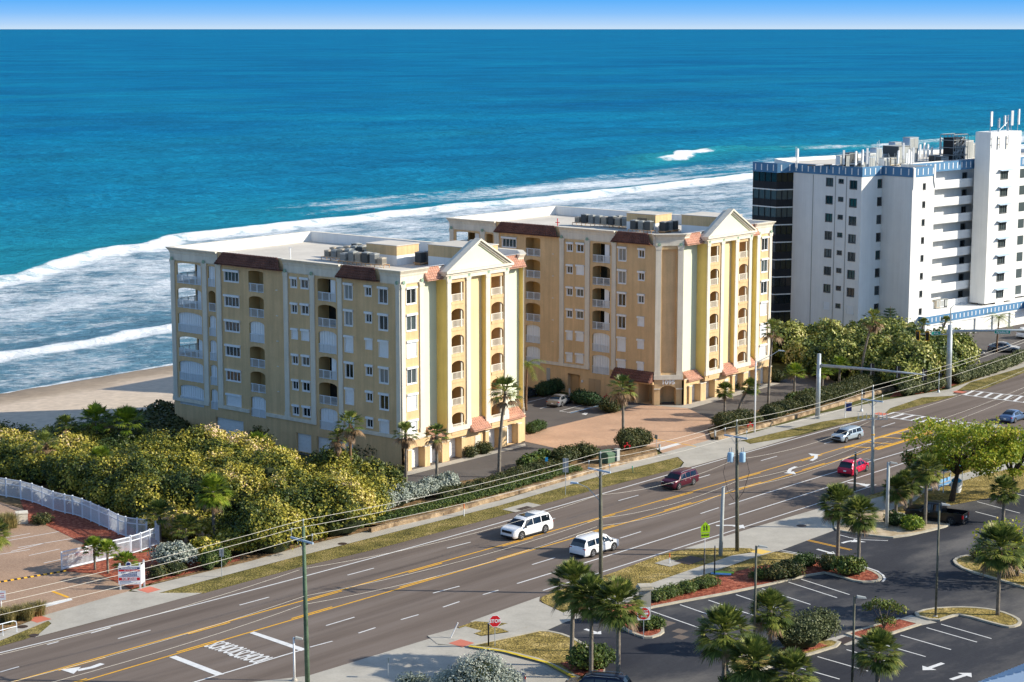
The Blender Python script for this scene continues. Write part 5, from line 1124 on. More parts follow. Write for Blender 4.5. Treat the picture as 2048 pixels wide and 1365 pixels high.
for k in range(16): pp_.tube([(rs_.uniform(-1.9,1.9), -1.15, rs_.uniform(.2,4.2)), (rs_.uniform(-1.9,1.9), -1.2, rs_.uniform(.2,4.2)), (rs_.uniform(-1.9,1.9), -1.1, rs_.uniform(.2,4.2))], .06, 4)
pp_.build('pipes', M['steel'], cg)
# pipe runs on the roof deck
for k in range(4):
    b = MB(); b.tube([onroof(-2+k*.5, 9-k*1.2, HB['HT']-.1+k*.08), onroof(5+k*1.5, 4.5-k*.8, HB['HT']-.1+k*.08)], .09, 6)
    for f_ in (.1, .5, .9): p_ = Vector(onroof(-2+k*.5, 9-k*1.2)).lerp(Vector(onroof(5+k*1.5, 4.5-k*.8)), f_); b.box((p_.x-.06, p_.y-.06, HB['HT']-.6), (p_.x+.06, p_.y+.06, HB['HT']-.1+k*.08))
    tag(b.build('cable_tray', M['white_paint' if k % 2 else 'ac_dark']), ['upper dark','upper white','lower dark','lower white'][k]+' cable run crossing the roof of the white tower block', 'cable tray')
def ontower(a, b): p = HB['T0']+HB['uf']*a+HB['ub']*b; return (p.x, p.y, HB['TH'])
for k, (a, b, h, w_) in enumerate([(.6, .6, 3.3, .45), (2.6, .5, 2.2, .5), (6.4, .5, 3.3, .45), (7.4, 2.0, 2.5, .35), (8.4, .6, 3.5, .3), (8.0, 3.0, 2.4, .4)]):
    antenna_panel(ontower(a, b), h, 'white panel antenna, %s from the left on top of the stair tower' % ORD[k], HRZ+R([0,30,-20,40,0,20][k]), w_)
o = MB().tube([(0,0,.2), (3.0,.3,1.6)], .05, 6).box((-.1,-.1,0), (.1,.1,.25)).box((2.95,.2,0), (3.1,.4,1.7)).build('antenna_rack', M['galv']); o.location = ontower(3, .5); o.rotation_euler = (0,0,HRZ); tag(o, 'sloping steel antenna frame on top of the stair tower', 'antenna rack')
for k in range(5):
    g_ = MB(); a_ = onroof(.5+k*3.4, 2.2+(k%2)*1.5, HB['HT']-.6); L_ = 3.0
    for z_ in (.5, 1.1): g_.box((a_[0]-L_/2, a_[1]-.03, a_[2]+z_), (a_[0]+L_/2, a_[1]+.03, a_[2]+z_+.05))
    for q_ in (-1, -.33, .33, 1): g_.box((a_[0]+q_*L_/2-.03, a_[1]-.04, a_[2]), (a_[0]+q_*L_/2+.03, a_[1]+.04, a_[2]+1.7+.4*(q_ > 0)))
    tag(g_.build('antenna_rail', M['galv']), 'low steel antenna rail, %s from the left on the white tower block roof' % ORD[k], 'antenna rack')
for k in range(3):
    p_ = HB['T0']+HB['uf']*[-.0, 2.2, 4.6][k]-HB['ub']*.25; r_ = empty('panel_antenna', (p_.x, p_.y, HB['TH']-2.6), HRZ, 'white panel antenna hung %s on the stair tower face' % ['at the left corner', 'left of the middle', 'right of the middle'][k], 'antenna', 'phone antennas on the white tower block')
    MB().box((-.15,-.16,.0), (.15,.0,2.1)).build('panel', M['white_paint'], r_); MB().box((-.05,.001,.5), (.05,.24,.6)).box((-.05,.001,1.5), (.05,.24,1.6)).build('bracket', M['brown_metal'], r_)
for k in range(6):
    src_m = ['ac_tan', 'white_paint', 'ac_dark', 'ac_grey', 'white_paint', 'ac_dark'][k]; p_ = HB['P0']+HB['uf']*([11.2, 12.3, 13.4, 20.3, 21.6, 22.8][k])+HB['ub']*(6.0 if k < 3 else 3.5)
    cabinet((p_.x, p_.y, HB['PZ']-.35), (.9,.8,1.35), src_m, '%s cooling unit, %s in the %s trio on the blue edged garage roof' % ({'ac_tan':'tan','white_paint':'white','ac_dark':'dark','ac_grey':'grey'}[src_m], ORD[k % 3], 'left' if k < 3 else 'right'), HRZ, 'cooling_unit', 'cooling unit')
# ================================================================ VEGETATION
def leaf_quads(P, Nn, size, jitter=0.6, aspect=1.0, rs=nr):
    """one quad per point, normal Nn blended with random"""
    n = len(P); d = Nn + rs.normal(size=(n, 3))*jitter; d /= np.linalg.norm(d, axis=1)[:, None]+1e-9
    r = rs.normal(size=(n, 3)); a = np.cross(d, r); a /= np.linalg.norm(a, axis=1)[:, None]+1e-9; b = np.cross(d, a)
    s = (size*(0.7+0.6*rs.rand(n)))[:, None]/2
    a = a*s; b = b*s*aspect
    V = np.stack([P-a-b*.5, P+a*.2-b, P+a+b*.4, P-a*.1+b], 1).reshape(-1, 3)
    return V, np.arange(4*n).reshape(-1, 4)
def clumps(ells, per_m2, leaf, clump_r=0.7, lump=0.25, rs=nr, zmin=0.05, tone=None, upbias=0.25):
    """leaf clumps spread over ellipsoids (cx,cy,cz,rx,ry,rz); returns points, normals, tone"""
    PP = []; NN = []; TT = []
    for e in ells:
        c = np.array(e[:3]); r = np.array(e[3:6]); area = 2*math.pi*((r[0]*r[1])**.8+(r[0]*r[2])**.8+(r[1]*r[2])**.8)**1*0.75
        nc = max(4, int(area/(clump_r**2*1.2))); d = rs.normal(size=(nc, 3)); d[:, 2] = np.abs(d[:, 2])*0.95-0.15; d /= np.linalg.norm(d, axis=1)[:, None]
        cc = c+d*r*(1+lump*(rs.rand(nc, 1)-0.6)); cr = clump_r*(0.6+0.7*rs.rand(nc)); ct = rs.rand(nc)
        m = max(3, int(per_m2*clump_r**2*2.2)); dd = rs.normal(size=(nc, m, 3)); dd /= np.linalg.norm(dd, axis=2)[..., None]
        p = cc[:, None]+dd*(cr[:, None]*(0.75+0.3*rs.rand(nc, m)))[..., None]; nn = dd*0.7+d[:, None]*0.5; nn[..., 2] += upbias
        keep = ((nn*d[:, None]).sum(2) > -0.2) & (p[..., 2] > zmin)
        t = (ct[:, None]*0.36+rs.rand(nc, m)*0.40+0.12*rs.rand()+.06)
        PP.append(p[keep]); NN.append(nn[keep]); TT.append(t[keep])
    P = np.concatenate(PP); Nn = np.concatenate(NN); T_ = np.concatenate(TT); Nn /= np.linalg.norm(Nn, axis=1)[:, None]+1e-9
    return P, Nn, T_
def ell_core(mb, e, k=0.86, n=10, m=6, rs=rng):
    cx, cy, cz, rx, ry, rz = e[:6]; vs = []; fs = []
    for i in range(m+1):
        ph = -0.45*math.pi+ (0.95*math.pi)*i/m
        for j in range(n):
            th = 2*math.pi*j/n; q = k*(0.9+0.2*rs.random()); vs.append((cx+rx*q*math.cos(ph)*math.cos(th), cy+ry*q*math.cos(ph)*math.sin(th), max(0.02, cz+rz*q*math.sin(ph))))
    for i in range(m):
        for j in range(n): fs.append((i*n+j, i*n+(j+1) % n, (i+1)*n+(j+1) % n, (i+1)*n+j))
    mb.add(vs, fs+[tuple(range(n-1, -1, -1)), tuple(m*n+j for j in range(n))])
def shrub(name, loc, ells, leafm, per, leaf, label, cat='shrub', group=None, clump_r=.35, tone=(0, 1), jitter=.6, kind=None, aspect=1.0, core=True, lump=.25, rz=0.0):
    """root empty > foliage, dark solid core"""
    r_ = empty(name, loc, rz, label, cat, group, kind)
    P, Nn, T_ = clumps(ells, per, leaf, clump_r, lump); V, F = leaf_quads(P, Nn, leaf*np.ones(len(P)), jitter, aspect)
    np_mesh('foliage', V, F, M[leafm], r_, rnd=tone[0]+(tone[1]-tone[0])*T_)
    if core:
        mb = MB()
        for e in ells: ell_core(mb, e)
        mb.build('dark_core', M['core_dark'], r_)  # added solid dark core, stops the view through the leaves
    return r_
def in_poly(p, poly):
    c = False; n = len(poly)
    for i in range(n):
        a, b = poly[i], poly[i-1]
        if (a[1] > p[1]) != (b[1] > p[1]) and p[0] < (b[0]-a[0])*(p[1]-a[1])/(b[1]-a[1])+a[0]: c = not c
    return c
def thicket(name, px, hfun, leafm, label, cat, r=(2.0, 3.4), n=60, per=34, leaf=.30, tone=(0, 1), clump_r=.75, seed=1):
    poly = gpoly(px); rs_ = random.Random(seed); xs = [p[0] for p in poly]; ys = [p[1] for p in poly]; C_ = []; tries = 0
    while len(C_) < n and tries < 20000:
        tries += 1; p = (rs_.uniform(min(xs), max(xs)), rs_.uniform(min(ys), max(ys)))
        if not in_poly(p, poly): continue
        if all((p[0]-q[0])**2+(p[1]-q[1])**2 > 4.6 for q in C_): C_.append(p)
    ells = []
    for p in C_:
        h = hfun(p)*rs_.uniform(.70, 1.16); rr = rs_.uniform(*r); rz = h*.58; ells.append((p[0], p[1], h-rz, rr, rr*rs_.uniform(.85, 1.15), rz))
    P, Nn, T_ = clumps(ells, per, leaf, clump_r, .22)
    # drop leaves buried inside neighbouring mounds
    E = np.array(ells); keep = np.ones(len(P), bool)
    for e in E: q = ((P-e[:3])/e[3:6]); keep &= (q*q).sum(1) > 0.80**2
    P, Nn, T_ = P[keep], Nn[keep], T_[keep]
    if name == 'sea_grape_thicket': T_ = np.clip(T_*.94+1.25*(fbm(P[:, 0]/3.6+P[:, 2]*.3, P[:, 1]/3.6, 3, 17)-.5)-.07, 0, .95)
    V, F = leaf_quads(P, Nn, leaf*np.ones(len(P)), .5); r_ = empty(name, (0,0,0), 0, label, cat, None, 'stuff')
    np_mesh('foliage', V, F, M[leafm], r_, rnd=tone[0]+(tone[1]-tone[0])*T_)
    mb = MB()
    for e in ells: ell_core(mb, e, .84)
    mb.build('dark_core', M['core_dark'], r_)  # added dark filler mounds inside the foliage, no real stems
    print(name, len(F))
def pxw(p): return p
def h_left(p):
    # taller in the middle, lower by the road and the fence
    g_ = G(400, 1078)
    if (p[0]-g_.x)**2+(p[1]-g_.y)**2 < 36: return 1.9
    x = p[0]; return np.interp(x, [-60, -45, -36, -25, -12], [3.2, 3.6, 4.8, 5.0, 4.3])
thicket('sea_grape_thicket', [(-160,960),(-160,900),(120,905),(300,925),(440,948),(560,985),(650,992),(715,985),(748,1020),(735,1048),(690,1072),(600,1090),(480,1110),(440,1085),(330,1070),(290,1055),(230,1022),(120,975),(0,955)], h_left, 'leaf_seagrape',
        'wide mass of yellow green sea grape between the white fence and the left yellow block', 'thicket', n=95, per=62, leaf=.205, clump_r=.78)
thicket('sea_grape_thicket', [(1560,722),(1640,705),(1800,712),(1850,725),(1905,735),(1915,750),(1850,775),(1790,780),(1700,768),(1600,745)], lambda p: 5.2 - 1.0*max(0, (p[0]-62)/14), 'leaf_seagrape_green',
        'long green sea grape hedge in front of the white tower block', 'thicket', n=44, per=26, leaf=.32, seed=3, r=(2.2, 3.4))
thicket('dune_scrub', [(300,915),(352,905),(352,850),(330,830),(260,850),(180,870),(60,905),(-100,930),(-100,950),(200,915)], lambda p: 1.6, 'leaf_hedge', 'dark low dune scrub on the shaded edge of the beach', 'scrub', n=60, per=14, leaf=.35, seed=5, r=(1.4, 2.4), clump_r=.6)
# ---------------- palms
def fan_leaf(rs, base, dirv, pet, blade, nb=13, droop=.35, spread=1.9, fold=.25):
    """returns V,F for one fan frond: petiole then a pleated fan of narrow blades"""
    V = []; F = []
    d = dirv/np.linalg.norm(dirv); up = np.array([0, 0, 1.0]); s = np.cross(d, up); s /= np.linalg.norm(s)+1e-9; n_ = np.cross(s, d)
    tip = base+d*pet-up*droop*pet*.25; w_ = .035
    V += [base-s*w_, base+s*w_, tip+s*w_*.6, tip-s*w_*.6]; F.append((0, 1, 2, 3))
    for k in range(nb):
        a = (k/(nb-1)-.5)*spread; bd = d*math.cos(a)+s*math.sin(a)+n_*fold*abs(math.sin(a))*.6; L = blade*(1-.28*abs(k/(nb-1)-.5)*2)*rs.uniform(.85, 1.1)
        sd = np.cross(bd, n_); sd /= np.linalg.norm(sd)+1e-9; wb = blade*.052*rs.uniform(.8, 1.2)
        mid = tip+bd*L*.55; end = tip+bd*L-up*droop*L*rs.uniform(.4, 1.0)
        i = len(V); V += [tip, mid+sd*wb-up*droop*L*.08, end, mid-sd*wb-up*droop*L*.08]; F.append((i, i+1, i+2, i+3))
    return V, F
def palm_crown(seed, rad, nf=40, lo=-0.55, hi=1.35, dead=.15, nb=13, droop=.35, spread=1.9):
    rs = np.random.RandomState(seed); V = []; F = []; T_ = []; VD_ = []; FD = []; TD = []
    for k in range(nf):
        az = k*2.399+rs.uniform(-.3, .3); f = k/nf; el = hi-(hi-lo)*(f**.85)+rs.uniform(-.12, .12)
        d = np.array([math.cos(az)*math.cos(el), math.sin(az)*math.cos(el), math.sin(el)])
        isdead = f > 1-dead
        v, q = fan_leaf(rs, np.array([0, 0, 0.0])+d*.12, d, rad*rs.uniform(.42, .55), rad*rs.uniform(.5, .62), nb, droop+(.5 if isdead else .30*(f)), spread)
        if isdead: o = len(VD_); VD_ += v; FD += [tuple(i+o for i in t) for t in q]; TD += list(np.clip(rs.rand()*.6+.4*rs.rand(len(q)), 0, 1))
        else: o = len(V); V += v; F += [tuple(i+o for i in t) for t in q]; TD_ = rs.rand()*.55+.45*rs.rand(len(q)); T_ += list(TD_)
    return (np.array(V), np.array(F), np.array(T_)), (np.array(VD_), np.array(FD), np.array(TD)) if len(FD) else None
def trunk_mesh(h, r0, r1, lean=(0, 0), seed=0, rings=True):
    rs = random.Random(seed); pts = []; rr = []; n = max(8, int(h*2.2))
    for i in range(n+1):
        f = i/n; pts.append((lean[0]*f*f, lean[1]*f*f, h*f)); rr.append((r0+(r1-r0)*f)*(1+(.10 if i % 2 else -.04)*(1 if rings else 0))*(1.25 if i == 0 else 1))
    return MB().tube(pts, rr, 8)
PALM_MESH = {}
def palm(kind, px, hpx_top, label, cr=None, lean=(0, 0), leafm='leaf_palm', seed=0, skirt=False, rad=2.2, group='palm trees', base=None, h=None, name='palm_tree', tr=(.17, .14), trm='trunk_grey'):
    p = G(*px) if base is None else Vector(base); hh = h if h is not None else Hh(px[0], px[1], hpx_top)
    r_ = empty(name, p, seed*1.3, label, 'palm tree', group); cs = math.cos(-seed*1.3); sn = math.sin(-seed*1.3); ln = (lean[0]*cs-lean[1]*sn, lean[0]*sn+lean[1]*cs)
    key = (kind, seed % 4)
    if key not in PALM_MESH:
        if kind == 'sabal': PALM_MESH[key] = palm_crown(seed*5+3, 1.0, 84, -.70, 1.5, .05, 17, .14, 2.5)
        elif kind == 'wash': PALM_MESH[key] = palm_crown(seed*5+4, 1.0, 38, -.6, 1.4, .22, 14, .28, 2.2)
        else: PALM_MESH[key] = palm_crown(seed*5+5, 1.0, 48, -.1, 1.45, .05, 14, .28, 2.3)
    live, dead = PALM_MESH[key]
    top = np.array([ln[0], ln[1], hh])
    trunk_mesh(hh+.1, tr[0], tr[1], ln, seed).build('trunk', M[trm], r_, smooth=True)
    rad = rad*.87; np_mesh('crown', live[0]*rad+top, live[1], M[leafm], r_, rnd=live[2])
    if dead: np_mesh('dead_fronds', dead[0]*rad+top, dead[1], M['leaf_dead'], r_, rnd=dead[2])
    if skirt:
        mb = MB(); rs = np.random.RandomState(seed); V = []; F = []; T_ = []
        for k in range(36):
            az = k*2.4; d = np.array([math.cos(az)*.55, math.sin(az)*.55, -1.0]); o = len(V)
            v, q = fan_leaf(rs, top+np.array([0, 0, -.1-.9*rs.rand()])+np.array([math.cos(az), math.sin(az), 0])*.12, d, rad*.2, rad*.42, 7, .5, 1.2); V += v; F += [tuple(i+o for i in t) for t in q]; T_ += list(rs.rand(len(q)))
        np_mesh('skirt', np.array(V), np.array(F), M['leaf_dead'], r_, rnd=np.array(T_))
    return r_
def feather_palm(px, htop, label, rad=2.6, seed=0, nf=14, leafm='leaf_palm_bright', h=None):
    p = G(*px); hh = h if h is not None else Hh(px[0], px[1], htop); r_ = empty('coconut_palm', p, 0, label, 'palm tree', 'palm trees'); rs = np.random.RandomState(seed)
    trunk_mesh(hh, .16, .09, (.2, 0), seed).build('trunk', M['trunk_brown'], r_, smooth=True); V = []; F = []
    for k in range(nf):
        az = k*2.399; el = 1.1-1.3*k/nf; L = rad*rs.uniform(.85, 1.1); P = []
        for i in range(9):
            f = i/8; P.append(np.array([math.cos(az)*L*f*math.cos(el*(1-f*.6)), math.sin(az)*L*f*math.cos(el*(1-f*.6)), L*(math.sin(el)*f-.75*f*f)])+np.array([.2, 0, hh]))
        s = np.array([-math.sin(az), math.cos(az), 0])
        for i in range(8):
            for sg in (-1, 1):
                for j in (0, .5):
                    b = P[i]*(1-j)+P[i+1]*j; d = (P[i+1]-P[i]); d /= np.linalg.norm(d); l_ = rad*.24*(1-.5*abs(i/8-.4)); o = len(V)
                    e = b+s*sg*l_*.8+d*l_*.45-np.array([0, 0, .35*l_]); V += [b, b+d*.07, e, e-d*.03]; F.append((o, o+1, o+2, o+3))
    np_mesh('crown', np.array(V), np.array(F), M[leafm], r_, rnd=rs.rand(len(F)))
# near car park palms
S = 'sabal'
palm(S,(1143,1332),1172,'left palm of the tight trio beside the stop sign grass, leaning trunk base',seed=1,rad=2.35,lean=(.2,0))
palm(S,(1182,1312+45),1196,'middle palm of the tight trio beside the do not enter sign',seed=2,rad=2.1)
palm(S,(1236,1372),1208,'right palm of the tight trio, its shaggy crown touching the do not enter sign',seed=3,rad=2.3)
palm(S,(1447,1392),1268,'lone round headed palm left of the lamp pole in the middle of the car park',seed=4,rad=2.5)
palm(S,(1540,1302),1224,'palm standing on the strip beside the bushy grey green shrub',seed=5,rad=2.1)
palm(S,(1510,1420),1352,'low palm cut by the bottom edge, left of a pair',seed=6,rad=2.3,h=3.4,base=tuple(G(1508,1418)))
palm(S,(1580,1430),1368,'low palm cut by the bottom edge, right of a pair',seed=7,rad=2.1,h=3.0,base=tuple(G(1582,1430)))
palm(S,(1754,1388),1306,'palm right of the front lamp pole at the bottom of the car park',seed=8,rad=2.1)
palm(S,(1675,1125),1008,'left palm of the pair at the second car park entrance',seed=9,rad=2.15)
palm(S,(1716,1152),1030,'right palm of the pair at the second car park entrance, on red mulch',seed=10,rad=2.0)
palm(S,(1995,1233),1098,'tall palm at the right end of the grass island',seed=11,rad=2.55,leafm='leaf_palm')
palm(S,(2034,1155),1112,'short palm behind the right end island palm',seed=12,rad=1.8,lean=(0,.2))
palm(S,(2006,1046),982,'palm standing at the edge of the car park behind the tall island palm',seed=13,rad=1.75)
palm(S,(1791,1044),980,'leftmost palm of the clump by the bus stop, beside the pale lamp post',seed=14,rad=1.7)
palm(S,(1811,1022),966,'middle palm of the clump by the bus stop',seed=15,rad=1.6)
palm(S,(1821,1018),972,'slim palm at the back of the clump by the bus stop',seed=16,rad=1.4)
palm(S,(1850,1051),941,'right palm of the clump by the bus stop, next to the black pickup',seed=17,rad=1.9)
palm(S,(-12,1160),1068,'palm crown cut by the left edge of the photo',seed=18,rad=1.9)
# condo palms
Wp = 'wash'
palm(Wp,(812,972),868,'palm with a brown skirt in front of the corner of the left yellow block',seed=1,rad=1.7,skirt=True,lean=(0,0))
palm(Wp,(874,988),872,'palm with a brown skirt in front of the white garage doors, pinkish dead fronds',seed=2,rad=1.65,skirt=True)
palm(Wp,(998,955),785,'tall green palm at the right end of the left yellow block',seed=3,rad=2.3,lean=(.7,0),tr=(.2,.15))
palm(Wp,(677,1010),876,'shaggy mostly dead palm rising out of the sea grape, left of a pair',seed=4,rad=1.25,skirt=True,trm='trunk_brown')
palm(Wp,(702,1008),850,'greener palm rising out of the sea grape, right of a pair',seed=5,rad=1.85,skirt=True,trm='trunk_brown')
palm(Wp,(1246,900),778,'full palm standing before the arched entrance of the 1095 block',seed=6,rad=2.1,skirt=True,lean=(-.1,0))
palm(S,(1449,842),782,'small palm, left of a pair by the brick drive',seed=7,rad=1.35)
palm(S,(1476,832),775,'small leaning palm, right of a pair by the brick drive',seed=8,rad=1.45,lean=(1.5,0))
palm(Wp,(1536,822),662,'very tall palm at the right corner of the 1095 block',seed=9,rad=1.95,lean=(.4,0),skirt=False)
palm('round',(1588,805),748,'bright round headed palm in front of the shaded hedge, left of three',seed=10,rad=1.9,leafm='leaf_palm_bright')
palm('round',(1644,790),748,'bright round headed palm half hidden behind the signal mast, middle of three',seed=11,rad=1.8,leafm='leaf_palm_bright')
palm('round',(1678,778),734,'bright round headed palm in front of the shaded hedge, right of three',seed=12,rad=1.9,leafm='leaf_palm_bright')
palm(Wp,(1721,775),640,'very tall leaning palm before the white tower block',seed=13,rad=1.9,skirt=True,lean=(1.5,0))
palm('round',(1838,700),648,'small dark palm at the corner of the blue edged garages',seed=14,rad=1.2,lean=(.6,0))
palm('round',(1880,690),644,'small leaning palm in front of the blue edged garages',seed=15,rad=1.2,lean=(.8,0))
feather_palm((1993,706),635,'thin feathery palm in the hotel car park',rad=2.6,seed=3)
feather_palm((1052,822),742,'drooping feathery palm beside the right end of the left yellow block',rad=2.8,seed=5,nf=12,h=6.0)
# palms and palmettos inside the left thicket
palm(Wp,(95,960),888,'small palm with dead fronds poking out of the left part of the thicket',seed=19,rad=1.7,skirt=True,trm='trunk_brown')
palm(S,(428,1085),985,'palm standing in the dark gap of the thicket near the road',seed=20,rad=2.1,leafm='leaf_palm_bright')
for k, (x, y, hh, rr, lb) in enumerate([(195,925,4.6,2.6,'left of two large green palmettos on top of the thicket by the beach'),(255,932,4.6,2.8,'right of two large green palmettos on top of the thicket by the beach'),(515,962,3.6,2.2,'green palmetto below the garage door of the left yellow block'),(560,985,3.2,2.2,'green palmetto right of the one below the garage door'),(205,988,3.6,1.9,'green palmetto deep in the shaded part of the thicket'),(320,1085,2.6,2.0,'dark palmetto at the end of the curved white fence'),(372,1092,1.6,1.9,'dark palmetto above the rolling gate'),(135,930,4.4,1.7,'small grassy palmetto at the beach edge of the thicket')]):
    palm('round',(x,y),0,lb,seed=21+k,rad=rr,h=hh,group='palmettos in the thicket',name='palmetto',leafm='leaf_palm_bright' if k < 5 else 'leaf_palm')
for k, (x, y, hh, lb) in enumerate([(190,1141,2.0,'left of three small palms inside the rolling gate'),(216,1148,2.0,'middle of three small palms inside the rolling gate'),(253,1163,1.6,'right of three small palms, just behind the for lease sign')]):
    palm('round',(x,y),0,lb,seed=30+k,rad=1.45,h=hh,group='small palms by the gate',leafm='leaf_palm_bright',trm='trunk_grey',tr=(.11,.1))
# ---------------- trees
def broad_tree(px, h, rad, label, n=7000, seed=2, leafm='leaf_tree', leaf=.22, lean=(0,0), limbs=7, tr=.26, flat=.62):
    p = G(*px); r_ = empty('broadleaf_tree', p, 0, label, 'tree'); rs = random.Random(seed); mb = MB(); fk = (lean[0]*.5, lean[1]*.5, h*.34)
    mb.tube([(0,0,-.05), (fk[0]*.5, fk[1]*.5, fk[2]*.55), fk], [tr*1.25, tr, tr*.8], 8); ells = []
    for k in range(limbs):
        az = 2*math.pi*k/limbs+rs.uniform(-.3, .3); rr = rad*rs.uniform(.45, .78); e = (lean[0]+math.cos(az)*rr, lean[1]+math.sin(az)*rr, h*rs.uniform(.38, .92)); m_ = tuple((fk[i]*.55+e[i]*.45+(0, 0, .5)[i]) for i in range(3))
        mb.tube([fk, m_, e], [tr*.6, tr*.35, tr*.12], 6)
        for j in range(4):
            q = (e[0]+rs.uniform(-1, 1)*rad*.4, e[1]+rs.uniform(-1, 1)*rad*.4, e[2]+rs.uniform(-.75, .5)*rad*.5); mb.tube([m_, e if j == 0 else tuple((m_[i]+q[i])/2 for i in range(3)), q], [tr*.25, tr*.15, tr*.05], 5); ells.append((*q, rad*rs.uniform(.14, .27), rad*rs.uniform(.14, .27), rad*rs.uniform(.14, .25)))
    ells.append((lean[0], lean[1], h*.85, rad*.4, rad*.4, rad*.22))
    mb.build('trunk', M['wood_dark'], r_, smooth=True)
    P, Nn, T_ = clumps(ells, 26, leaf, .42, .9, np.random.RandomState(seed)); 
    if len(P) > n: ix = np.random.RandomState(1).choice(len(P), n, False); P, Nn, T_ = P[ix], Nn[ix], T_[ix]
    V, F = leaf_quads(P, Nn, leaf*np.ones(len(P)), .9); np_mesh('crown', V, F, M[leafm], r_, rnd=np.clip(T_*1.15+.06, 0, 1))
broad_tree((1903,1003),7.9,5.4,'large leafy green tree leaning over the bus stop bench',n=15000,seed=4,lean=(1.2,1.0),limbs=9)
broad_tree((2022,1000),7.6,3.8,'leafy green tree at the right edge, right of the leaning tree',n=9000,seed=6,limbs=7)
broad_tree((2075,1170),5.2,3.6,'sparse branches of a tree reaching in from the right edge by the black pickup',n=1500,seed=8,limbs=6,lean=(-2.5,.5))
broad_tree((520,935),4.6,1.9,'small dark bare looking tree against the shaded wall of the left yellow block',n=900,seed=9,leafm='leaf_hedge',leaf=.3,limbs=7,tr=.12)
broad_tree((1832,985),4.0,1.6,'slender pale green tree behind the bus stop palms',n=2200,seed=12,leafm='leaf_green',limbs=5,tr=.12)
def pine(px, h, label):
    p = G(*px); r_ = empty('norfolk_pine', p, 0, label, 'tree'); MB().tube([(0,0,0), (0,0,h)], [.16,.03], 6).build('trunk', M['trunk_brown'], r_); V = []; F = []; rs = np.random.RandomState(3)
    nl = 13
    for k in range(nl):
        z = h*(.14+.84*k/nl); L = (h*.36)*(1-k/nl)**.75+.2
        for j in range(7):
            az = 2*math.pi*j/7+k*.4; d = np.array([math.cos(az), math.sin(az), .12]); s = np.array([-math.sin(az), math.cos(az), 0])
            for i in range(14):
                f = (i+1)/14; b = np.array([0, 0, z])+d*L*f+np.array([0, 0, .25*f*f*L*.4]); w_ = .42*(1-f*.5)
                for sg in (-1, 1): o = len(V); e = b+s*sg*w_+d*.2+np.array([0, 0, rs.uniform(-.05, .12)]); V += [b, b+d*.15, e+d*.1, e]; F.append((o, o+1, o+2, o+3))
    np_mesh('crown', np.array(V), np.array(F), M['leaf_pine'], r_, rnd=rs.rand(len(F)))
pine((1778,702),6.8,'dark tiered pine behind the sea grape hedge by the white tower block')
pine((1800,700),4.6,'shorter dark tiered pine, right of the other one')
# ---------------- shrubs
def E1(r, h, ry=None): return [(0, 0, h*.42, r, ry or r, h*.58)]
def row(name, pts, w_, h, leafm, label, per=60, leaf=.14, z=.3, tone=(0, 1), cat='hedge', step=1.0, vary=.18, clump_r=.3, seed=2):
    P = [G(*p) for p in pts]; c = P[0]; rs = random.Random(seed); ells = []
    for a, b in zip(P, P[1:]):
        L = (b-a).length; n = max(1, int(L/step))
        for k in range(n): q = a.lerp(b, (k+.5)/n)-c; hh = h*rs.uniform(1-vary, 1+vary); ells.append((q.x+rs.uniform(-.2, .2), q.y+rs.uniform(-.2, .2), hh*.42, w_*rs.uniform(.85, 1.15), w_*rs.uniform(.85, 1.15), hh*.58))
    return shrub(name, (c.x, c.y, z), ells, leafm, per, leaf, label, cat, clump_r=clump_r, tone=tone)
row('silver_hedge', [(745,1035),(800,1015),(860,996),(900,985)], 1.0, 1.6, 'leaf_silver', 'silvery grey hedge at the feet of two brown skirted palms', per=70, leaf=.16, cat='hedge')
row('hedge', [(880,1005),(940,992),(1000,972),(1060,952),(1110,940)], .9, .9, 'leaf_hedge', 'low brown green hedge along the wall below the left yellow block', per=50)
row('ground_cover', [(700,1062),(790,1040),(900,1014),(1000,988),(1090,962),(1150,945)], .75, .45, 'leaf_green', 'strip of bright green ground cover on top of the low stone wall', per=60, leaf=.13, step=.8)
row('hedge', [(1110,935),(1150,925),(1195,920)], 1.1, 1.5, 'leaf_hedge', 'dense dark hedge left of the green transformer cabinet', per=60)
row('hedge', [(1245,905),(1270,898),(1292,898)], 1.5, 1.9, 'leaf_hedge', 'rounded dark hedge right of the green transformer cabinet', per=60)
row('palmetto_shrub', [(1040,948),(1070,938),(1100,928)], .9, 1.2, 'leaf_green', 'bright green spiky shrubs in the hedge by the striped sign post', per=40, leaf=.3)
row('hedge', [(1440,862),(1475,855),(1510,850)], 1.6, 1.5, 'leaf_hedge', 'big rounded hedge at the left end of the strip right of the brick drive', per=55)
row('hedge', [(1530,845),(1560,834),(1590,826)], 1.2, 1.4, 'leaf_hedge', 'rounded hedge behind the red hydrant pipework', per=55)
row('hedge', [(1600,822),(1640,812),(1680,800),(1720,785),(1760,772)], 1.5, 1.7, 'leaf_hedge', 'long brown green hedge behind the signal mast', per=50)
row('agave_bed', [(1575,812),(1600,806),(1625,800)], .8, .9, 'leaf_green', 'bright green plants between the hedge mounds left of the signal mast', per=40, leaf=.3)
row('clipped_hedge', [(1910,768),(1980,748),(2048,722),(2120,700),(2250,668)], .9, 1.5, 'leaf_olive', 'long grey green clipped hedge along the pavement at the upper right', per=40, leaf=.16, z=0)
row('clipped_hedge', [(1800,792),(1840,786),(1880,777)], .9, 1.6, 'leaf_olive', 'short grey green clipped hedge behind the signal mast pole', per=40, leaf=.16, z=0)
row('clipped_hedge', [(402,1140),(425,1136),(452,1128)], .85, 1.5, 'leaf_green', 'square clipped bright green hedge between the sidewalk sign and the sea grape', per=80, leaf=.12, z=0)
shrub('silver_bush', G(348,1135), [(0,0,1.0,1.9,1.5,1.1)], 'leaf_silver', 70, .15, 'large flat topped silver grey bush behind the for lease sign')
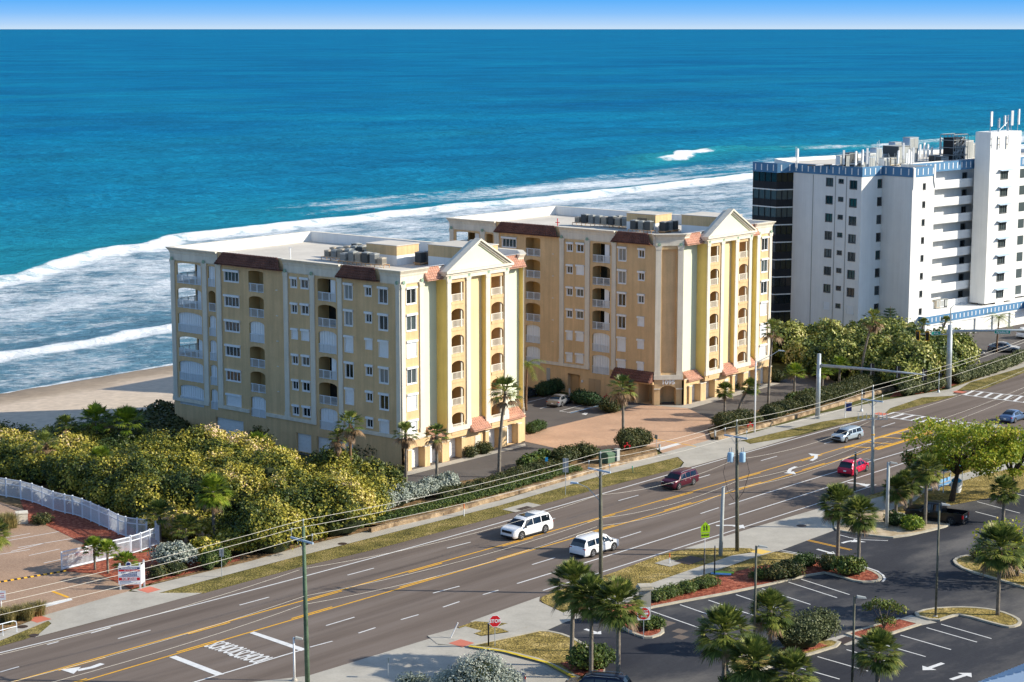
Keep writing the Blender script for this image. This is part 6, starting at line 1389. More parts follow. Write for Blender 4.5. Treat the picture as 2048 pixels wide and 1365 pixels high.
row('shrub_row', [(296,1160),(330,1152),(370,1145)], .8, .9, 'leaf_hedge', 'low bronze green shrubs between the for lease sign and the pavement', per=60, z=0)
def tuft(px_, tufts, label, h=1.3, seed=1):
    r_ = empty('ornamental_grass', G(*px_), 0, label, 'ornamental grass'); rs = np.random.RandomState(seed); V = []; F = []
    for (cx_, cy_) in tufts:
        for k in range(420):
            az = rs.uniform(0, 6.28); lean_ = rs.uniform(.1, 1.0); L_ = h*rs.uniform(.7, 1.15); b0 = np.array([cx_+rs.normal()*.16, cy_+rs.normal()*.16, 0]); d_ = np.array([math.cos(az), math.sin(az), 0]); s_ = np.array([-math.sin(az), math.cos(az), 0])*.016
            m_ = b0+d_*lean_*L_*.35+np.array([0, 0, L_*.65]); e_ = b0+d_*lean_*L_*.85+np.array([0, 0, L_*(1.0-.35*lean_)]); o = len(V); V += [b0-s_, b0+s_, m_+s_, m_-s_, e_]; F += [(o, o+1, o+2, o+3), (o+3, o+2, o+4, o+4)]
    F = [f if f[2] != f[3] else (f[0], f[1], f[2], f[0]) for f in F]; V = np.array(V); Q = []; 
    for f in F: Q.append(f if len(set(f)) == 4 else None)
    T_ = np.array([(i*4+i, ) for i in range(0)]); me = bpy.data.meshes.new('blades'); me.from_pydata([tuple(v) for v in V], [], [f if len(set(f)) == 4 else f[:3] for f in F]); me.materials.append(M['leaf_grass'])
    a_ = me.attributes.new('rnd', 'FLOAT', 'FACE'); a_.data.foreach_set('value', rs.rand(len(F)).astype(np.float32)); o_ = bpy.data.objects.new('blades', me); COL.objects.link(o_); o_.parent = r_
tuft((30,1242), [(-1.5,-.9),(-.7,-.3),(.1,.2),(.9,.8),(1.7,1.4),(-.2,-.9),(1.0,.1)], 'tuft of tall tan ornamental grass at the left edge by the pavement', 1.45)
tuft((10,1058), [(0,0),(.7,.3),(-.6,.2),(.2,-.6),(.1,.7)], 'golden grass clump at the left edge beside the beige cabinet', 1.6, 2)
shrub('shrub', G(84,1048), E1(.9,.9), 'leaf_hedge', 60, .14, 'dark shrub right of the beige cabinet in the left lot')
shrub('sea_grape_bush', G(470,1108), [(0,0,.9,1.8,1.4,1.2),(3.0,2.2,.9,1.7,1.5,1.2),(6.0,4.6,.8,1.8,1.4,1.1),(-2.6,-2.2,.8,1.4,1.2,1.1)], 'leaf_seagrape', 45, .28, 'low yellow sea grape spilling onto the pavement behind the green utility pole')
shrub('dark_bush', G(770,925), [(0,0,1.3,2.2,2.0,1.6),(2.2,1.4,1.1,1.6,1.6,1.4),(-1.8,.5,1.0,1.6,1.5,1.3)], 'leaf_hedge', 40, .2, 'dark bushy shrub in the shade at the corner of the left yellow block')
row('hedge', [(775,955),(800,948)], .7, .9, 'leaf_hedge', 'small clipped hedge at the foot of the near corner of the left yellow block', z=0)
shrub('round_shrub', G(941,915), E1(.75,1.1), 'leaf_hedge', 90, .12, 'left of two round clipped shrubs before the garage doors')
shrub('round_shrub', G(967,908), E1(.85,1.3), 'leaf_hedge', 90, .12, 'right of two round clipped shrubs before the garage doors')
row('hedge', [(1055,868),(1085,858)], .9, 1.0, 'leaf_green', 'small hedge where the brick drive meets the right end of the left yellow block', z=0, tone=(0,.6))
row('hedge', [(1078,793),(1112,784)], 1.1, 1.5, 'leaf_pine', 'dark hedge behind the silver coupe, left part', z=0)
row('hedge', [(1150,806),(1192,812)], 1.2, 1.5, 'leaf_pine', 'dark hedge in front of the silver coupe, right part', z=0)
shrub('shrub', G(1222,824), E1(1.5,1.6), 'leaf_hedge', 60, .15, 'brown green shrub at the foot of the palm by the 1095 entrance')
row('hedge', [(1432,786),(1470,778)], .8, .9, 'leaf_hedge', 'low dark hedge before the garage doors of the 1095 block', z=0)
shrub('round_shrub', G(1552,764), E1(1.0,1.5), 'leaf_hedge', 80, .14, 'round shrub at the right corner of the 1095 block')
# near side shrubs
row('hedge', [(1296,1207),(1340,1196),(1390,1183),(1432,1172)], .75, .75, 'leaf_green', 'green and bronze hedge along the car park behind the first row of bays', per=110, leaf=.10, z=.13, tone=(.1,1))
row('hedge', [(1278,1263),(1300,1260),(1320,1257)], .6, .7, 'leaf_green', 'low hedge at the foot of the do not enter sign', per=90, z=.13, tone=(.1,1))
shrub('shrub', G(1172,1340,.15), [(0,0,.8,1.3,1.2,1.0),(1.2,.5,.7,.9,.9,.9)], 'leaf_green', 60, .15, 'green shrub between two palm trunks at the yellow kerb')
shrub('shrub', G(1550,1160,.15), [(0,0,.6,1.1,.9,.7),(1.5,.8,.6,1.0,.9,.8)], 'leaf_hedge', 60, .14, 'reddish brown shrub on the red mulch by the lamp pole')
shrub('shrub', G(1518,1158,.15), E1(.75,.9), 'leaf_green', 80, .12, 'small round bright green shrub left of the reddish one')
shrub('shrub', G(1574,1148,.15), E1(.8,1.0), 'leaf_green', 80, .16, 'bright green shrub right of the reddish one')
row('hedge', [(1585,1140),(1605,1136),(1622,1130)], .8, .9, 'leaf_green', 'green hedge behind the reddish shrub on the red mulch', z=.13, tone=(0,.7))
row('hedge', [(1640,1138),(1662,1144)], .9, 1.1, 'leaf_hedge', 'dark hedge left of the left entrance palm', z=.13)
shrub('croton_bush', G(1692,1150,.15), [(0,0,.7,1.1,.9,.85),(1.0,.3,.6,.7,.7,.8)], 'leaf_green', 70, .18, 'large leafy bright green bush between the two entrance palms', tone=(.2,1))
shrub('bushy_shrub', G(1608,1296,.15), [(0,0,1.3,1.7,1.6,1.5),(1.5,.8,1.5,1.3,1.2,1.3),(-1.2,-.3,1.2,1.2,1.2,1.2)], 'leaf_olive', 55, .13, 'tall bushy grey green shrub on the middle strip of the car park')
shrub('sparse_shrub', G(1768,1256,.15), [(-.5,0,1.9,.6,.5,.35),(.5,.2,1.7,.6,.5,.35),(1.2,.3,1.4,.4,.4,.3),(-1.2,.2,1.6,.4,.4,.3),(.1,-.1,.5,.6,.5,.4)], 'leaf_green', 40, .15, 'sparse vase shaped shrub on the mulch island right of the front lamp', core=False, tone=(.4,1))
bt = MB()
for k in range(9): a = k*.7; bt.tube([(0,0,0), (math.cos(a)*.5, math.sin(a)*.3, .9), (math.cos(a)*1.1, math.sin(a)*.6, 1.8)], [.05,.035,.015], 5)
o = bt.build('bare_branches', M['trunk_grey']); o.parent = [x for x in bpy.data.objects if x.name.startswith('sparse_shrub')][0]
shrub('sago_palm_shrub', G(1825,1058,.15), E1(.9,1.1), 'leaf_palm_bright', 60, .45, 'spiky round cycad next to the pale lamp post', aspect=.25)
shrub('shrub', G(1790,1050,.15), E1(.9,1.1), 'leaf_green', 70, .16, 'dark shrub at the foot of the pale lamp post', tone=(0,.5))
shrub('shrub', G(1962,1119,.15), E1(1.0,.7), 'leaf_hedge', 60, .14, 'low brown green shrub at the tip of the right hand kerbed island', tone=(.3,1))
shrub('silver_bush', G(958,1405), [(0,0,1.5,2.1,2.0,1.95),(-1.9,-.5,1.0,1.3,1.4,1.4),(1.8,-.2,1.0,1.4,1.3,1.4)], 'leaf_silver', 90, .19, 'big silver leaved bush at the bottom edge in front of the grey pickup', aspect=.35, tone=(.1,1), clump_r=.4)
shrub('silver_bush', G(828,1385), E1(1.2,1.2), 'leaf_silver', 70, .12, 'small grey bush at the bottom edge left of the big silver bush', tone=(0,.5))
shrub('palmetto_shrub', G(1475,1395), E1(1.3,1.6), 'leaf_green', 60, .3, 'leafy plants at the curved kerb tip by the bottom edge', tone=(0,.6), aspect=.4)
# ================================================================ VEHICLES
for nm_, c_, mt_ in [('paint_white',(.80,.80,.79),0),('paint_maroon',(.085,.008,.022),.3),('paint_silverblue',(.36,.44,.50),.4),('paint_red',(.55,.003,.045),.2),('paint_blue',(.10,.17,.30),.4),('paint_silver',(.26,.27,.29),.5),('paint_black',(.007,.008,.011),.2),('paint_navy',(.008,.016,.04),.3),('paint_grey',(.20,.22,.25),.5),('paint_darkgrey',(.04,.045,.05),.4)]:
    mat(nm_, c_, .28, metal=mt_, spec=.6)
def car(loc, heading, label, paint, L=4.8, W=1.9, H=1.7, typ='suv', wb=2.9, grp='vehicles on the road', glassroof=False, name=None, cat='car', plate=True, wheel='rim'):
    """x forward. stations: x from rear bumper to front bumper"""
    name = name or {'suv': 'suv', 'sedan': 'car', 'pickup': 'pickup_truck'}[typ]
    root = empty(name, loc, heading, label, cat, grp); hl = L/2; w2 = W/2; wr = .36*H/1.75+.02 if typ != 'sedan' else .33
    ov_f = (L-wb)*.45; xf = hl-ov_f; xr = xf-wb
    gc = .22                                                        # ground clearance
    if typ == 'suv': hood = H*.60; belt = H*.585; st = [(-hl, gc+.18, .42*H, .43*H, .86, .80), (-hl+.06, gc+.02, belt*.98, belt, .95, .86), (-hl+.22, gc, belt, H*.80, .98, .78), (-hl+.48, gc, belt, H*.975, 1, .76), (-hl+1.0, gc, belt, H*1.0, 1, .77), (-.1*L, gc, belt, H, 1, .78), (.10*L, gc, belt, H*.985, 1, .76), (.17*L, gc, belt, H*.95, 1, .74), (.31*L, gc, belt, hood+.02, 1, .84), (.42*L, gc, belt*.97, hood-.05, .98, .84), (hl-.14, gc, belt*.86, hood*.88, .92, .80), (hl, gc+.12, .42*H, .44*H, .80, .72)]; ra, rb_, cw_, wf = 3, 7, 8, 7
    elif typ == 'sedan': hood = H*.62; belt = H*.61; st = [(-hl, gc+.1, .5*H, .52*H, .80, .74), (-hl+.10, gc, belt*1.0, belt*1.07, .93, .80), (-hl+.45, gc, belt*1.02, belt*1.14, .98, .78), (-hl+1.05, gc, belt*1.02, H*.90, 1, .68), (-hl+1.7, gc, belt, H*.985, 1, .66), (-.06*L, gc, belt, H, 1, .67), (.06*L, gc, belt, H*.96, 1, .66), (.215*L, gc, belt*.99, hood+.03, 1, .82), (.36*L, gc, belt*.95, hood-.05, .99, .84), (hl-.22, gc, belt*.84, hood*.86, .93, .78), (hl, gc+.08, .40*H, .42*H, .78, .70)]; ra, rb_, cw_, wf = 3, 6, 7, 6
    else: hood = H*.62; belt = H*.60; xb = -.12*L; st = [(xb-.04, gc+.1, belt, belt+.01, 1, .96), (xb, gc+.1, belt, H*.90, 1, .74), (xb+.22, gc+.1, belt, H*.985, 1, .75), (xb+.8, gc+.1, belt, H, 1, .76), (.14*L, gc+.1, belt, H*.97, 1, .74), (.245*L, gc+.1, belt, hood+.03, 1, .86), (.40*L, gc+.1, belt*.98, hood, .99, .88), (hl-.12, gc+.1, belt*.9, hood*.92, .95, .86), (hl, gc+.18, .44*H, .46*H, .86, .80)]; ra, rb_, cw_, wf = 2, 4, 5, 4
    mb = MB(); rings = []
    for (x, zl, zb, zr, kb, kr) in st:
        b = w2*kb; r_ = w2*kr if zr > zb+.1 else w2*kb*.93
        zs = zl+(zb-zl)*.35
        half = [(0, zl), (b*.9, zl), (b*.985, zl+.10), (b, zs), (b*.985, zb-.10), (b*.955, zb), ((r_ if zr > zb+.1 else b*.93), max(zb+.015, zr-.075*(1 if zr > zb+.1 else .2))), (r_*.88, zr-.012), (0, zr+.02)]
        rings.append([(x, y, z) for y, z in half]+[(x, -y, z) for y, z in half[-2:0:-1]])
    n = len(rings[0])
    for r_ in rings: mb.v += r_
    for i in range(len(rings)-1):
        for k in range(n): mb.f.append((i*n+k, i*n+(k+1) % n, (i+1)*n+(k+1) % n, (i+1)*n+k))
    mb.f.append(tuple(range(n-1, -1, -1))); mb.f.append(tuple((len(rings)-1)*n+k for k in range(n)))
    if typ == 'pickup':
        zb = belt; zl = gc+.1; x0 = -hl+.08; x1 = xb-.05
        for s in (-1, 1): mb.box((x0, s*w2*.985, zl), (x1, s*(w2*.985-.14), zb))
        mb.box((x0, -w2*.985, zl+.15), (x0-.06, w2*.985, zb-.02)); mb.box((x0+.0, -w2*.84, zl), (x1, w2*.84, zl+.34)); mb.box((x1-.05, -w2*.84, zl+.3), (x1, w2*.84, zb))
    mb.build('body', M[paint], root, sharp=38)
    def lerp(a, b, f): return tuple(a[i]+(b[i]-a[i])*f for i in range(3))
    def panel(nm, q, off, mt, parent=root):
        v = [Vector(p) for p in q]; nn = (v[1]-v[0]).cross(v[2]-v[0]).normalized()
        c = sum(v, Vector())/len(v)
        if nn.dot(c-Vector((0, 0, H*.5))) < 0: nn = -nn; v = v[::-1]
        k = len(v); m_ = MB(); m_.add([p+nn*off for p in v]+[p+nn*(off-.012) for p in v], [tuple(range(k)), tuple(range(2*k-1, k-1, -1))]+[(i, (i+1) % k, k+(i+1) % k, k+i) for i in range(k)]); return m_.build(nm, M[mt], parent)
    # side windows, between the belt (ring 5) and the roof edge (ring 6)
    def sidept(x, f, s):
        for i in range(len(st)-1):
            if st[i][0] <= x <= st[i+1][0]:
                t = (x-st[i][0])/(st[i+1][0]-st[i][0]); a = lerp(rings[i][5], rings[i+1][5], t); b = lerp(rings[i][6], rings[i+1][6], t); p = lerp(a, b, f); return (p[0], p[1]*s, p[2])
    def rslope(x): return x
    x_r = st[ra][0]-.05 if typ != 'pickup' else st[1][0]+.12; x_f0 = st[cw_][0]-.22*(1 if typ != 'sedan' else 1.3); x_f1 = st[wf][0]+.02
    if typ == 'suv': cuts = [(-hl+.52, -hl+.52, xr+.42, xr+.42), (xr+.52, xr+.52, .0*L+.02, .0*L+.02), (.0*L+.11, .0*L+.11, x_f0-.12, x_f1-.06)]
    elif typ == 'sedan': cuts = [(-hl+1.0, -hl+1.35, -.03*L, -.03*L), (-.03*L+.08, -.03*L+.08, x_f0-.05, x_f1-.02)]
    else: cuts = [(xb+.15, xb+.22, xb+.95, xb+.95), (xb+1.05, xb+1.05, x_f0-.10, x_f1-.04)]
    for s in (-1, 1):
        for (a0, a1, b0, b1) in cuts: panel('side_window', [sidept(a0, .10, s), sidept(b0, .10, s), sidept(b1, .90, s), sidept(a1, .90, s)], .012, 'car_glass')
    # windscreen and rear glass
    def strip(nm, rows, ins, off=.014):
        """glass laid over the lofted body between interpolated rings"""
        P = []
        for (i, f) in rows:
            r0 = [lerp(rings[i][k], rings[i+1][k], f) for k in range(n)]; P.append([lerp(r0[6], r0[7], ins), r0[7], r0[8], r0[9], lerp(r0[10], r0[9], ins)])
        m_ = MB(); V = [Vector(q) for r_ in P for q in r_]; w_ = len(P[0]); N_ = []
        for r_ in range(len(P)):
            for k in range(w_):
                a_ = V[min(r_+1, len(P)-1)*w_+k]-V[max(r_-1, 0)*w_+k]; b_ = V[r_*w_+min(k+1, w_-1)]-V[r_*w_+max(k-1, 0)]; nn = a_.cross(b_).normalized()
                if nn.z < 0: nn = -nn
                N_.append(nn)
        m_.add([v+nn*off for v, nn in zip(V, N_)], [(r_*w_+k, r_*w_+k+1, (r_+1)*w_+k+1, (r_+1)*w_+k) for r_ in range(len(P)-1) for k in range(w_-1)]); m_.build(nm, M['car_glass'], root)
    if typ == 'suv': strip('windscreen', [(7, .18), (7, .5), (7, .94)][::-1], .25); strip('rear_window', [(1, .12), (2, 0), (2, .85)], .2, .02)
    elif typ == 'sedan': strip('windscreen', [(6, .06), (6, .5), (6, .9)], .3); strip('rear_window', [(2, .25), (3, 0), (3, .8)], .3)
    else:
        strip('windscreen', [(4, .06), (4, .5), (4, .88)], .3); panel('rear_window', [(xb-.0, -w2*.62, belt+.12), (xb-.0, w2*.62, belt+.12), (xb+.05, w2*.58, H*.86), (xb+.05, -w2*.58, H*.86)], .03, 'car_glass')
    if glassroof: panel('sunroof', [(-.12*L, -w2*.55, H+.012), (.10*L, -w2*.55, H+.0), (.10*L, w2*.55, H+.0), (-.12*L, w2*.55, H+.012)], .03, 'car_glass')
    if typ != 'sedan':
        rr = MB()
        if typ == 'suv':
            for s in (-1, 1): rr.tube([(-hl+.7, s*w2*.68, H*.985+.0), (-hl+.9, s*w2*.68, H+.045), (.08*L, s*w2*.67, H+.035), (.14*L, s*w2*.66, H*.965)], .022, 5)
            rr.build('roof_rail', M['steel'], root)
    # wheels
    for sx_ in (xf, xr):
        for s in (-1, 1):
            y = s*(w2-.02); a = MB(); a.lathe([(wr+.075, y-s*.30), (wr+.075, y+s*.024), (wr+.0, y+s*.026)] if s > 0 else [(wr+.0, y+s*.026), (wr+.075, y+s*.024), (wr+.075, y-s*.30)], (sx_, 0, wr), 'y', 20); a.v = [(p[0], p[1], max(p[2], gc*.9)) for p in a.v]; a.build('wheel_arch', M['plastic_black'], root)
            t = MB(); pr = [(wr*.60, y-s*.20), (wr*.95, y-s*.20), (wr, y-s*.16), (wr, y+s*.00), (wr*.96, y+s*.035), (wr*.66, y+s*.04)]
            t.lathe(pr, (sx_, 0, wr), 'y', 20); wh = t.build('wheel', M['tyre'], root, smooth=False)
            r_ = MB(); yy = y+s*.045
            r_.lathe([(wr*.66, yy-s*.01), (wr*.62, yy+s*.004), (wr*.56, yy-s*.02)], (sx_, 0, wr), 'y', 20)
            for k in range(5):
                an = 2*math.pi*k/5+.3; c_, s_ = math.cos(an), math.sin(an); q = []
                for rr_, hw in ((.06, .05), (wr*.6, .065)):
                    for sg in (-1, 1): q.append((sx_+rr_*c_-sg*hw*s_, yy+s*.018, wr+rr_*s_+sg*hw*c_))
                r_.add([q[0], q[1], q[3], q[2]], [(0,1,2,3)])
            r_.build('rim', M[wheel], wh)
    xs_ = [xr+.50, .0*L+.065, x_f0-.10] if typ == 'suv' else ([-.03*L+.04, x_f0-.05, xr+.42] if typ == 'sedan' else [xb+1.0, x_f0-.08, xb+.08])
    for xq in xs_:
        for s in (-1, 1): q = MB(); q.box((xq-.008, s*w2*.93, gc+.14), (xq+.008, s*(w2*.985+.004), belt-.10)); q.build('door_seam', M['plastic_black'], root)
    for xq in xs_[:2]:
        for s in (-1, 1): q = MB(); q.box((xq+.10, s*w2*.95, belt-.17), (xq+.27, s*(w2*.985+.022), belt-.13)); q.build('door_handle', M['steel'], root)
    # lower cladding, bumpers, lamps
    cl = MB(); cl.box((xr+wr+.08, -w2*1.0-.004, gc-.02), (xf-wr-.08, w2*1.0+.004, gc+.13)); cl.build('sill', M['plastic_black'], root)
    fb = MB(); zf = H*.42
    fb.box((hl-.10, -w2*.62, zf-.13), (hl+.02, w2*.62, zf+.10)); gr_ = fb.build('grille', M['plastic_black'], root)
    b2_ = MB(); b2_.box((hl-.16, -w2*.72, gc+.02), (hl+.03, w2*.72, gc+.20)); b2_.build('bumper', M['plastic_black'], root); b2_ = MB(); b2_.box((-hl-.03, -w2*.80, gc+.0), (-hl+.14, w2*.80, gc+.16)); b2_.build('bumper', M['plastic_black'], root)
    for s in (-1, 1):
        h_ = MB(); h_.box((hl-.40, s*w2*.50, zf+.03), (hl-.045, s*w2*.80, zf+.14)); h_.build('headlight', M['lens_clear'], root)
        q = MB(); q.box((-hl+.035, s*w2*.62, belt*.80), (-hl+.26, s*w2*.945, belt*.95)) if typ != 'pickup' else q.box((-hl+.0, s*w2*.86, belt*.62), (-hl+.14, s*w2*1.0, belt*.93)); q.build('tail_light', M['lens_red'], root)
        m_ = MB(); mxp = st[cw_][0]-.45; m_.box((mxp, s*(w2+.02), belt-.02), (mxp+.14, s*(w2+.20), belt+.14)); m_.build('wing_mirror', M['plastic_black' if paint != 'paint_red' else paint], root)
    if plate: p_ = MB(); p_.box((-hl-.04, -.16, belt*.60), (-hl-.008 if typ != 'pickup' else -hl+.02, .16, belt*.60+.15)); p_.build('number_plate', M['white_sign'], root)
    return root
NV = Vector((-math.sin(RA), math.cos(RA), 0))
def place(a, b, W, L_of=0.0, side=1):
    """centre between two wheels' contact points seen on the near side; heading runs a (front) from b (rear)"""
    A_ = G(*a); B_ = G(*b); d = (A_-B_); h = math.atan2(d.y, d.x); n = Vector((-d.y, d.x, 0)).normalized()
    if n.y < 0: n = -n
    m_ = (A_+B_)/2; return m_+n*(W/2-.05), h, d.length
def caron(front, rear, label, paint, L, W, H, typ, wb=None, **kw):
    c, h, d = place(front, rear, W); wb = wb or d
    f = Vector((math.cos(h), math.sin(h), 0)); hl = L/2; ovf = (L-wb)*.45; c = c - f*((hl-ovf)-wb/2)
    return car(tuple(c), h, label, paint, L, W, H, typ, wb, **kw)
caron((1043,1080),(1090,1067),'white full size suv with an open glass roof, heading left behind the near utility pole','paint_white',5.6,2.03,1.93,'suv',3.34,glassroof=True)
caron((1227,1102),(1186,1115),'white suv seen from behind, partly hidden by a utility pole','paint_white',5.2,1.98,1.78,'suv',3.05)
caron((1355,981),(1389,970),'dark maroon suv heading left in the far lane','paint_maroon',4.8,1.89,1.70,'suv',2.78)
caron((1692,886),(1718,879),'pale silver blue estate car just before the crosswalk','paint_silverblue',4.6,1.80,1.50,'suv',2.7)
caron((1738,941),(1707,955),'bright red crossover seen from behind between two poles','paint_red',4.6,1.88,1.62,'suv',2.75,glassroof=True)
caron((2056,838),(2024,849),'blue sedan cut by the right edge, on the junction','paint_blue',4.7,1.82,1.45,'sedan',2.8)
caron((1145,805),(1120,816),'silver sloping roof coupe parked in front of the 1095 block','paint_silver',4.9,1.87,1.40,'sedan',2.9,grp='parked cars')
car(tuple(G(1050,795)), R(58), 'dark grey car parked beside the silver coupe, half hidden by the left yellow block', 'paint_darkgrey', 4.7, 1.85, 1.5, 'sedan', 2.8, grp='parked cars')
car(tuple(G(1873,1042)), R(150), 'black pickup truck parked under the leaning tree', 'paint_black', 5.9, 2.02, 1.95, 'pickup', 3.7, grp='parked cars', wheel='ac_dark')
car(tuple(G(975,1367)), R(140), 'grey pickup truck behind the big silver bush at the bottom edge', 'paint_grey', 5.8, 2.0, 1.9, 'pickup', 3.6, grp='parked cars')
car(tuple(G(1195,1392)), R(165), 'dark navy car cut by the bottom edge beside the palm trio', 'paint_navy', 4.9, 1.9, 1.65, 'suv', 2.85, grp='parked cars')
car(tuple(G(600,1412)), R(150), 'dark red car roof cut by the bottom edge beside the white lamp post', 'paint_maroon', 4.7, 1.85, 1.5, 'suv', 2.8, grp='parked cars')
car(tuple(G(1937,712)), R(-50), 'black car parked behind the hedge at the edge of the hotel lot', 'paint_black', 4.8, 1.85, 1.45, 'sedan', 2.8, grp='parked cars')
car(tuple(G(2008,704)), R(-20), 'silver white car parked behind the hedge under the street name sign', 'paint_silver', 4.7, 1.85, 1.5, 'sedan', 2.8, grp='parked cars')
car(tuple(G(2058,676)), R(40), 'white suv cut by the right edge in front of the blue edged garages', 'paint_white', 4.6, 1.85, 1.65, 'suv', 2.7, grp='parked cars')

# ================================================================ POLES, WIRES, SIGNALS, SIGNS
PB = {0: G(612,1372), 1: G(1199,1188), 2: G(1469,1103), 3: G(1740,989)}
d01 = PB[1]-PB[0]
PB[-1] = PB[0]-Vector((25.5, 26.5, 0)); PB[4] = PB[3]+Vector((27, 34, 0))
PT_ = {-1: 12.0, 0: 12.1, 1: 11.9, 2: 11.9, 3: 11.0, 4: 11.5}
PN = {0: 'green stained wooden utility pole near the bottom left, beside the white lamp post', 1: 'wooden utility pole with a street lamp arm standing behind the palm trio', 2: 'wooden utility pole carrying two blue transformers', 3: 'utility pole with a rack of small fuses, right of the red crossover', -1: 'utility pole beyond the left edge of the photo', 4: 'utility pole beyond the right edge of the photo'}
XD = {}
for k in (-1, 0, 1, 2, 3, 4):
    nx = PB.get(k+1, PB[k]+(PB[k]-PB.get(k-1, PB[k]-Vector((1,1,0))))); pv = PB.get(k-1, PB[k]-(nx-PB[k])); d = (nx-pv); d.z = 0; d.normalize(); xd = Vector((d.y, -d.x, 0)); XD[k] = xd
    r_ = empty('utility_pole', PB[k], 0, PN[k], 'utility pole', 'utility poles along the road'); H_ = PT_[k]; lean = .12 if k in (0, 1) else .25
    MB().tube([(lean, 0, -.1), (lean*.5, 0, H_*.5), (0, 0, H_)], [.19, .165, .12], 12).build('pole', M['pole_green' if k == 0 else ('pole_concrete' if k == 3 else 'pole_brown')], r_, smooth=True)
    ca = MB(); zc = H_-1.0; hw = 1.25
    mt = Matrix.Translation((0, 0, zc)) @ Matrix(((xd.x, d.x, 0, 0), (xd.y, d.y, 0, 0), (0, 0, 1, 0), (0, 0, 0, 1))); ca.m = mt
    ca.box((-hw, -.21, -.07), (hw, -.10, .07)); ca.build('crossarm', M['crossarm'], r_)
    br = MB(); br.m = mt; br.tube([(-.6, -.15, -.06), (0, -.14, -.7)], .02, 4); br.tube([(.6, -.15, -.06), (0, -.14, -.7)], .02, 4)
    for u in (-hw+.08, hw-.08): br.tube([(u, -.155, .0), (u, -.155, .62)], .018, 5); 
    br.tube([(0, 0, 1.0), (0, 0, 1.5)], .03, 5); br.build('brace', M['galv'], r_)
    for u, z in ((-hw+.08, .62), (hw-.08, .62), (0, 1.5)):
        q = MB(); q.m = mt; q.lathe([(.03, 0), (.07, .04), (.04, .09), (.07, .13), (.03, .2)], (u, -.155 if u else 0, z-.1), n=8); q.build('insulator', M['steel'], r_)
    if k == 1:
        a = MB(); a.tube([(-.12, 0, 8.3), (-1.1, .2, 9.35), (-1.9, .5, 9.6)], [.04, .035, .03], 6); arm = a.build('lamp_arm', M['galv'], r_)
        h_ = MB(); h_.m = Matrix.Translation((-2.2, .6, 9.62)) @ Matrix.Rotation(R(163), 4, 'Z'); h_.hexa([(-.35,-.12,-.03),(.35,-.16,-.05),(.35,.16,-.05),(-.35,.12,-.03),(-.3,-.08,.08),(.3,-.12,.1),(.3,.12,.1),(-.3,.08,.08)]); h_.build('lamp_head', M['crossarm'], r_)
    if k == 2:
        for s in (-1, 1):
            q = MB(); q.lathe([(.02, 0), (.26, .03), (.29, .08), (.29, .85), (.25, .93), (.05, .97)], (s*.55, -.15, H_-3.4), n=14); tr_ = q.build('transformer', M['transformer'], r_, sharp=30)
            q = MB(); q.tube([(s*.55-.1, -.15, H_-2.45), (s*.55-.1, -.15, H_-2.05)], .035, 6); q.tube([(s*.55+.1, -.15, H_-2.45), (s*.55+.1, -.15, H_-2.0)], .035, 6); q.build('bushing', M['steel'], tr_)
            q = MB(); q.tube([(s*.8, -.2, H_-2.6), (s*1.2, -.3, H_-4.3), (s*.7, -.2, H_-6.2), (s*.15, -.1, H_-7.0)], .022, 5); q.build('cable', M['plastic_black'], r_)
    if k == 3:
        q = MB()
        for i in range(8):
            u = -1.5+i*.42; q.tube([(u, -.2, H_-2.9), (u, -.2, H_-2.3)], .03, 5); q.tube([(u, -.2, H_-2.9), (u+.15, -.25, H_-2.6)], .02, 5)
        q.box((-1.6, -.22, H_-3.0), (1.6, -.16, H_-2.93)); q.build('fuse_rack', M['galv'], r_)
        q = MB(); q.lathe([(.20, 0), (.20, .12)], (.12, 0, 6.3), n=10); q.build('marker_band', M['line_yellow'], r_)
def wire(pts, lab, m='wire_grey', r=.015, sag=.35, grp='overhead wires'):
    mb = MB(); P = []
    for a, b in zip(pts, pts[1:]):
        for i in range(14):
            f = i/14; q = Vector(a).lerp(Vector(b), f); q.z -= sag*4*f*(1-f); P.append(q)
    P.append(Vector(pts[-1])); mb.tube(P, r, 5); tag(mb.build('overhead_wire', M[m]), lab, 'overhead wire', grp)
def wl_(u, dz): return [tuple(PB[k]+XD[k]*u+Vector((0, 0, PT_[k]+dz))) for k in (-1, 0, 1, 2, 3, 4)]
wire(wl_(-1.17, -.36), 'uppermost overhead wire, on the far ends of the crossarms'); wire(wl_(0, .52), 'overhead wire carried on the very tops of the utility poles'); wire(wl_(1.17, -.36), 'lowest of the three pole top wires, on the near ends of the crossarms')
wire(wl_(-.15, -3.2), 'thin pale wire below the crossarms, upper of the lower pair', r=.010, sag=.6); wire(wl_(.1, -5.2), 'grey cable halfway down the utility poles, seen against the centre of the road', 'wire_grey', .010, .5); wire(wl_(-.1, -5.9), 'lowest cable on the utility poles, seen against the centre of the road', 'wire_grey', .010, .6)
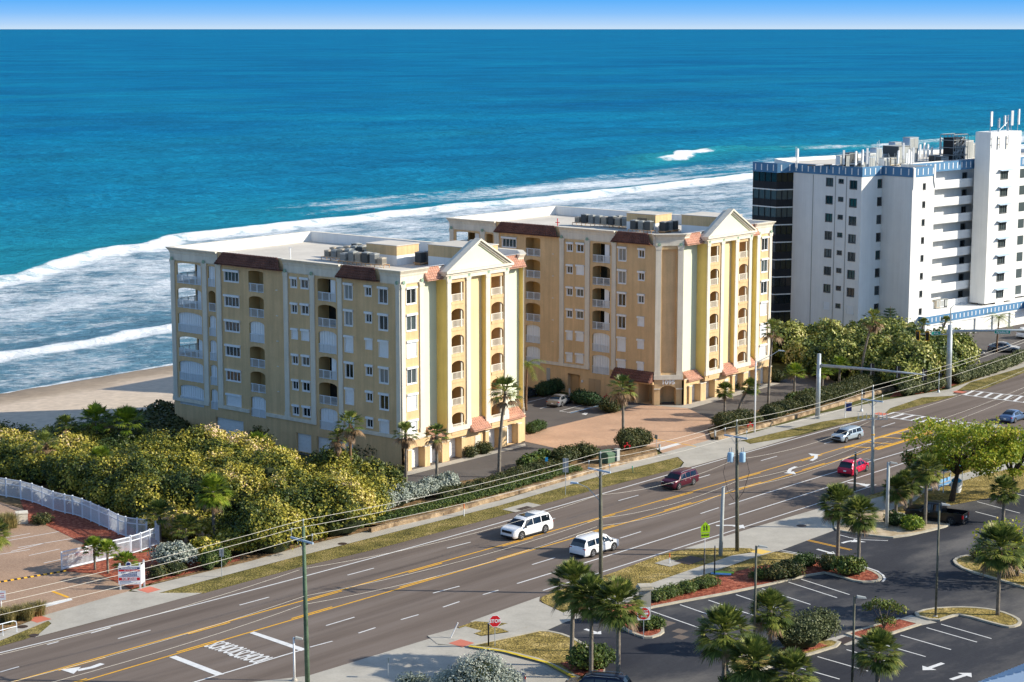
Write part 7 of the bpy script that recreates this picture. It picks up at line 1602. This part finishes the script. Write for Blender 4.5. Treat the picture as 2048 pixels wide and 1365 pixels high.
# concrete and short poles
def simple_pole(px, ty, r0, r1, m, name, lab, cat='pole', lean=0.0):
    h = Hh(px[0], px[1], ty); r_ = empty(name, G(*px), 0, lab, cat); MB().tube([(0,0,-.05), (lean,0,h)], [r0, r1], 10).build('shaft', M[m], r_, smooth=True); MB().lathe([(r1*1.1, 0), (r1*1.1, .06)], (lean,0,h), n=10).build('cap', M['steel'], r_); return r_, h
simple_pole((1441,1112), 975, .20, .15, 'pole_concrete', 'concrete_pole', 'thick pale concrete pole just left of the transformer pole', 'pole', .15)
r_, h = simple_pole((1709,983), 905, .14, .11, 'pole_brown', 'wooden_post', 'short wooden pole with a sideways lamp bracket in front of the red crossover', 'pole')
q = MB(); q.tube([(0,0,h-.9), (1.2,.2,h-.75), (1.6,.2,h-.85)], .03, 6); q.build('bracket', M['galv'], r_); q = MB(); q.lathe([(.05,0),(.16,.05),(.12,.2),(.04,.25)], (1.7,.2,h-1.0), n=10); q.build('lamp_head', M['galv'], r_)
def car_park_lamp(px, ty, lab, m='pole_brown', two=False, r=.085, hd=(.6, 0)):
    h = Hh(px[0], px[1], ty); r_ = empty('lamp_post', G(*px), 0, lab, 'lamp post', 'lamp posts'); MB().tube([(0,0,0), (0,0,h)], [r*1.2, r], 8).build('post', M[m], r_, smooth=True); MB().lathe([(.22, 0), (.22, .08), (.15, .2)], (0,0,0), n=12).build('base', M['concrete'], r_)
    b = MB(); b.tube([(0,0,h-.12), (hd[0]*.4, hd[1]*.4, h-.06)], .035, 6); b.hexa([(hd[0]*.3,-.17+hd[1],h-.10),(hd[0]*1.5,-.12+hd[1],h-.16),(hd[0]*1.5,.12+hd[1],h-.16),(hd[0]*.3,.17+hd[1],h-.10),(hd[0]*.3,-.15+hd[1],h+.06),(hd[0]*1.4,-.1+hd[1],h-.06),(hd[0]*1.4,.1+hd[1],h-.06),(hd[0]*.3,.15+hd[1],h+.06)]); b.build('lamp_head', M['ac_grey'], r_)
car_park_lamp((1508,1312),1092,'lamp post with a dark head left of the middle palm in the car park'); car_park_lamp((1704,1375),1193,'front lamp post near the bottom edge between two palms'); car_park_lamp((1871,1236),1008,'tall lamp post on the grass island in front of the black pickup')
car_park_lamp((1773,1058),925,'thick pale lamp post beside the bus stop palms','pole_concrete',r=.15); car_park_lamp((589,1362),1275,'short white square topped lamp post next to the green utility pole','white_paint',r=.07,hd=(.45,0)); car_park_lamp((2022,975),880,'pale lamp post behind the trees at the right edge','pole_concrete',r=.08)
# roadside street lamp before the 1095 block
r_, h = simple_pole((1509,866), 723, .12, .08, 'white_paint', 'street_lamp', 'slim white street lamp post in front of the 1095 block', 'street lamp'); q = MB(); q.tube([(0,0,h-.15), (1.9,.3,h+.7), (2.8,.4,h+1.25)], .04, 6); q.build('lamp_arm', M['galv'], r_); q = MB(); q.hexa([(2.7,.3,h+1.2),(3.5,.3,h+1.15),(3.5,.55,h+1.15),(2.7,.55,h+1.2),(2.7,.33,h+1.33),(3.4,.33,h+1.25),(3.4,.5,h+1.25),(2.7,.5,h+1.33)]); q.build('lamp_head', M['steel'], r_)
# traffic signals
def signal_head(parent, p, rz, n=3, back='plastic_black', lip=None):
    r = MB(); m_ = Matrix.Translation(p) @ Matrix.Rotation(rz, 4, 'Z'); r.m = m_; r.box((-.20, -.14, -.55), (.20, .14, .55)); o = r.build('signal_head', M[back], parent)
    b = MB(); b.m = m_; b.box((-.30, -.02, -.68), (-.203, .02, .68)); b.box((.203, -.02, -.68), (.30, .02, .68)); b.box((-.20, -.02, .553), (.20, .02, .68)); b.box((-.20, -.02, -.68), (.20, .02, -.553)); b.build('backplate', M[lip or back], o)
    for i in range(3):
        v = MB(); v.m = m_; v.lathe([(.13, -.145), (.13, -.30)], (0, 0, .36-i*.36), 'y', 12); v.build('visor', M['plastic_black'], o)
    return o
h1 = Hh(1635,838,708); r_ = empty('signal_mast', G(1635,838), 0, 'grey signal mast whose arm reaches right over the road, with three signals seen from behind', 'traffic signal'); MB().tube([(0,0,0), (0,0,h1)], [.31,.25], 14).build('pole', M['galv'], r_, smooth=True); MB().box((-.35,-.35,0), (.35,.35,.06)).box((-.32,-.3,.06),(-.2,.1,.5)).build('base_plate', M['steel'], r_)
za = Hh(1635,838,731); tip = Vector((14.2, -1.6, 0)); ar = MB(); 
px_tip = (1850, 750)
pw = G(1850,750,za+.25); tip = pw-r_.location; tip.z = 0
ar.tube([(.1,0,za), tuple(Vector((0,0,za))+tip*.5+Vector((0,0,.2))), tuple(Vector((0,0,za+.25))+tip)], [.20,.16,.10], 10); ar.build('mast_arm', M['galv'], r_, smooth=True); MB().box((.0,-.2,za-.25), (.35,.2,za+.25)).build('bracket', M['galv'], r_)
ang = math.atan2(tip.y, tip.x)
for k, (f) in enumerate((.50, .745, .985)):
    p = tip*f; signal_head(r_, Vector((p.x+.0, p.y, za+.2)) + Vector((math.sin(ang), -math.cos(ang), 0))*-.30, ang+math.pi); b = MB(); b.box((p.x-.03, p.y-.03, za-.5), (p.x+.03, p.y+.03, za+.9)); b.build('hanger', M['steel'], r_)
h2 = Hh(1896,777,655); r_ = empty('signal_mast', G(1896,777), 0, 'thick grey signal pole carrying green street name signs, right of the sea grape hedge', 'traffic signal'); MB().tube([(0,0,0), (0,0,h2+.3)], [.44,.33], 14).build('pole', M['galv'], r_, smooth=True); h3 = h2+2.6
MB().tube([(0,0,h2+.301), (0,0,h3), (.5,.1,h3+.45), (1.5,.3,h3+.7)], [.08,.07,.05,.04], 8).build('lamp_arm', M['galv'], r_); MB().box((1.3,.15,h3+.63), (2.1,.45,h3+.76)).build('lamp_head', M['steel'], r_)
za = h2-.55; ar = MB(); ar.tube([(.1,0,za), (8,.2,za+.1), (15.5,.4,za+.15)], [.22,.16,.10], 10); ar.build('mast_arm', M['galv'], r_, smooth=True); MB().box((-.45,-.25,za-.35), (.45,.25,za+.2)).build('bracket', M['galv'], r_)
ar = MB(); ar.tube([(-.1,0,za-.4), (-1.6,.4,za-.5), (-4.2,1.2,za-.55)], [.1,.08,.05], 8); ar.build('mast_arm', M['galv'], r_)
def name_sign(parent, p, txt, w_, h_, rz):
    m_ = Matrix.Translation(p) @ Matrix.Rotation(rz, 4, 'Z'); b = MB(); b.m = m_; b.box((-w_/2, .0, -h_/2), (w_/2, .04, h_/2)); o = b.build('street_name_sign', M['green_sign'], parent); c = MB(); c.m = m_
    for q in ((-w_/2, -w_/2+.03, -h_/2, h_/2), (w_/2-.03, w_/2, -h_/2, h_/2), (-w_/2+.03, w_/2-.03, h_/2-.03, h_/2), (-w_/2+.03, w_/2-.03, -h_/2, -h_/2+.03)): c.box((q[0], -.006, q[2]), (q[1], -.002, q[3]))
    c.build('border', M['white_sign'], o); mt = m_ @ Matrix(((1,0,0,0),(0,0,-1,-.008),(0,1,0,-.01),(0,0,0,1))); text_obj('lettering', txt, h_*.72, mt, 'white_sign', o, bold=.01)
name_sign(r_, Vector((7.0,-.25,za-.05)), 'Paradise Bl', 2.1, .5, R(-5)); name_sign(r_, Vector((-1.9,-.1,za-.25)), 'A1A', 1.3, .5, R(12))
for k, (x, y) in enumerate(((-2.9,.5), (-4.1,1.0))): signal_head(r_, Vector((x,y,za-.75)), R(-40), back='plastic_black', lip='line_yellow')
# pedestrian signal posts
for (px, ty, lb) in (((1723,824),780,'pedestrian signal post with a bell shaped foot near the first crosswalk'), ((1877,786),745,'pedestrian signal post with a bell shaped foot near the second crosswalk')):
    r_, h = simple_pole(px, ty, .06, .05, 'galv', 'pedestrian_signal', lb, 'pedestrian signal'); MB().lathe([(.22,0),(.2,.15),(.09,.4)], (0,0,0), n=10).build('foot', M['galv'], r_); MB().box((.06,-.15,h-.6), (.36,.15,h-.15)).build('signal_box', M['plastic_black'], r_)
# generic sign
def sign(px, ty, lab, shape, size, rz, m='white_sign', post='galv', txt=None, name='road_sign', cat='road sign', pr=.03, z0=None, back='galv', txtm='plastic_black', ts=.2, group=None, base=None):
    h = Hh(px[0], px[1], ty) if z0 is None else z0; r_ = empty(name, G(*px), rz, lab, cat, group); MB().tube([(0,.03,0), (0,.03,h)], pr, 6).build('post', M[post], r_)
    w_, hh = size; b = MB(); c = (0, h-hh/2)
    if shape == 'rect': P = [(-w_/2,-hh/2),(w_/2,-hh/2),(w_/2,hh/2),(-w_/2,hh/2)]
    elif shape == 'oct': P = [(w_/2*math.cos(R(22.5+45*k))/math.cos(R(22.5)), w_/2*math.sin(R(22.5+45*k))/math.cos(R(22.5))) for k in range(8)]
    elif shape == 'circle': P = [(w_/2*math.cos(R(15*k)), w_/2*math.sin(R(15*k))) for k in range(24)]
    elif shape == 'house': P = [(-w_/2,-hh/2),(w_/2,-hh/2),(w_/2,hh*.05),(0,hh/2),(-w_/2,hh*.05)]
    n = len(P); b.add([(x, -.02, c[1]+z) for x, z in P]+[(x, -.006, c[1]+z) for x, z in P], [tuple(range(n)), tuple(range(2*n-1, n-1, -1))]+[(i, n+i, n+(i+1) % n, (i+1) % n) for i in range(n)])
    o = b.build('sign_panel', M[m], r_)
    if txt: text_obj('lettering', txt, ts, Matrix(((1,0,0,0),(0,0,-1,-.028),(0,1,0,c[1]),(0,0,0,1))), txtm, o, bold=.008)
    return r_, o, c[1]
def disc(parent, name, w_, y, cz, m, k=8, ph=22.5, cx=0.0):
    P = [(cx+w_/2*math.cos(R(ph+360/k*i))/math.cos(math.pi/k), cz+w_/2*math.sin(R(ph+360/k*i))/math.cos(math.pi/k)) for i in range(k)]; MB().add([(x, y, z) for x, z in P], [tuple(range(k))]).build(name, M[m], parent)
r_, o, cz = sign((990,1296), 1231, 'red octagonal stop sign on the corner grass', 'oct', (.95,.95), R(12), 'white_sign'); disc(o, 'red_field', .87, -.024, cz, 'red_sign'); text_obj('lettering', 'STOP', .38, Matrix(((1,0,0,0),(0,0,-1,-.030),(0,1,0,cz),(0,0,0,1))), 'white_sign', o, bold=.014)
r_, o, cz = sign((1287,1278), 1221, 'square white sign with a red disc reading do not enter, among low hedge', 'rect', (1.05,1.05), R(10), 'white_sign', z0=2.6); disc(o, 'red_field', .96, -.024, cz, 'red_sign', 24, 0); MB().box((-.36,-.030,cz-.08), (.36,-.026,cz+.08)).build('bar', M['white_sign'], o); text_obj('lettering', 'DO NOT', .17, Matrix(((1,0,0,0),(0,0,-1,-.030),(0,1,0,cz+.22),(0,0,0,1))), 'white_sign', o, bold=.006); text_obj('lettering', 'ENTER', .17, Matrix(((1,0,0,0),(0,0,-1,-.030),(0,1,0,cz-.24),(0,0,0,1))), 'white_sign', o, bold=.006)
r_, o, cz = sign((1409,1158), 1044, 'lime green school crossing sign above a lime plate reading AHEAD', 'house', (.85,.95), R(14), 'lime', 'white_paint')
fg = MB()
for dx in (-.13, .12):
    fg.add([(dx+x, -.026, cz-.05+z) for x, z in [(-.05,-.28),(-.01,-.28),(.02,-.1),(.05,-.28),(.09,-.28),(.06,.0),(.11,.02),(.1,.06),(.04,.12),(-.04,.12),(-.10,.02),(-.07,.0),(-.03,.05)]], [tuple(range(13))]); fg.add([(dx+.0+.05*math.cos(R(45*k)), -.026, cz+.13+.05*math.sin(R(45*k))) for k in range(8)], [tuple(range(8))])
fg.build('walking_figures', M['plastic_black'], o); b = MB(); b.box((-.38,-.02,cz-.95), (.38,-.006,cz-.52)); o2 = b.build('plate', M['lime'], r_); text_obj('lettering', 'AHEAD', .22, Matrix(((1,0,0,0),(0,0,-1,-.026),(0,1,0,cz-.735),(0,0,0,1))), 'plastic_black', o2, bold=.006)
sign((444,1155), 1097, 'grey back of a sign on a thin post in front of the clipped green hedge', 'rect', (.45,.75), R(160), 'steel')
sign((1131,990), 917, 'two grey sign plates on a tall thin post left of the street lamp arm', 'rect', (.6,1.5), R(170), 'steel')
sign((1312,902), 870, 'small grey sign on a thin post beside the brick drive', 'rect', (.6,.5), R(-60), 'steel')
sign((777,1356), 1315, 'small square sign on a thin post at the bottom edge of the concrete lot', 'rect', (.28,.40), R(95), 'box_green', 'galv')
sign((1093,956), 915, 'small blue parking sign on the drive of the left yellow block', 'rect', (.3,.45), R(0), 'sky_blue', 'brown_metal')
r_, o, cz = sign((1690,837), 804, 'dark blue real estate board hanging on a white post on the grass', 'rect', (.05,.2), 0, 'white_paint', 'white_paint', pr=.06, name='real_estate_sign', cat='sign'); MB().box((.1,-.02,.9), (.8,.02,1.9)).build('board', M['navy'], r_); MB().box((.0,-.03,1.95), (.85,.03,2.02)).build('arm', M['white_paint'], r_)
# for lease sign: two boards in a V on posts
FRL = empty('for_lease_sign', G(261,1180), R(3), 'white real estate board with red bands reading FOR LEASE beside the rolling gate', 'sign')
b = MB()
for x in (-.85, .85): MB().box((x-.07,-.05,0), (x+.07,.05,2.35)).build('post', M['white_paint'], FRL)
MB().box((1.0,.9,0), (1.14,1.0,2.4)).build('post', M['white_paint'], FRL)
b = MB(); b.box((-1.0,-.09,.5), (.9,-.052,2.15)); bd = b.build('board', M['white_sign'], FRL); b = MB(); b.hexa([(.93,-.05,.5),(.97,-.05,.5),(1.10,.9,.5),(1.06,.9,.5),(.93,-.05,2.15),(.97,-.05,2.15),(1.10,.9,2.15),(1.06,.9,2.15)]); b.build('side_board', M['white_sign'], FRL)
MB().box((-.96,-.094,1.86), (.86,-.091,2.03)).build('navy_band', M['navy'], bd); MB().box((-.96,-.094,1.66), (.86,-.091,1.83)).build('phone_band', M['red_sign'], bd); MB().box((-.96,-.094,.86), (.86,-.091,1.12)).build('lease_band', M['red_sign'], bd); MB().box((-.9,-.094,1.19), (.8,-.091,1.22)).build('rule', M['navy'], bd)
TM = lambda x, z, y=-.098: Matrix(((1,0,0,x),(0,0,-1,y),(0,1,0,z),(0,0,0,1)))
text_obj('lettering', 'FOR LEASE', .27, TM(-.05,.99), 'white_sign', bd, bold=.009); text_obj('lettering', '321.722.0707', .17, TM(-.05,1.745), 'white_sign', bd)
def blocks(parent, nm, rows_, m_, y=-.098):
    mb_ = MB(); rs_ = random.Random(5)
    for (z, h_, x0_, x1_, lo_, hi_) in rows_:
        x_ = x0_
        while x_ < x1_-lo_: w_ = rs_.uniform(lo_, hi_); mb_.box((x_, y, z-h_/2), (min(x1_, x_+w_), y+.003, z+h_/2)); x_ += w_+h_*.45
    mb_.build(nm, M[m_], parent)
blocks(bd, 'fine_print', [(1.945,.08,-.75,.65,.04,.09)], 'white_sign'); blocks(bd, 'fine_print', [(1.55,.10,-.72,-.30,.05,.1),(1.55,.10,-.1,.66,.05,.1),(1.41,.09,-.66,.62,.04,.1),(1.29,.08,-.70,.66,.03,.08),(.76,.05,-.85,.1,.03,.08),(.64,.04,-.85,.6,.03,.08)], 'navy')
q = MB(); q.lathe([(.24,-.085),(.24,-.05)], (-.1,0,2.28), 'y', 18); o = q.build('crest', M['white_sign'], FRL); q = MB(); q.lathe([(.18,-.092),(.18,-.087)], (-.1,0,2.28), 'y', 18); q.build('crest_centre', M['navy'], o)
_ls = sign((3,1222), 1182, 'white notice sign with red print cut by the left edge', 'rect', (.8,.8), R(5), 'white_sign', 'white_paint', pr=.05); blocks(_ls[1], 'fine_print', [(_ls[2]+.15,.07,-.28,.28,.05,.1),(_ls[2],.07,-.28,.28,.05,.1),(_ls[2]-.15,.05,-.28,.28,.05,.1)], 'red_sign', -.026)
# flat fallen sign
fs_ = empty('fallen_yard_sign', G(1447,1147,.17), R(-10), 'green and blue yard sign lying flat on the grass by the black posts', 'sign'); MB().box((-.9,-.0,0), (.9,.55,.03)).build('green_half', M['lime'], fs_); MB().box((-1.1,-.55,0), (.7,-.003,.03)).build('blue_half', M['line_blue'], fs_)
for px, ty, lb in (((1408,1158),1098,'black bare sign post under the school crossing sign'), ((1429,1152),1093,'black bare sign post right of the school crossing sign'), ((977,1295),1248,'black post with small white stickers left of the stop sign')): 
    o, h = simple_pole(px, ty, .06, .06, 'black_metal', 'black_post', lb, 'post')
def marker(px, ty, lb, m1, m2, lean=0.0):
    h = Hh(px[0], px[1], ty); r_ = empty('marker_post', G(*px), 0, lb, 'marker post'); MB().tube([(0,0,0), (lean*.6,0,h*.6)], .05, 6).build('post', M[m2], r_); MB().tube([(lean*.6,0,h*.6), (lean,0,h)], .055, 6).build('top', M[m1], r_)
marker((928,1033),1008,'orange topped white marker post on the far grass verge','orange','white_paint'); marker((1339,1128),1107,'orange marker post on the near grass by the concrete slab','orange','white_paint'); marker((901,1277),1246,'leaning white marker post on the pavement corner','white_paint','white_paint',.6); marker((1266,946),932,'dark green stubby marker on the far verge behind the maroon suv','green_sign','box_green',-.1)
# cabinets, hydrant, bollards, pillar
o = MB().box((-1.0,-.8,0), (1.0,.8,1.35)).hexa([(-1.05,-.95,1.353),(1.05,-.95,1.353),(1.05,.85,1.353),(-1.05,.85,1.353),(-1.0,-.5,1.7),(1.0,-.5,1.7),(1.0,.8,1.75),(-1.0,.8,1.75)]).build('transformer_cabinet', M['box_green']); o.location = G(1216,928,.1); o.scale = (.85,.85,.85); o.rotation_euler = (0,0,RA); tag(o, 'large green electrical transformer cabinet in the roadside hedge', 'utility cabinet')
o = MB().box((-.25,-.2,0), (.25,.2,1.4)).box((-.3,-.25,1.403), (.3,.25,1.5)).build('meter_cabinet', M['ac_grey']); o.location = G(1234,924,.3); o.rotation_euler = (0,0,RA); tag(o, 'narrow grey cabinet right of the green transformer cabinet', 'utility cabinet')
o = MB().box((-.55,-.5,0), (.55,.5,1.0)).box((-.6,-.55,1.003), (.6,.55,1.1)).build('beige_cabinet', M['trim_cream']); o.location = G(44,1046,.04); o.rotation_euler = (0,0,.3); tag(o, 'beige plastic cabinet in the left lot by the grass clump', 'utility cabinet')
def hydrant(px, s, lb, z=.3):
    r_ = empty('hydrant_pipework', G(px[0], px[1], z), .3, lb, 'hydrant'); r_.scale = (.6,.6,.6); MB().tube([(-.5,0,0), (-.5,0,.8), (.0,0,.95), (.5,0,.8), (.5,0,0)], .12*s, 8).build('pipe', M['red'], r_, smooth=True); MB().lathe([(.05,0),(.2,.02),(.2,.08),(.05,.1)], (0,0,1.25), n=12).tube([(0,0,.9), (0,0,1.3)], .05, 6).build('valve_wheel', M['red'], r_)
    for x in (-.5, .5): MB().lathe([(.16,-.2),(.16,.0)], (x,0,.75), 'y', 10).build('outlet', M['red'], r_)
hydrant((1500,858), .8, 'bright red fire pipework in the hedge beside the white street lamp'); hydrant((1254,900), .5, 'small red fire pipework on the hedge by the brick drive palm', 1.6)
hydrant((1213,800), .8, 'red fire valve against the shaded wall of the 1095 block', .0)
for px, ty, lb in (((1319,903),890,'short grey bollard light at the lower corner of the brick drive'), ((1430,880),862,'short grey bollard light at the upper corner of the brick drive'), ((1139,795),778,'small lit looking bollard by the hedge behind the silver coupe')):
    r_, h = simple_pole(px, ty, .12, .12, 'ac_grey', 'bollard_light', lb, 'bollard')
for px, lb in (((1914,724),'left yellow bollard at the end of the hotel lot hedge'), ((1925,722),'right yellow bollard at the end of the hotel lot hedge'), ((1985,655),'yellow bollard by the blue edged garages')):
    o = MB().lathe([(.09,0),(.09,.95),(.05,1.02)], (0,0,0), n=10).build('bollard', M['line_yellow']); o.location = G(*px); tag(o, lb, 'bollard')
r_ = empty('entrance_pillar', G(1289,1246), R(10), 'pale stone pillar with a flat cap behind the do not enter sign', 'pillar'); MB().box((-.42,-.42,0), (.42,.42,2.9)).build('shaft', M['concrete'], r_); MB().box((-.62,-.62,2.9), (.62,.62,3.02)).box((-.52,-.52,3.023), (.52,.52,3.2)).build('cap', M['kerb_stone'], r_); MB().box((-.52,-.52,0), (.52,.52,.35)).build('plinth', M['kerb_stone'], r_)
# railing at left edge
r_ = empty('tube_railing', G(6,1272,.05), R(48), 'white tubular railing cut by the left edge on the pavement', 'railing'); MB().tube([(-2.5,0,0), (-2.5,0,1.0), (1.0,0,1.0), (1.25,0,.9), (1.3,0,.7), (1.3,0,.0)], .035, 6).build('frame', M['vinyl_white'], r_); MB().tube([(-2.5,0,.5), (1.3,0,.5)], .03, 6).tube([(0,0,0), (0,0,1.0)], .03, 6).build('rail', M['vinyl_white'], r_)
# low stone walls
def lowwall(px, h, w_, lab):
    P = [G(*p) for p in px]; mb = MB(); L = []; Rr = []
    for i, p in enumerate(P):
        d = (P[min(i+1,len(P)-1)]-P[max(i-1,0)]).normalized(); n = Vector((-d.y,d.x,0)); L.append(p+n*w_/2); Rr.append(p-n*w_/2)
    poly = [(p.x,p.y) for p in Rr]+[(p.x,p.y) for p in reversed(L)]; mb.prism(poly, 0, h); tag(mb.build('stone_wall', M['wall_stone']), lab, 'wall')
lowwall([(740,1066),(790,1053),(900,1028),(1000,998),(1100,970),(1205,940),(1312,911)], .45, .4, 'low tan stone retaining wall left of the brick drive'); lowwall([(1434,881),(1500,863),(1600,834),(1700,805),(1770,784),(1820,775)], .45, .4, 'low tan stone retaining wall right of the brick drive')
# ---------------- white vinyl fence
def fence(pts, h, lab, n_pick=11, name='picket_fence', end=True):
    r_ = empty(name, G(*pts[0]), 0, lab, 'fence'); o = r_.location.copy(); P = [G(*p)-o for p in pts]; rl = MB(); pk = MB()
    for i, p in enumerate(P):
        q = MB(); q.box((p.x-.07,p.y-.07,0), (p.x+.07,p.y+.07,h+.06)); q.add([(p.x-.1,p.y-.1,h+.063),(p.x+.1,p.y-.1,h+.063),(p.x+.1,p.y+.1,h+.063),(p.x-.1,p.y+.1,h+.063),(p.x,p.y,h+.16)], [(3,2,1,0),(0,1,4),(1,2,4),(2,3,4),(3,0,4)]); q.build('post', M['vinyl_white'], r_)
    for a, b in zip(P, P[1:]):
        for z in (.12, h*.72, h-.04):
            d = (b-a).normalized(); n = Vector((-d.y,d.x,0))*.03; rl.hexa([tuple(v+Vector((0,0,z))) for v in (a-n,b-n,b+n,a+n)]+[tuple(v+Vector((0,0,z+.08))) for v in (a-n,b-n,b+n,a+n)])
        L = (b-a).length; k_ = int(L/.13)
        for k in range(1, k_):
            c = a.lerp(b, k/k_); pk.box((c.x-.02,c.y-.02,.2), (c.x+.02,c.y+.02,h-.05))
    rl.build('rail', M['vinyl_white'], r_); pk.build('pickets', M['vinyl_white'], r_)
fence([(-60,988),(-20,990),(13,995),(42,1000),(65,1006),(85,1013),(107,1022),(130,1028),(146,1031),(165,1037),(182,1044),(199,1052),(218,1060),(237,1070),(252,1075),(275,1078),(294,1080)], 1.95, 'long curved white picket fence along the edge of the sea grape thicket')
def gate():
    a, b = G(123,1142), G(262,1110); r_ = empty('rolling_gate', a, math.atan2((b-a).y, (b-a).x), 'open white picket rolling gate beside the three small palms', 'gate'); L = (b-a).length; f = MB(); f.box((0,-.05,.12), (.09,.05,1.75)); f.box((L-.09,-.05,.12), (L,.05,1.75)); f.box((.09,-.045,.12), (L-.09,.045,.26)); f.box((.09,-.045,1.66), (L-.09,.045,1.75)); f.box((.09,-.04,1.30), (L-.09,.04,1.37)); f.box((L*.5,-.04,.263), (L*.5+.08,.04,1.30)); f.build('frame', M['vinyl_white'], r_)
    p = MB(); n = int(L/.13)
    for k in range(1, n): x = L*k/n; p.box((x-.018,-.018,.265), (x+.018,.018,1.655))
    p.build('pickets', M['vinyl_white'], r_)
    for x in (.4, L-.4): MB().lathe([(.1,-.03),(.1,.03)], (x,0,.1), 'y', 10).build('wheel', M['plastic_black'], r_)
gate()
fence([(262,1110),(282,1104),(300,1097),(318,1090),(312,1080)], 1.75, 'short straight white picket fence joining the rolling gate to the curved fence')
# speed bump with black and yellow blocks
a, b = G(-40,1172), G(132,1143); n = 26; k1 = MB(); k2 = MB(); sb = empty('speed_bump', a, math.atan2((b-a).y,(b-a).x), 'black and yellow striped speed bump at the rolling gate', 'speed bump'); L = (b-a).length
for k in range(n): (k1 if k % 2 else k2).hexa([(L*k/n+.003,-.17,.03),(L*(k+1)/n-.003,-.17,.03),(L*(k+1)/n-.003,.17,.03),(L*k/n+.003,.17,.03),(L*k/n+.003,-.07,.10),(L*(k+1)/n-.003,-.07,.10),(L*(k+1)/n-.003,.07,.10),(L*k/n+.003,.07,.10)])
k1.build('yellow_blocks', M['line_yellow'], sb); k2.build('black_blocks', M['plastic_black'], sb)
# bus stop: bench with blue canopy and oval board
bs = empty('bus_shelter', G(1895,978), RA, 'bus stop with blue canopy half hidden under the leaning tree', 'bus shelter')
b = MB()
for x in (-2.0, 2.0):
    for y in (-.6, .8): b.tube([(x,y,0),(x,y,2.4)], .05, 6)
b.build('posts', M['vinyl_white'], bs); MB().hexa([(-2.4,-1.0,2.4),(2.4,-1.0,2.4),(2.4,1.1,2.4),(-2.4,1.1,2.4),(-2.0,-.4,2.9),(2.0,-.4,2.9),(2.0,.5,2.9),(-2.0,.5,2.9)]).build('canopy', M['sky_blue'], bs); MB().box((-1.6,.2,.42),(1.6,.6,.48)).box((-1.6,.62,.6),(1.6,.66,.95)).box((-1.4,.25,0),(-1.3,.55,.418)).box((1.3,.25,0),(1.4,.55,.418)).build('bench', M['line_blue'], bs)
ob = empty('litter_bin', G(1912,985), 0, 'rounded white bin with a blue lid in front of the bus stop', 'bin'); MB().lathe([(.45,0),(.55,.3),(.58,1.0),(.5,1.15)], (0,0,0), n=16).build('body', M['white_paint'], ob, sharp=40); MB().lathe([(.5,1.153),(.55,1.3),(.3,1.5)], (0,0,0), n=16).build('lid', M['sky_blue'], ob, sharp=40)
# shop roof at the bottom right corner
e0 = G(1940,1372,4.0); e1 = G(2090,1312,4.0); sh = empty('shop_building', (e0.x,e0.y,0), math.atan2((e1-e0).y,(e1-e0).x), 'grey ribbed hip roof of a low shop in the bottom right corner', 'building'); MB().box((1,-14,0),(34,-1.0,4.0)).build('wall', M['stucco_tan'], sh)
rf = MB(); rf.add([(0,0,4.0),(36,0,4.0),(36,-16,4.0),(0,-16,4.0),(9,-8,7.2),(27,-8,7.2)], [(0,4,5,1)[::-1],(1,5,2)[::-1],(2,5,4,3)[::-1],(3,4,0)[::-1],(0,1,2,3)])
for k in range(88):
    x = .2+k*.405; zt = min(1, x/9, (36-x)/9); 
    if zt > .02: rf.hexa([(x-.03,0,4.003),(x+.03,0,4.003),(x+.03,-8*zt,4.003+3.2*zt),(x-.03,-8*zt,4.003+3.2*zt),(x-.03,0,4.07),(x+.03,0,4.07),(x+.03,-8*zt,4.07+3.2*zt),(x-.03,-8*zt,4.07+3.2*zt)])
rf.build('roof', M['crossarm'], sh)
print('objects', len(bpy.data.objects))
